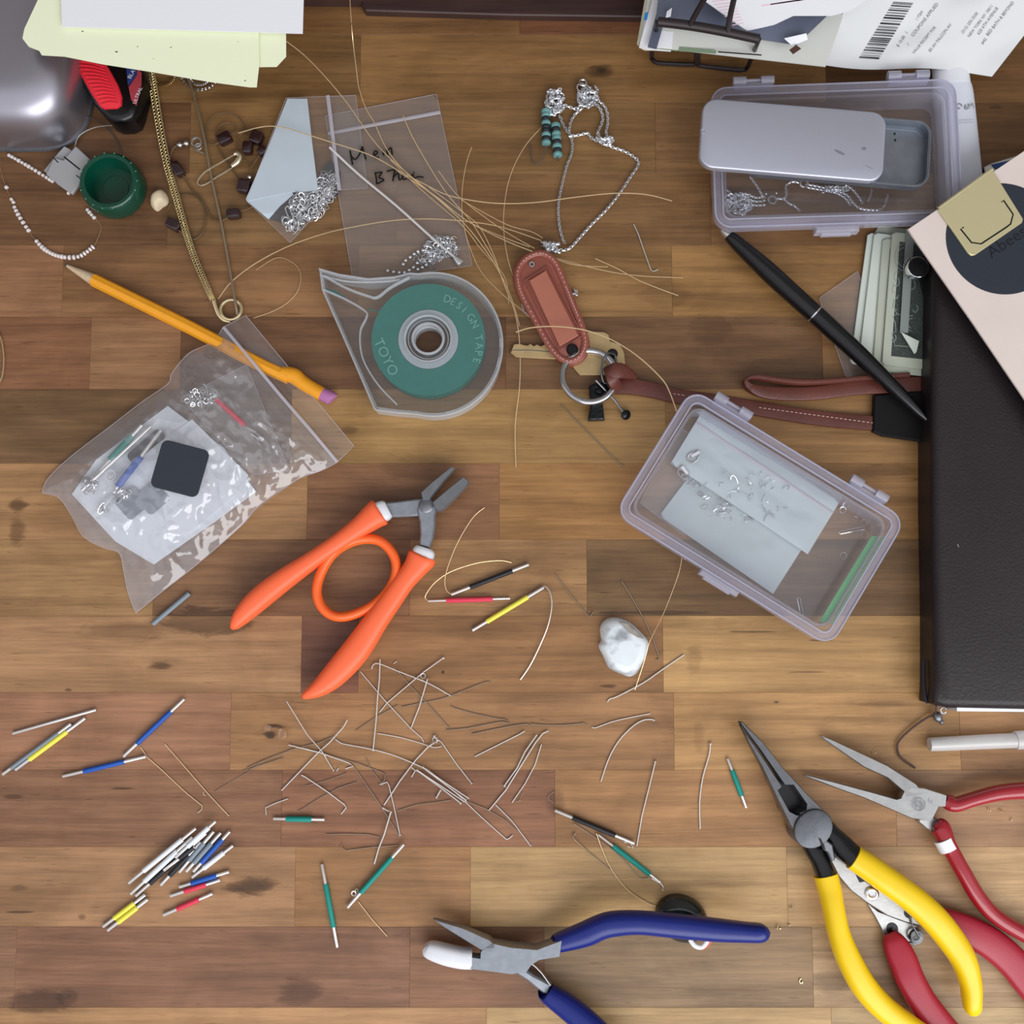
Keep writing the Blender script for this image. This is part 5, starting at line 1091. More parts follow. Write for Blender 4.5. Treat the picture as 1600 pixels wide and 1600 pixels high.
mb.build('chain_links', M['sparkle'], t)
mb = MB(); mb.ring(at(911, 129, .003), 6*S, 1.7*S, 18, 6, (.2, .3, 1)); mb.ring(at(908, 137, .0022), 6.5*S, 1.9*S, 18, 6); mb.build('clasp', M['bright'], t)
mb = MB(); chain(mb, [(897, 452, 2), (903, 458, 1.6)], 5, 1); chain(mb, [(816, 468, 2), (818, 484, 1.6), (826, 492, 1.5)], 5, 1); chain(mb, [(809, 456, 2), (814, 470, 2)], 5, 1); chain(mb, [(893, 458, 2), (903, 461, 1.6)], 5, 1); mb.build('hidden_strand', M['sparkle'], t)
M['turq'] = pmat('turquoise_stone', (108, 156, 154), .4, var=.2, vscale=500); M['turq_dark'] = pmat('dark_stone', (34, 44, 50), .35)
t = thing('turquoise_beads', 'two short stacks of turquoise and black disc beads on wires beside the necklace', 'beads')
for (x0, y0, x1, y1, seq) in ((853, 171, 853.5, 226, 'ttdtddtdt'), (868, 193, 871.5, 245, 'tdttdtdt')):
    n = len(seq)
    for k, ch in enumerate(seq):
        u = (k+.5)/n; a = at(x0+(x1-x0)*u, y0+(y1-y0)*u, .0032); d = (at(x1, y1, .0032)-at(x0, y0, .0032)); h = d.length/n*.46; d.normalize()
        r = 7.6*S*(1 if ch == 't' else .93)
        mb = MB(); mb.lathe(a - d*h, [(r*.5, 0), (r*.9, 0), (r, h*.5), (r, h*1.5), (r*.9, h*2), (r*.5, h*2)], 14, axis=d); mb.build('bead', M['turq' if ch == 't' else 'turq_dark'], t)
mb = MB(); mb.tube(pxz([(853, 228, 3), (851, 238, 2.4), (845, 252, 2), (838, 256, 1.6), (831, 250, 1.4), (829, 225, 1.2)], 4), .8*S, 6); mb.tube(pxz([(871, 246, 3), (872, 251, 3)]), 1.6*S, 6); mb.build('wire', M['dark_steel'], t)
# ================================================================ flat things at the left
M['safe'] = M['bright']
# ---- silver metal case, utility knife, papers
M['case'] = pmat('satin_grey_metal', (178, 176, 186), .36, .9, bump=.03, bscale=2000)
t = thing('metal_case', 'smooth satin silver case with big rounded corners in the top left corner', 'case')
c = at(10, 60, .02); mb = MB(); V = []; F = []; nu, nv = 56, 16
hx, hy, H_ = .0345, .046, .032
for j in range(nv+1):
    th = (j/nv)*math.pi/2
    for i in range(nu):
        a = 2*math.pi*i/nu; e = .55
        ca, sa = math.cos(a), math.sin(a); ca = math.copysign(abs(ca)**e, ca); sa = math.copysign(abs(sa)**e, sa)
        rr_ = math.sin(math.pi/2 - th)**.36 if th < math.pi/2 - 1e-6 else 0.0
        V.append((c.x + ca*hx*rr_, c.y + sa*hy*rr_, .0004 + H_*(math.sin(th)**.62)))
for j in range(nv):
    for i in range(nu): F.append((j*nu+i, j*nu+(i+1) % nu, (j+1)*nu+(i+1) % nu, (j+1)*nu+i))
mb.add(V, F); mb.build('shell', M['case'], t, sharp=None)
mb = MB(); mb.tube([(v[0]*1.0, v[1]*1.0, .0012) for v in V[:nu]], .0011, 6, closed=True); mb.build('base_ring', M['dark_steel'], t)

M['knifered'] = pmat('red_rubber_grip', (232, 44, 60), .5)
t = thing('utility_knife', 'black utility knife with a ribbed red grip, sticking out under the green paper', 'knife')
mb = MB(); mb.slab(outline([(70, 30), (96, 84), (124, 124), (146, 162), (168, 187), (180, 191), (196, 190), (208, 184), (213, 172), (221, 140), (224, 118), (220, 90), (180, 30)], .014), .0006, .015, .003, steps=3); mb.build('body', M['black'], t)
mb = MB(); mb.slab(outline([(95, 55), (111, 90), (128, 122), (142, 146), (155, 165), (162, 169), (182, 168), (189, 163), (190, 150), (184, 132), (172, 110), (158, 88), (140, 55)], .0165), .0145, .0166, .001, steps=2); mb.build('grip', M['knifered'], t)
mb = MB()
for k in range(13):
    u = k/12; x0, y0 = 112+u*44, 88+u*74; x1, y1 = 164+u*23, 98+u*62
    mb.tube(pxz([(x0+3, y0+1, 16.6), ((x0+x1)/2, (y0+y1)/2-1, 16.9), (x1-3, y1+1, 16.6)], 3), 1.5*S, 6)
o = mb.build('grip_rib', M['knifered'], t); o['kind'] = 'stuff'
mb = MB(); mb.tube(pxz([(98, 86, 15.2), (112, 104, 15.2), (126, 122, 15.2)]), 1.6*S, 6); mb.build('metal_slide', M['dull_silver'], t)
mb = MB(); mb.slab(outline([(197, 104), (215, 108), (213, 117), (206, 127), (200, 134)], .0152), .0150, .0153); mb.build('blue_label', pmat('label_blue', (40, 56, 120), .5), t)
mb = MB(); mb.slab(outline([(215, 108), (221, 113), (221, 132), (213, 165), (205, 156), (201, 136), (207, 128), (214, 117)], .0152), .0150, .0153); mb.build('red_label', pmat('label_red', (170, 60, 72), .5), t)
mb = MB(); print_text(mb, 'BLA', 204, 124, .0154, 9, 63); print_text(mb, 'ULTRAL', 212, 163, .0154, 8, 70); mb.build('lettering', M['white'], t)

M['limepaper'] = pmat('pale_green_paper', (246, 252, 218), .8)
t = thing('green_paper', 'pale yellow-green sheets with cut corners, top left under the white paper', 'paper')
mb = MB(); mb.slab(outline([(66, -90), (446, -90), (447, 88), (432, 104), (300, 106), (64, 76)], .040), .0396, .040); mb.build('lower_sheet', M['limepaper'], t, smooth=False)
mb = MB(); mb.slab(outline([(62, -90), (59, 0), (38, 45), (35, 60), (45, 73), (61, 79), (65, 86), (100, 88), (160, 100), (230, 111), (330, 128), (390, 136), (401, 136), (405, 100), (404, 52), (396, -90)], .0415), .0411, .0415); mb.build('upper_sheet', M['limepaper'], t, smooth=False)
mb = MB()
for (x, y, r) in ((182, 81, 2.6), (129, 49, 2), (215, 73, 1.4), (267, 74, 1.6), (240, 92, .9), (372, 65, .9), (383, 126, 1.8), (43, 22, 1.6)): mb.ball(at(x, y, .04155), r*S, r*S*.6, .00004, 6, 3)
o = mb.build('speck', pmat('speck', (112, 116, 84), .8), t); o['kind'] = 'stuff'
tag(leaf('white_paper', None, [(92, -90), (97, 42), (473, 52.5), (477, -90)], 43.5, 'paper', .0003), 'plain white sheet lying on the pale green sheets, top left', 'paper')

# ---- gold mesh chain with its ring, beside a thin flat chain
M['goldmesh'] = pmat('antique_gold', (240, 222, 178), .18, .85)
t = thing('gold_mesh_chain', 'gold mesh chain running from the green paper to a ring by the pencil', 'chain')
for off in (-3.5, 3.5):
    mb = MB(); base = cr([(233, 100, 4), (240, 140, 4), (250, 200, 4), (262, 260, 4), (276, 310, 4), (290, 360, 4), (303, 400, 4), (322, 445, 4), (333, 470, 4)], 12)
    N_ = len(base); core = []
    for i, p in enumerate(base):
        k = off*(1 - .42*(i/N_)); c_ = at(p[0] + k*.97, p[1] - k*.25, .0021); core.append(c_)
        d_ = (at(base[min(i+1, N_-1)][0], base[min(i+1, N_-1)][1]) - at(base[max(i-1, 0)][0], base[max(i-1, 0)][1])).normalized()
        for (tx, tz) in ((.75, .5), (-.75, .5)):
            n_ = Vector((-d_.y, d_.x, 0)); ax = (d_*.55 + n_*tx + Vector((0, 0, tz)))
            mb.ring(c_ + Vector((0, 0, .0003)), 3.7*S*(1-.22*i/N_), .72*S, 9, 4, ax)
    mb.build('mesh_strand', M['goldmesh'], t)
    mb = MB(); mb.tube(core, 2.3*S, 6); mb.build('gap_shade', pmat('painted_gap_shade', (30, 24, 16), .6), t)  # dark tube added inside the strand, painting the shade between its rings
mb = MB(); mb.tube(pxz([(334, 470, 2.6), (341, 490, 2.4), (350, 500, 2), (360, 502, 2)], 4), 3.4*S, 8); mb.build('end_loop', M['goldmesh'], t)
tag(MB().ring(at(361, 484, .0024), 16.5*S, 2.7*S, 36, 8, (0, .1, 1)).build('gold_ring', M['goldmesh']), 'pale gold ring at the end of the gold mesh chain', 'ring')
t = tag(MB().tube(pxz([(286, 100, 3), (300, 140, 2.6), (317, 205, 2.2), (330, 275, 2), (345, 345, 1.8), (357, 410, 1.6), (367, 470, 3), (371, 492, 2)], 8), 2.1*S, 8, flat=.6).build('snake_chain', pmat('dull_bronze', (150, 134, 112), .35, .6)), 'thin dull snake chain crossing the safety pin down to the gold ring', 'chain')
def twist_hoop(cx, cy, r, mat, label, wire=1.6, z=2):
    c = at(cx, cy, z*.001); mb = MB()
    for ph in (0, math.pi):
        pts = [c + Vector(((r+1.3*math.cos(k*.9+ph))*S*math.cos(2*math.pi*k/112), (r+1.3*math.cos(k*.9+ph))*S*math.sin(2*math.pi*k/112), 1.3*S*math.sin(k*.9+ph))) for k in range(112)]
        mb.tube(pts, wire*S*.7, 4, closed=True)
    tag(mb.build('hoop_earring', M[mat]), label, 'hoop', 'twisted hoops by the paper edge')
twist_hoop(256, 118, 17, 'gold', 'small gold twisted hoop peeping out below the green paper')
twist_hoop(312, 112, 31, 'silver', 'larger silver twisted hoop below the green paper')
twist_hoop(312, 116, 18, 'silver', 'smaller silver twisted hoop inside the larger one', z=3.4)

# ---- brown bead necklace, safety pin
M['beadbrown'] = pmat('dark_garnet_bead', (42, 22, 26), .12, coat=.6); M['cordgold'] = pmat('brown_gold_cord', (116, 92, 66), .4, .4)
t = thing('brown_bead_necklace', 'thin bronze cord necklace with dark square garnet beads, coiled right of the gold chain', 'necklace')
mb = MB()
for P in ([(383, 210, 2), (380, 195, 2), (370, 182, 2), (353, 177, 2), (336, 181, 2), (324, 195, 2), (322, 212, 2), (327, 223, 2), (336, 225, 2), (348, 218, 3)],
          [(357, 211, 3), (367, 206, 2), (368, 197, 2), (357, 192, 2), (345, 196, 2), (338, 206, 2), (338, 216, 2), (343, 235, 1.4), (352, 248, 1.2), (361, 262, 1), (370, 275, 1), (376, 284, 2)],
          [(266, 250, 1.4), (267, 240, 1.4), (272, 230, 1.6), (279, 227, 2)], [(284, 272, 2), (294, 287, 1.4), (303, 301, 1.2), (314, 310, 1.2), (322, 325, 1.2), (330, 340, 1.2), (344, 345, 1.2), (358, 338, 2)],
          [(372, 330, 2), (385, 327, 1.6), (396, 322, 2)], [(283, 304, 1), (298, 304, 1), (311, 311, 1), (319, 325, 1), (321, 345, 1), (315, 365, 1), (303, 374, 1), (290, 368, 1.4), (280, 360, 2)], [(262, 345, 2), (261, 332, 1.4), (268, 318, 1.2), (278, 306, 1)],
          [(399, 222, 2), (390, 205, 2), (380, 206, 2), (372, 218, 2), (371, 235, 2), (376, 248, 2), (388, 252, 2), (392, 262, 2), (391, 280, 2)], [(408, 228, 2), (404, 245, 2), (395, 258, 2), (392, 270, 2), (390, 285, 2)], [(265, 255, 1), (268, 262, 1), (272, 262, 2)], [(374, 208, 3), (390, 203, 3), (410, 199, 3)]):
    mb.tube(pxz(P, 6), 1.3*S, 5)
mb.build('cord', M['cordgold'], t)
for (x, y, a, l, w) in ((351, 216, .5, 10, 7.5), (401, 215, -.4, 9, 9), (387, 231, 1.5, 9, 7), (381, 291, -.2, 9, 9.5), (278, 264, -1.0, 11, 6.5), (365, 334, .1, 10, 6.5), (271, 351, -.5, 10.5, 7), (410, 236, .8, 7, 6)):
    l *= 1.12; w *= 1.15; c = at(x, y, .0028); mb = MB(); mb.slab(roundrect(2*l*S, 2*w*S, 4.5*S, 4, c.x, c.y, a), .0006, .0046, .0007, steps=2); mb.build('bead', M['beadbrown'], t)
mb = MB(); mb.ball(at(281, 226.5, .0022), 5*S, n=12, m=8); mb.ball(at(291, 224, .0022), 5*S, n=12, m=8); mb.ball(at(390, 277, .003), 4*S, n=10, m=7); mb.build('silver_bead', M['silver'], t)['kind'] = 'stuff'
mb = MB(); mb.ring(at(307, 222, .003), 7.5*S, 1.8*S, 18, 6); mb.ring(at(310, 229, .002), 5*S, 1*S, 12, 5); mb.tube(pxz([(304, 235, 2), (311, 237, 2), (318, 240, 1.6)]), 1.2*S, 6); mb.build('clasp', M['dull_silver'], t)
t = thing('safety_pin', 'pale gold safety pin lying under the thin snake chain', 'safety pin')
M['palegold'] = pmat('pale_gold_pin', (230, 220, 192), .22, .85)
mb = MB(); mb.tube(pxz([(369, 240, 3.0), (352, 250, 3.0), (333, 261, 2.6), (319, 270, 2), (310, 281, 1.6), (309, 287, 1.5), (314, 290, 1.5), (325, 286, 1.4), (340, 276, 1.4), (360, 264, 1.6), (366, 258, 2)], 5), 1.3*S, 6); mb.build('wire', M['palegold'], t)
mb = MB(); sweep(mb, [(366, 241, 3, 3, 1), (371, 240, 3, 4, 1.1), (375, 245, 3, 4, 1.2), (371, 253, 3, 4.5, 1.2), (362, 260, 3, 3.5, 1)], 10, 4); mb.build('cap', M['palegold'], t)

# ---- green bottle cap
M['capgreen'] = pmat('dark_green_plastic', (0, 66, 48), .3, coat=.3)
t = thing('green_cap', 'dark green ribbed plastic cap standing open side up', 'bottlecap')
c = at(182, 296, .0); mb = MB()
mb.lathe(c, [(.0, .0012), (.0098, .0012), (.0104, .002), (.0109, .0100), (.0113, .0108), (.0130, .0110), (.0138, .0104), (.0146, .0080), (.0150, .003), (.0148, .0004)], 56); mb.build('shell', M['capgreen'], t)
mb = MB()
for k in range(18):
    a = 2*math.pi*k/18; mb.ball((c.x + .0136*math.cos(a), c.y + .0136*math.sin(a), .0107), .0003, n=6, m=4)
o = mb.build('rim_glint_nub', pmat('nub_painted_glint', (120, 200, 176), .2), t); o['kind'] = 'stuff'  # knurl bumps on the rim, their highlights painted in as pale green
mb = MB(); mb.ring((c.x, c.y, .0014), .0062, .0002, 32, 4); mb.build('moulded_ring', M['capgreen'], t)

# ---- slotted grey metal piece
t = thing('slotted_metal_plates', 'stack of small grey metal plates with slits, touching the green cap', 'metal piece')
M['platemetal'] = pmat('matt_grey_plate', (176, 176, 178), .5, .3)
for (P, z0, z1, lab) in (([(68, 266), (84, 246), (100, 228), (108, 232), (120, 240), (112, 262), (90, 288)], .0005, .0035, None), ([(84, 246), (99, 250), (106, 242), (118, 228), (140, 248), (136, 254), (141, 261), (128, 282), (112, 303), (96, 292), (72, 272)], .0036, .0055, None)):
    MB().slab(outline(P, z1), z0, z1, .0003).build('plate', M['platemetal'], t, smooth=False)
mb = MB()
for (a, b, w) in (((100, 245), (125, 265), 1.1), ((83, 246), (91, 254), .8), ((119, 274), (129, 281), .8)):
    d = math.hypot(b[0]-a[0], b[1]-a[1]); nx_, ny_ = -(b[1]-a[1])/d*w, (b[0]-a[0])/d*w
    mb.slab(outline([(a[0]+nx_, a[1]+ny_), (b[0]+nx_, b[1]+ny_), (b[0]-nx_, b[1]-ny_), (a[0]-nx_, a[1]-ny_)], .0055), .0054, .00556)
o = mb.build('slit', M['black'], t); o['kind'] = 'stuff'

# ---- strand of small white beads
M['seed'] = pmat('white_seed_bead', (232, 224, 222), .3); M['nylon'] = clear('clear_nylon_line', (240, 225, 205), .3, (210, 190, 165), .1, .2)
t = thing('white_bead_strand', 'strand of tiny white beads on clear line, curving at the left edge', 'beads')
mb = MB(); q = random.Random(9)
def beads(P, step=5.0, r=3.0):
    Q = pxz(P, 8); acc = 0
    for a, b in zip(Q, Q[1:]):
        acc += (b-a).length
        if acc >= step*S:
            d = (b-a).normalized(); rr_ = r*S*q.uniform(.85, 1.15); h = step*S*.46
            mb.lathe(b - d*h, [(rr_*.4, 0), (rr_, h*.3), (rr_*1.05, h), (rr_, h*1.7), (rr_*.4, h*2)], 9, axis=d); acc = 0
beads([(8, 239, .9), (45, 260, .9), (85, 285, .9)]); beads([(7, 289, .9), (12, 295, .9)]); beads([(15, 307, .9), (21, 316, .9)]); beads([(20, 318, .9), (30, 338, .9), (46, 362, .9)], 4.6, 3.3)
beads([(53, 372, .9), (68, 388, .9), (85, 398, .9), (104, 402, .9), (122, 401, .9), (135, 394, .9), (145, 386, .9)], 4.8, 3.6); beads([(134, 324, .9), (141, 333, .9), (150, 343, .9)], 4.6, 3.2); beads([(103, 300, .9), (110, 302, .9)], 4.6, 3)
o = mb.build('seed_beads', M['seed'], t); o['kind'] = 'stuff'
mb = MB(); mb.tube(pxz([(0, 262, .8), (8, 289, .8), (18, 312, .8), (46, 362, .8), (53, 372, .8), (85, 398, .8), (122, 401, .8), (145, 386, .8), (153, 372, .8), (158, 355, .8), (150, 343, .8)], 5), .5*S, 4); mb.build('line', M['nylon'], t)
mb = MB(); dome(mb, outline([(233, 318), (234, 304), (242, 296), (252, 294), (259, 303), (259, 314), (251, 320), (242, 326)], .004, 3), .0002, .0062, 6, .3, lump=.0008); tag(mb.build('beige_pebble', pmat('beige_stone', (222, 204, 172), .7, bump=.4, bscale=300, var=.1, vscale=200), sharp=80), 'small beige pebble right of the green cap', 'pebble')
tag(MB().tube(pxz([(117, 228, 1), (124, 212, 2), (145, 200, 3), (172, 196, 3), (201, 199, 2)], 8), .8*S, 5).build('steel_wire', M['dull_silver']), 'thin grey wire arching from the metal plates to the utility knife', 'wire', 'loose wires')
tag(MB().tube(pxz([(130, 179, 3), (158, 192, 2), (175, 208, 1), (187, 228, .6), (189, 243, .6)], 8), .9*S, 5).build('steel_wire', M['dark_steel']), 'darker wire curving down behind the green cap', 'wire', 'loose wires')
tag(MB().tube(pxz([(-3, 518, 1), (3, 535, 1), (6, 560, 1), (4, 585, 1), (-2, 600, 1)], 8), 1.3*S, 6).build('gold_bangle', M['goldmesh']), 'sliver of a thin gold loop at the left edge of the picture', 'wire', 'loose wires')

# ---- pencil
t = thing('pencil', 'short yellow pencil with a purple eraser, half covered by the plastic bag', 'pencil')
M['pencily'] = pmat('pencil_yellow', (238, 160, 28), .4, var=.04, vscale=200); M['conewood'] = pmat('pencil_wood', (214, 190, 158), .7, var=.1, vscale=500); M['eraser'] = pmat('purple_eraser', (176, 112, 160), .75, bump=.2)
mb = MB(); sweep(mb, [(100, 412, 1.2, .6, .2), (106, 417, 1.4, 2.6, .8)], 10, 3); mb.build('lead', M['dark_steel'], t)
mb = MB(); sweep(mb, [(105, 415.5, 1.6, 2.4, .8), (148, 438, 3.3, 9.8, 3.0)], 14, 3); mb.build('sharpened_cone', M['conewood'], t)
mb = MB(); sweep(mb, [(146, 437, 3.3, 10.6, 3.2), (300, 513, 3.3, 10.8, 3.2), (400, 566, 3.3, 10.8, 3.2), (452, 590, 3.3, 11, 3.2)], 8, 4, .95); mb.build('barrel', M['pencily'], t)
mb = MB(); sweep(mb, [(440, 583, 3.3, 11, 3.2), (458, 587, 3.4, 13, 3.3), (470, 596, 3.3, 12, 3.2), (482, 604, 3.3, 11.5, 3.2), (503, 616, 3.3, 11.6, 3.3)], 12, 5); mb.build('ferrule', M['pencily'], t)
mb = MB(); sweep(mb, [(500, 614, 3.3, 10.6, 3.1), (517, 622, 3.3, 11, 3.2), (520, 624, 3.3, 9.5, 2.6)], 14, 4); mb.build('eraser', M['eraser'], t)

# ---- tape dispenser
M['tape'] = pmat('green_tape', (24, 118, 108), .55, var=.06, vscale=300)
M['acryl'] = clear('clear_styrene', (254, 254, 254), .025, (215, 210, 212), .08, .4); M['acryl_edge'] = clear('clear_styrene_edge', (246, 248, 250), .30, (236, 240, 244), .08, .6)
t = thing('tape_dispenser', 'clear snail-shaped tape dispenser holding a roll of dark green tape', 'tape dispenser')
c0 = at(677, 538, .011); ZT = .0125
def disp(off=0.0):
    pts = []
    for k in range(52):
        a = math.radians(102 - k*(102+104)/51); pts.append((677 + (108-off)*math.cos(a), 538 - (112-off)*math.sin(a)))
    pts += [(617, 644-off), (586+off*.8, 640-off), (545+off, 545), (504+off, 452), (501+off, 428+off), (498+off, 420+off), (530, 429+off), (575, 436+off), (617, 433+off), (640, 427+off)]
    return pts
A = outline(disp(0), ZT); B = outline(disp(4.5), ZT)
mb = MB(); frame(mb, A, B, .0004, ZT); mb.build('side_wall', M['acryl_edge'], t)
ctr = at(672, 539, .0)
def face(z0_, z1_):
    mb = MB(); n_ = len(A); HO = []
    for p in A:
        d_ = Vector((p[0]-ctr.x, p[1]-ctr.y)).normalized(); HO.append((ctr.x + d_.x*23*S, ctr.y + d_.y*23*S))
    frame(mb, A, HO, z0_, z1_); mb.build('face', M['acryl'], t, sharp=30)
face(ZT-.0006, ZT); face(.0003, .0009)
mb = MB(); mb.tube([(p[0], p[1], ZT) for p in A], .00045, 6, closed=True); mb.build('edge_bead', M['acryl_edge'], t)
mb = MB(); mb.tube(pxz([(506, 453, 12), (540, 468, 12), (570, 486, 12), (573, 496, 12), (563, 520, 12), (567, 560, 12), (590, 600, 12), (620, 632, 12)], 6), 1.8*S, 6, flat=3); mb.tube(pxz([(508, 432, 12), (540, 450, 12), (575, 463, 12), (590, 465, 12), (610, 450, 12), (640, 434, 12)], 6), 2.0*S, 6, flat=3); mb.tube(pxz([(500, 430, 12.4), (545, 440, 12.4), (600, 440, 12.4), (625, 437, 12.4)], 6), 1.6*S, 6); mb.build('inner_rib', M['acryl_edge'], t)
ctr = at(672, 539, .0); rk = S
mb = MB(); mb.lathe((ctr.x, ctr.y, 0), [(47*rk*.99, .0015), (91*rk*.97, .0015), (91*rk*.97, .0108), (47*rk, .0108), (47*rk*.99, .0015)], 72); o = mb.build('tape_roll', M['tape'], t)
mb = MB(); mb.lathe((ctr.x, ctr.y, 0), [(37*rk, .001), (46.5*rk, .001), (46.5*rk, .0112), (37*rk, .0112), (37*rk, .001)], 56); mb.build('paper_core', pmat('core_grey', (166, 178, 184), .6), t)
mb = MB()
for (r_, z_, w_) in ((36, .0126, .0005), (31, .011, .0003), (24, .0126, .0006), (22, .008, .0004)): mb.ring((ctr.x, ctr.y, z_), r_*rk, w_, 48, 6)
mb.lathe((ctr.x, ctr.y, 0), [(22*rk, .0006), (23.5*rk, .0006), (23.5*rk, .0124), (22*rk, .0124), (22*rk, .0006)], 48); mb.build('hub', M['acryl_edge'], t)
mb = MB(); mb.slab(outline([(508, 451), (522, 453), (540, 464), (530, 464)], .0095), .008, .0095); mb.tube(pxz([(575, 484, 9), (592, 486, 9)]), 1*S, 5); mb.build('tape_end', M['tape'], t)
mb = MB()
def arc_text(s, r, a0, step, size, flip=False):
    a = a0
    for ch in s:
        if ch != ' ':
            an = math.radians(a); px_, py_ = 672 + r*math.cos(an), 539 - r*math.sin(an)
            print_text(mb, ch, px_, py_, ZT+.0001, size, (a - 90 - step/2*0) if not flip else (a + 90), off=.0, xs=.95)
        a -= step
arc_text('DESIGN', 71, 74, 8.9, 17); arc_text('TAPE', 71, 12, 9.2, 17)
print_text(mb, 'TOYO', 583, 533, ZT+.0001, 22, -64)
mb.build('embossed_lettering', clear('emboss', (240, 255, 252), .3, (170, 220, 212), .15, .1), t)
# ================================================================ bag with card and findings (upper left)
M['bluewhite'] = pmat('pale_blue_card', (206, 222, 234), .7, var=.04, vscale=40)
t = thing('zip_bag', 'small zip bag with a pale blue folded card and silver findings, upper left', 'bag')
mb = MB(); mb.slab(outline([(449, 154), (480, 154), (488, 225), (497, 298), (456, 300), (386, 314), (384, 311), (412, 246)], .0042), .0036, .0042, .0001); mb.build('card', M['bluewhite'], t)
mb = MB(); mb.slab(outline([(386, 314), (456, 300), (458, 303), (437, 321), (419, 342)], .0040), .0030, .0039, .0001); mb.build('card_fold', M['bluewhite'], t)
mb = MB(); mb.slab(outline([(420, 341), (457, 303), (500, 298), (505, 262), (517, 250), (532, 270), (530, 300), (470, 352), (450, 350)], .0018), .0010, .0018, .0001); mb.build('dark_card', pmat('dark_backing_card', (38, 42, 44), .6), t)
mb = MB(); tangle(mb, 480, 322, 27, 20, 2.2, 4.4, 110, 21, 3, 5.2, .75, .5); tangle(mb, 510, 285, 16, 22, 2.2, 4, 60, 22, 3, 5, .6, .5); tangle(mb, 460, 349, 15, 9, 2.2, 3.6, 30, 23, 3, 6, .9, .6); tangle(mb, 504, 305, 18, 9, 2.2, 3.8, 30, 24, 3, 6, .9, .6)
o = mb.build('earring_hooks', M['sparkle'], t); o['kind'] = 'stuff'
mb = MB(); mb.tube(pxz([(455, 350, 4), (447, 330, 4), (446, 325, 4), (450, 322, 4), (453, 327, 4), (460, 346, 4)], 4), 1.1*S, 5); mb.build('ear_wire', M['sparkle'], t)
wv = lambda s_, k=0: (lambda u, v: .35*noise.noise(Vector((u*4+s_, v*4, k))) + k)
mb = MB(); add_grid(mb, patch((447, 153, 4.8), (512, 150, 4.2), (530, 297, 4.2), (385, 314, 4.8), 14, 14, wv(1))); add_grid(mb, patch((385, 314, 4.8), (530, 297, 4.2), (456, 376, 2.2), (453, 379, 2), 14, 10, wv(2))); mb.build('front_film', M['film'], t, sharp=None)
mb = MB(); add_grid(mb, patch((511, 150, 3), (556, 149, 1.6), (574, 294, 1.6), (530, 297, 3), 10, 14, wv(3))); add_grid(mb, patch((508, 150, 1), (556, 149, 1), (574, 294, 1), (530, 297, 1), 10, 14, wv(4))); mb.build('flap', M['film'], t, sharp=None)
mb = MB(); mb.tube(pxz([(512, 149, 4.6), (521, 222, 4.6), (530, 297, 4.6)]), 3.0*S, 6, flat=.3); mb.build('zip_seal', M['zip'], t)
mb = MB(); mb.tube(pxz([(556, 149, 1.8), (574, 294, 1.8), (530, 297, 3), (453, 379, 2.2), (385, 314, 4.8), (447, 153, 4.8), (556, 149, 1.8)]), .4*S, 4); mb.build('edge_seam', M['zip'], t)

# ================================================================ bag with handwriting
t = bag('zip_bag', 'flat clear zip bag with black handwriting and a ball chain inside', [(508, 181), (682, 147), (738, 415), (552, 441)], .8, 5, 'film', .35, zipv=.105)
mb = MB()
W_ = [[(547, 235), (549, 246), (551, 257)], [(548, 243), (555, 249), (562, 240), (566, 229), (568, 237), (572, 249)], [(583, 243), (586, 236), (590, 238), (585, 245), (592, 246)], [(597, 234), (600, 243)], [(604, 233), (606, 242)], [(606, 235), (611, 231), (613, 242)],
      [(586, 269), (588, 278), (589, 288)], [(586, 271), (597, 269), (592, 277), (600, 281), (590, 287)], [(604, 268), (610, 266), (617, 266), (615, 275), (614, 283)], [(615, 277), (622, 270), (624, 281), (629, 277)], [(629, 271), (630, 280), (636, 278), (638, 272), (639, 281)], [(641, 277), (645, 272), (647, 278), (654, 276), (662, 277)], [(646, 269), (648, 269)]]
for P in W_: mb.tube(pxz([(x, y, 2.8) for x, y in P], 4), 1.5*S, 5, flat=.15)
mb.build('handwriting', M['black'], t)
t = thing('ball_chain', 'silver ball chain heaped with fine chain inside the bag with handwriting', 'chain')
mb = MB()
for (x, y) in ((606, 423), (615, 425), (624, 426), (632, 426), (639.5, 422.5), (646, 418), (652, 411), (653, 421), (660, 418), (666, 414), (672, 407), (630, 413), (634, 407), (641, 402), (647, 397), (653, 393), (661, 391), (669, 394), (673, 400)): mb.ball(at(x, y, .0018), 3.1*S, n=10, m=7)
o = mb.build('ball_link', M['sparkle'], t); o['kind'] = 'stuff'
mb = MB(); tangle(mb, 690, 386, 26, 19, 1.2, 2.6, 130, 31, 2.4, 4.6, .6, .2); tangle(mb, 668, 404, 18, 14, 1.2, 2.2, 50, 32, 2.4, 4.4, .5, .2); o = mb.build('chain_heap', M['sparkle'], t); o['kind'] = 'stuff'
mb = MB(); mb.ring(at(709, 375, .0022), 5.6*S, .8*S, 18, 5); mb.build('ring', M['gold'], t)
t = thing('plastic_rod', 'thin whitish plastic rod running diagonally across the bag with handwriting', 'rod')
mb = MB(); mb.tube(pxz([(515, 230, 5), (560, 272, 3.4), (620, 322, 3.2), (680, 376, 3.6), (714, 405, 3.2)], 4), 2.0*S, 8); mb.build('shaft', pmat('whitish_plastic', (206, 202, 200), .45), t)
mb = MB(); sweep(mb, [(710, 402, 3.2, 3, .8), (718, 410, 3.2, 6, 1.2), (720, 412, 3.2, 6, 1.2)], 10, 3); mb.build('end_cap', M['sparkle'], t)

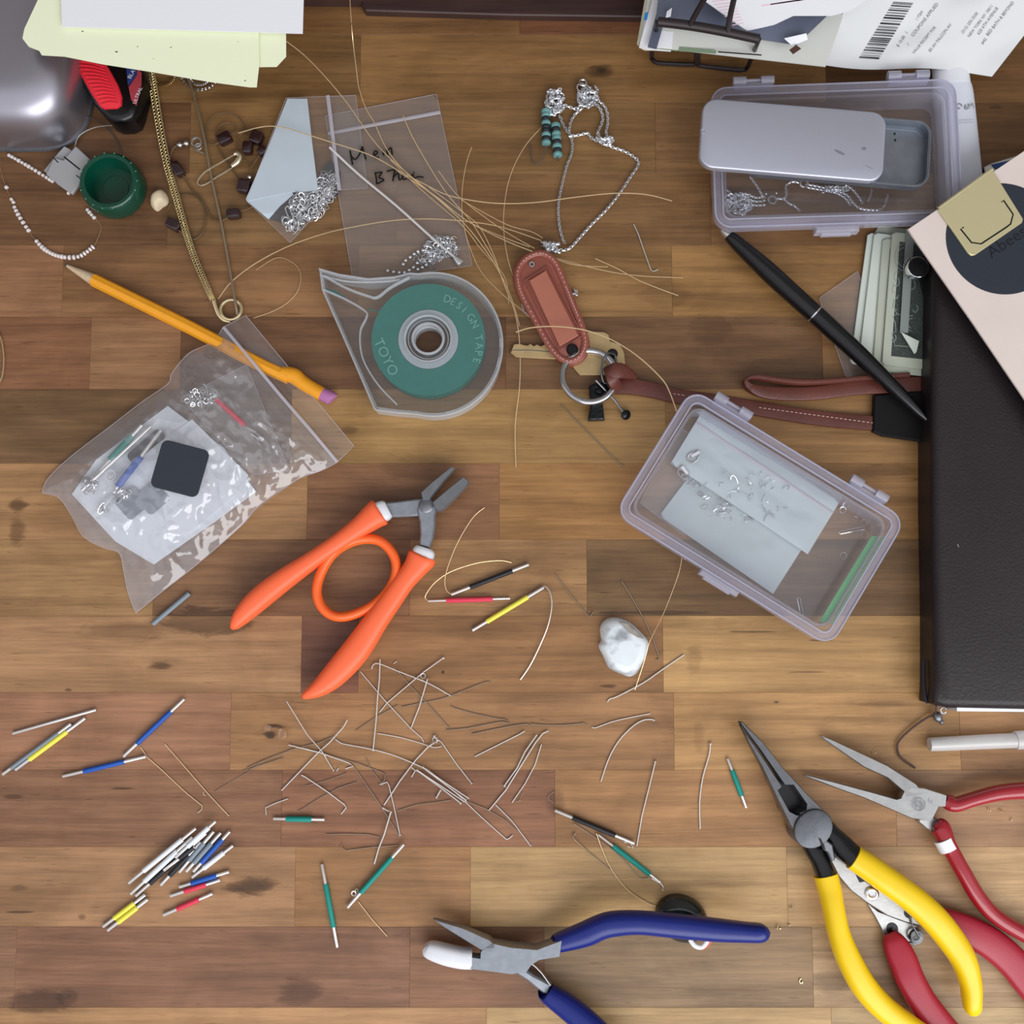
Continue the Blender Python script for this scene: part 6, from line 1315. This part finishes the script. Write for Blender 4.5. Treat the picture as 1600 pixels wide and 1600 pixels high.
# ================================================================ big glossy bag with cards and tube earrings
t = thing('zip_bag', 'large crinkled glossy zip bag full of cards and tube earrings, left', 'bag')
def loop_pts(P): return [at(x, y, z*.001) for x, y, z in P]
top = [(349, 511, 3.5), (390, 560, 6), (440, 620, 6), (485, 672, 6), (527, 722, 3)]
right = [(527, 722, 3), (500, 736, 3), (470, 746, 3), (448, 760, 4), (420, 778, 6), (398, 796, 5), (380, 818, 3), (345, 850, 2), (300, 888, 2), (256, 922, 1.6), (212, 958, 1)]
bot = [(66, 770, 1.4), (92, 778, 3), (112, 806, 3), (130, 838, 3), (160, 855, 3), (186, 864, 3), (193, 890, 2), (200, 925, 1.4), (212, 958, 1)]
left = [(349, 511, 3.5), (332, 534, 4), (300, 549, 4), (285, 562, 5), (268, 584, 6), (262, 600, 5), (222, 628, 4), (170, 668, 3), (110, 714, 2), (75, 748, 1.6), (66, 770, 1.4)]
def samp(P, t_):
    Q = cr(P, 10); k = t_*(len(Q)-1); i = min(len(Q)-2, int(k)); f = k-i; return [a+(b-a)*f for a, b in zip(Q[i], Q[i+1])]
def coons(nu, nv, bulge, amp, seed):
    T = [samp(top, i/nu) for i in range(nu+1)]; B_ = [samp(bot, i/nu) for i in range(nu+1)]; L = [samp(left, j/nv) for j in range(nv+1)]; R_ = [samp(right, j/nv) for j in range(nv+1)]
    G = []
    for j in range(nv+1):
        v = j/nv; row = []
        for i in range(nu+1):
            u = i/nu
            p = [(1-v)*T[i][k] + v*B_[i][k] + (1-u)*L[j][k] + u*R_[j][k] - ((1-u)*(1-v)*T[0][k] + u*(1-v)*T[-1][k] + (1-u)*v*B_[0][k] + u*v*B_[-1][k]) for k in range(3)]
            e = min(1, 8*min(u, 1-u, v, 1-v)); x, y = p[0]/100, p[1]/100
            n = 0
            for o_, (f, a) in enumerate(((1.1, 1.0), (2.6, .5), (6.0, .22))):
                n += a*(1 - 2.4*abs(noise.noise(Vector((x*f*1.6 - y*f*.9 + seed, x*f*.5 + y*f*1.1, o_*3.3)))))
            row.append(at(p[0], p[1], max(.3, p[2] + e*(bulge*math.sin(math.pi*u)**.5*math.sin(math.pi*v)**.5 + amp*n))*.001))
        G.append(row)
    return G
mb = MB(); add_grid(mb, coons(120, 140, 5.0, 2.1, 3)); mb.build('front_film', M['film_gloss'], t, sharp=None)
mb = MB(); add_grid(mb, [[Vector((p.x, p.y, min(p.z, .0009))) for p in r] for r in coons(10, 12, 0, 0, 8)]); mb.build('back_film', M['film'], t, sharp=None)
mb = MB(); add_grid(mb, patch((349, 511, 4), (384, 493, 5), (553, 697, 5), (527, 722, 4), 8, 40, lambda u, v: .3*noise.noise(Vector((u*3, v*7, 5))))); mb.build('flap', M['film'], t, sharp=None)
mb = MB(); mb.tube(loop_pts(cr([(349, 511, 4.6), (390, 560, 7), (440, 620, 7), (485, 672, 7), (527, 722, 4.4)], 6)), 2.5*S, 6, flat=.3); mb.build('zip_seal', M['zip'], t)
mb = MB(); mb.tube(loop_pts(cr(left, 5) + cr(bot, 5)[1:] + list(reversed(cr(right, 5)))[1:]), .6*S, 5); mb.tube(loop_pts([(349, 511, 4), (384, 493, 5), (553, 697, 5), (527, 722, 4)]), .5*S, 5); mb.build('edge_seam', M['zip'], t)
# cards and painted shadow squares
M['cardwhite'] = pmat('white_card', (228, 234, 242), .6)
for (P, z, m, lab) in (([(262, 634), (350, 700), (400, 768), (340, 812), (240, 882), (180, 846), (112, 772), (150, 718)], 1.6, 'cardwhite', 'broad white card at the bottom of the large glossy bag'),
                       ([(300, 655), (388, 742), (372, 770), (300, 830), (262, 838), (236, 700)], 2.4, 'cardwhite', 'white card under the black square in the large glossy bag')):
    mb = MB(); mb.slab(outline(P, z*.001), z*.001-.0005, z*.001, .0001); tag(mb.build('backing_card', M[m], smooth=False), lab, 'card', 'cards in the glossy bag')
M['shadowgrey'] = pmat('painted_shadow_grey', (138, 148, 160), .6)
c = at(281, 732, .0148); mb = MB(); mb.slab(roundrect(76*S*.985, 76*S*.985, 10*S, 6, c.x, c.y, math.radians(-14.5)), .0143, .0148, .0001); tag(mb.build('black_square_card', pmat('black_card', (40, 46, 56), .6)), 'rounded black square card lying on the large glossy bag', 'card', 'cards in the glossy bag')
for (x, y, w, h, a, m, lab) in ((228, 697, 66, 18, 42, 'shadowgrey', 'narrow dark painted shadow behind the blue tube in the glossy bag'), (206, 786, 40, 40, -48, 'shadowgrey', 'left grey painted shadow square below the black square'), (238, 778, 40, 40, -48, 'shadowgrey', 'right grey painted shadow square below the black square')):  # shadow squares inside the bag, painted as thin grey slabs
    c = at(x, y, .0029); mb = MB(); mb.slab(roundrect(w*S, h*S, 6*S, 4, c.x, c.y, math.radians(a)), .0025, .0030 + (.0003 if h < 30 else (.0002 if x > 220 else 0)), .0001); o = tag(mb.build('painted_shadow', pmat('painted_shadow_dark', (60, 64, 72), .6) if h < 30 else M[m]), lab, 'card', 'cards in the glossy bag')
tube_bead(151, 742, 222, 664, .30, .78, 'green', 'green-sleeved tube in the glossy bag, uppermost of the three', 3.6, r=3, rs=5.5, group='tube earrings in the glossy bag')
tube_bead(128, 766, 236, 666, 0, 0, None, 'long bare silver tube in the middle of the glossy bag', 4.2, r=3, group='tube earrings in the glossy bag')
tube_bead(181, 764, 252, 672, .04, .55, 'blue', 'blue-sleeved tube beside the black square in the glossy bag', 4.6, r=3, rs=5.5, group='tube earrings in the glossy bag')
mb = MB(); tangle(mb, 140, 758, 12, 12, 3, 5, 26, 41, 3, 5, .9, .3); tangle(mb, 188, 772, 12, 7, 3.5, 5, 18, 42, 3, 5, .9, .3); mb.ring(at(173, 743, .0055), 8*S, 1.4*S, 16, 6); mb.ring(at(173, 745, .005), 5*S, 1.1*S, 14, 6, (.4, .2, 1)); mb.tube(pxz([(162, 792, 5), (176, 776, 5)]), 1.6*S, 6); tangle(mb, 157, 794, 7, 6, 3.5, 4.6, 8, 43, 3, 5, .8, .2)
tag(mb.build('jump_rings', M['sparkle']), 'silver jump rings and loops at the tube ends in the glossy bag', 'rings', kind='stuff')
# inner small bag with red tube
bag('zip_bag', 'small inner zip bag with a red item inside the large glossy bag', [(385, 570), (452, 735), (395, 742), (282, 622)], 4.0, 14, 'film', .5)
tube_bead(338, 624, 382, 664, .0, 1, 'red', 'translucent red sleeve seen through the upper part of the glossy bag', 4.4, r=2, rs=4, group='tube earrings in the glossy bag')
mb = MB(); tangle(mb, 315, 622, 24, 15, 3.5, 5.5, 60, 51, 2.6, 5, .7, .3); mb.tube(pxz([(385, 668, 5), (398, 675, 5), (411, 686, 5), (408, 688, 5), (392, 678, 5)], 3), .9*S, 5); tag(mb.build('silver_findings', M['sparkle']), 'tangle of silver rings and a hook in the upper part of the glossy bag', 'rings', kind='stuff')

# ================================================================ brass wires
def bw(P, label, r=.62, m='brass', name='brass_wire', group='loose brass wires'):
    tag(MB().tube(pxz(P, 8), r*S, 5).build(name, M[m]), label, 'wire', group)
bw([(546, -12, 40), (548, 20, 20), (551, 60, 8), (557, 110, 5), (561, 138, 4), (572, 170, 4), (585, 192, 4), (605, 234, 4), (637, 272, 4), (690, 315, 4), (735, 348, 5), (790, 376, 7), (832, 393, 9)], 'brass wire coming down from the top edge right of the white paper', .75)
bw([(444, 62, 12), (475, 86, 8), (510, 122, 6), (543, 162, 5), (580, 215, 4), (608, 246, 4), (650, 282, 4), (700, 325, 4), (735, 360, 5), (768, 405, 5), (788, 440, 4)], 'brass wire starting at the corner of the pale green paper', .75)
bw([(372, 208, 3), (400, 200, 6), (422, 197, 7), (447, 200, 7), (470, 207, 7), (520, 223, 6), (580, 243, 5), (625, 268, 5), (660, 286, 5), (700, 305, 5), (750, 315, 5), (790, 318, 5), (840, 316, 4), (900, 308, 4), (960, 302, 4), (1010, 304, 4), (1050, 314, 3)], 'long brass wire from the brown beads right across to beyond the necklace', .8)
bw([(630, 181, 4), (645, 215, 4), (672, 262, 4), (700, 305, 4), (735, 345, 4), (760, 385, 4), (775, 412, 4), (790, 450, 4), (805, 490, 3), (812, 540, 2), (812, 600, 2), (805, 665, 1.5), (806, 730, 1)], 'brass wire from the bag seal down to its end left of the key ring', .75)
bw([(685, 267, 4), (712, 302, 4), (745, 330, 4), (790, 362, 6), (835, 388, 9)], 'short brass wire starting on the bag with handwriting', .6)
bw([(737, 230, 4), (728, 258, 4), (722, 300, 4), (723, 340, 4), (732, 380, 3), (752, 425, 3), (785, 460, 3), (810, 480, 3), (828, 496, 3)], 'brass wire bending under the left side of the leather fob', .6)
bw([(341, 467, 1.5), (362, 440, 2), (400, 411, 2), (450, 385, 2), (500, 367, 2), (545, 356, 3), (610, 345, 3), (665, 342, 3), (720, 345, 4), (780, 354, 4), (846, 376, 3)], 'brass wire arching from the gold ring over both small bags', .7)
bw([(846, 199, 2), (822, 226, 3), (803, 260, 4), (792, 295, 4), (787, 335, 4), (788, 370, 4), (793, 402, 4), (801, 430, 4)], 'brass wire arc left of the turquoise beads', .6)
bw([(856, 400, 5), (900, 412, 3), (950, 424, 2), (1000, 431, 1.5), (1067, 434, 1)], 'upper right brass wire end, long one above the brass key', .65)
bw([(866, 404, 5), (890, 412, 4), (920, 416, 3), (950, 417, 3)], 'short brass wire just right of the leather fob top', .6)
bw([(930, 404, 2), (965, 420, 2), (998, 438, 2), (1030, 451, 2), (1060, 462, 1.5)], 'brass wire pointing down right below the necklace', .75)
bw([(806, 519, 9), (830, 512, 10), (866, 510, 11), (905, 514, 12), (940, 524, 11), (972, 540, 10), (1003, 562, 9), (1034, 592, 8), (1046, 612, 7), (1058, 645, 5)], 'thick bright brass wire arching over the leather fob to the diagonal box', .95)
bw([(1066, 866, 3), (1062, 890, 2), (1052, 920, 2), (1036, 960, 3), (1015, 1003, 6), (1006, 1035, 4), (992, 1078, 1)], 'hair-thin brass wire from the diagonal box over the white stone', .45)
bw([(757, 793, 1), (738, 810, 1.5), (715, 848, 2), (700, 885, 2.4), (695, 908, 2.4), (698, 923, 2), (706, 929, 1.6)], 'curled brass wire in the black-sleeved tube', .7)
bw([(799, 879, 1), (780, 876, 1.4), (745, 880, 2), (705, 893, 2.2), (680, 910, 2), (666, 928, 1.8), (665, 936, 1.4), (672, 939, 1.2)], 'curled brass wire in the red-sleeved tube', .7)
bw([(846, 918, 1.6), (853, 917, 2), (860, 928, 2), (862, 948, 2), (856, 978, 1.8), (843, 1010, 1.4), (828, 1040, 1), (813, 1062, .8)], 'curved wire hanging from the yellow-sleeved tube', .95, 'pin')
bw([(622, 268, 4), (680, 306, 4), (730, 345, 5), (790, 372, 6), (828, 386, 8)], 'brass wire, lower of the bunch ending at the leather fob', .7)
bw([(670, 292, 4), (710, 322, 4), (747, 352, 4), (770, 395, 4), (782, 428, 4), (800, 468, 3), (812, 510, 2)], 'brass wire curving down left of the leather fob', .65)
bw([(610, 250, 4), (660, 298, 4), (722, 352, 4), (752, 390, 3), (788, 432, 3), (795, 475, 2)], 'brass wire, leftmost of the bunch above the tape dispenser', .6)
bw([(720, 312, 4), (790, 350, 5), (830, 362, 4), (848, 372, 4)], 'short brass wire ending at the necklace foot', .55)
bw([(400, 422, 1), (432, 403, 1.2), (455, 409, 1.2), (467, 421, 1), (470, 437, 1), (464, 457, 1), (448, 474, 1), (425, 487, 1), (396, 497, 1)], 'hair-thin wire loop between pencil and tape dispenser', .4)

# ================================================================ stone, pendant, cap, crumbs
mb = MB(); dome(mb, outline([(939, 992), (939, 978), (949, 967), (965, 964.5), (985, 972), (1004, 989), (1014, 1002), (1013, 1020), (1005, 1037), (997, 1052), (985, 1058), (970, 1053), (952, 1044), (944, 1027), (936, 1010), (940, 1001)], .005, 3), .0003, .0070, 8, .62, lump=.0006)
m, tt_, oo_ = newmat('white_stone'); b = tt_.nodes.new('ShaderNodeBsdfPrincipled'); tt_.links.new(b.outputs[0], oo_.inputs[0]); b.inputs['Roughness'].default_value = .4
g = tt_.nodes.new('ShaderNodeTexCoord'); n1 = tt_.nodes.new('ShaderNodeTexNoise'); n1.inputs['Scale'].default_value = 95; n1.inputs['Detail'].default_value = 6; r1 = tt_.nodes.new('ShaderNodeValToRGB')
r1.color_ramp.elements[0].position = .30; r1.color_ramp.elements[0].color = (*lin((150, 154, 160)), 1); r1.color_ramp.elements[1].position = .47; r1.color_ramp.elements[1].color = (*lin((226, 234, 238)), 1)
tt_.links.new(g.outputs['Object'], n1.inputs['Vector']); tt_.links.new(n1.outputs[0], r1.inputs[0]); tt_.links.new(r1.outputs[0], b.inputs['Base Color'])
t = thing('white_stone', 'smooth white stone slice with a grey-brown patch on its upper right edge', 'stone')
mb.build('slice', m, t, sharp=80)
mb = MB(); mb.slab(outline([(968, 972), (980, 973), (1000, 990), (1006, 998), (996, 996), (982, 988)], .0070), .0058, .0071, .0003); mb.build('grey_patch', pmat('stone_patch', (150, 142, 134), .5, var=.2, vscale=300), t)
t = thing('dark_pendant', 'dark glossy oval stone pendant half hidden under the blue plier handle', 'pendant')
M['darkstone'] = pmat('dark_mottled_stone', (20, 26, 26), .12, var=.9, vscale=240, coat=.5)
c = at(1068, 1440, .006); mb = MB(); dome(mb, [(c.x + (42*math.cos(a)*math.cos(-.55) - 34*math.sin(a)*math.sin(-.55))*S, c.y + (42*math.cos(a)*math.sin(-.55) + 34*math.sin(a)*math.cos(-.55))*S) for a in [k*math.pi/18 for k in range(36)]], .0004, .0066, 7, .35); mb.build('stone', M['darkstone'], t, sharp=80)
mb = MB(); mb.tube(pxz([(1078, 1468, 7), (1086, 1478, 7.4), (1097, 1480, 7), (1106, 1470, 6.5)], 5), 3.2*S, 8, flat=.5); mb.build('white_band', M['paper'], t)
mb = MB(); mb.tube(pxz([(1097, 1482, 6), (1104, 1478, 6), (1111, 1470, 5.6)], 4), 2.6*S, 8, flat=.5); mb.build('red_band', pmat('coral_band', (206, 98, 80), .4), t)
t = thing('plastic_tube', 'translucent white plastic tube at the right edge below the notebook', 'tube')
M['capfilm'] = clear('frosted_tube', (240, 240, 240), .62, (226, 224, 222), .2, .25)
mb = MB(); sweep(mb, [(1453, 1163, 3.6, 9.6, 3.1), (1454, 1163, 3.6, 10.4, 3.4), (1480, 1162, 3.7, 10.8, 3.5), (1540, 1159, 3.8, 11.4, 3.6), (1588, 1157, 3.9, 11.6, 3.7)], 20, 4); mb.build('tube', M['capfilm'], t)
mb = MB(); sweep(mb, [(1586, 1157, 4, 14, 4), (1600, 1156, 4, 14.4, 4.1), (1660, 1153, 4, 15, 4.2)], 20, 3); mb.build('collar', M['capfilm'], t)
q = random.Random(8)
for (x, y, w, lab) in ((1236, 1417, 2.4, 'topmost brass crumb beside the yellow handle'), (1217, 1449, 3.2, 'brass crumb at the tip of the blue handle'), (1233, 1445, 1.6, 'tiny brass crumb right of the blue handle tip'), (1252, 1533, 2.6, 'lone brass crumb below the blue handle tip'), (1366, 1175, 2.4, 'little U-shaped copper crumb above the slim red pliers'), (1546, 1265, 2.0, 'left brass crumb below the slim red handle'), (1564, 1266, 2.0, 'right brass crumb below the slim red handle'), (1580, 1281, 1.4, 'small crumb at the far right under the slim red handle')):
    mb = MB(); z = .0006; mb.ring(at(x, y, z), w*S, .8*S, 7, 4, (q.uniform(-1, 1), q.uniform(-1, 1), 1), 1.3, q.uniform(0, 3), arc=.7); mb.ball(at(x+w*.6, y+w*.5, z), w*.5*S, n=5, m=4)
    tag(mb.build('metal_crumb', M['brass']), lab, 'crumb', 'metal crumbs')
mb = MB(); mb.tube(pxz([(1496, 850, 18.9), (1498, 855, 18.9)]), .8*S, 5); tag(mb.build('metal_crumb', M['bright']), 'tiny bright snippet lying on the leather notebook', 'crumb', 'metal crumbs')
for (P, lab) in (([(866, 1237, .5), (858, 1243, .6), (857, 1248, .6), (864, 1254, .5)], 'tiny clear fishing-line snippet at the end of the reddish board'), ([(818, 1237, .5), (812, 1250, .6), (808, 1253, .6), (816, 1250, .5)], 'tiny clear snippet below the bright pin pair')):
    tag(MB().tube(pxz(P, 4), .5*S, 4).build('line_snippet', M['nylon']), lab, 'snippet', 'clear snippets')

mb = MB(); add_grid(mb, patch((434, 1140, .6), (446, 1138, 1.2), (448, 1152, 1.4), (436, 1158, .5), 5, 5, lambda u, v: .4*math.sin(u*7+v*5))); add_grid(mb, patch((414, 1132, .5), (424, 1134, 1.0), (422, 1142, .8), (413, 1141, .4), 3, 3))
tag(mb.build('film_flake', clear('flake', (250, 225, 200), .22, (226, 196, 166), .1, .3)), 'crumpled clear flake over a hole in the wood left of the pins', 'flake')
# parts of parts
SUBS = {'tape_band': 'handle', 'slot': 'pivot', 'jaw_recess': 'jaw', 'emblem': 'jaw', 'screw': 'jaw', 'nylon_tip': 'jaw', 'scroll_print': 'engraving', 'scuff_mark': 'sliding_lid', 'lid_dimple': 'sliding_lid', 'ink_spot': 'tray',
        'bracket_line': 'plate', 'hinge_roll': 'plate', 'grip_rib': 'grip', 'lettering': 'round_label', 'print': 'body', 'rim_glint_nub': 'shell', 'moulded_ring': 'shell', 'embossed_lettering': 'face', 'inner_rib': 'face', 'window_frame': 'back',
        'eyelet': 'back', 'rivet': 'back', 'lid_rim': 'lid', 'rim_bead': 'lid', 'hinge': 'lid', 'latch': 'lid', 'box_wall': 'box_floor', 'silver_ring': 'rear_barrel', 'barcode': 'sheet', 'receipt_print': 'sheet', 'pink_lines': 'sheet', 'rhinestone': 'chrome_rim', 'paper_core': 'tape_roll', 'base_ring': 'shell'}
import re as _re
_stem = lambda n: _re.sub(r'\.\d+$', '', n)
for r_ in [o for o in COL.objects if o.parent is None]:
    kids = sorted([o for o in COL.objects if o.parent == r_], key=lambda o: o.name)
    for o in kids:
        w = SUBS.get(_stem(o.name))
        sib = [s_ for s_ in kids if _stem(s_.name) == w] if w else []
        if sib: o.parent = sib[-1]
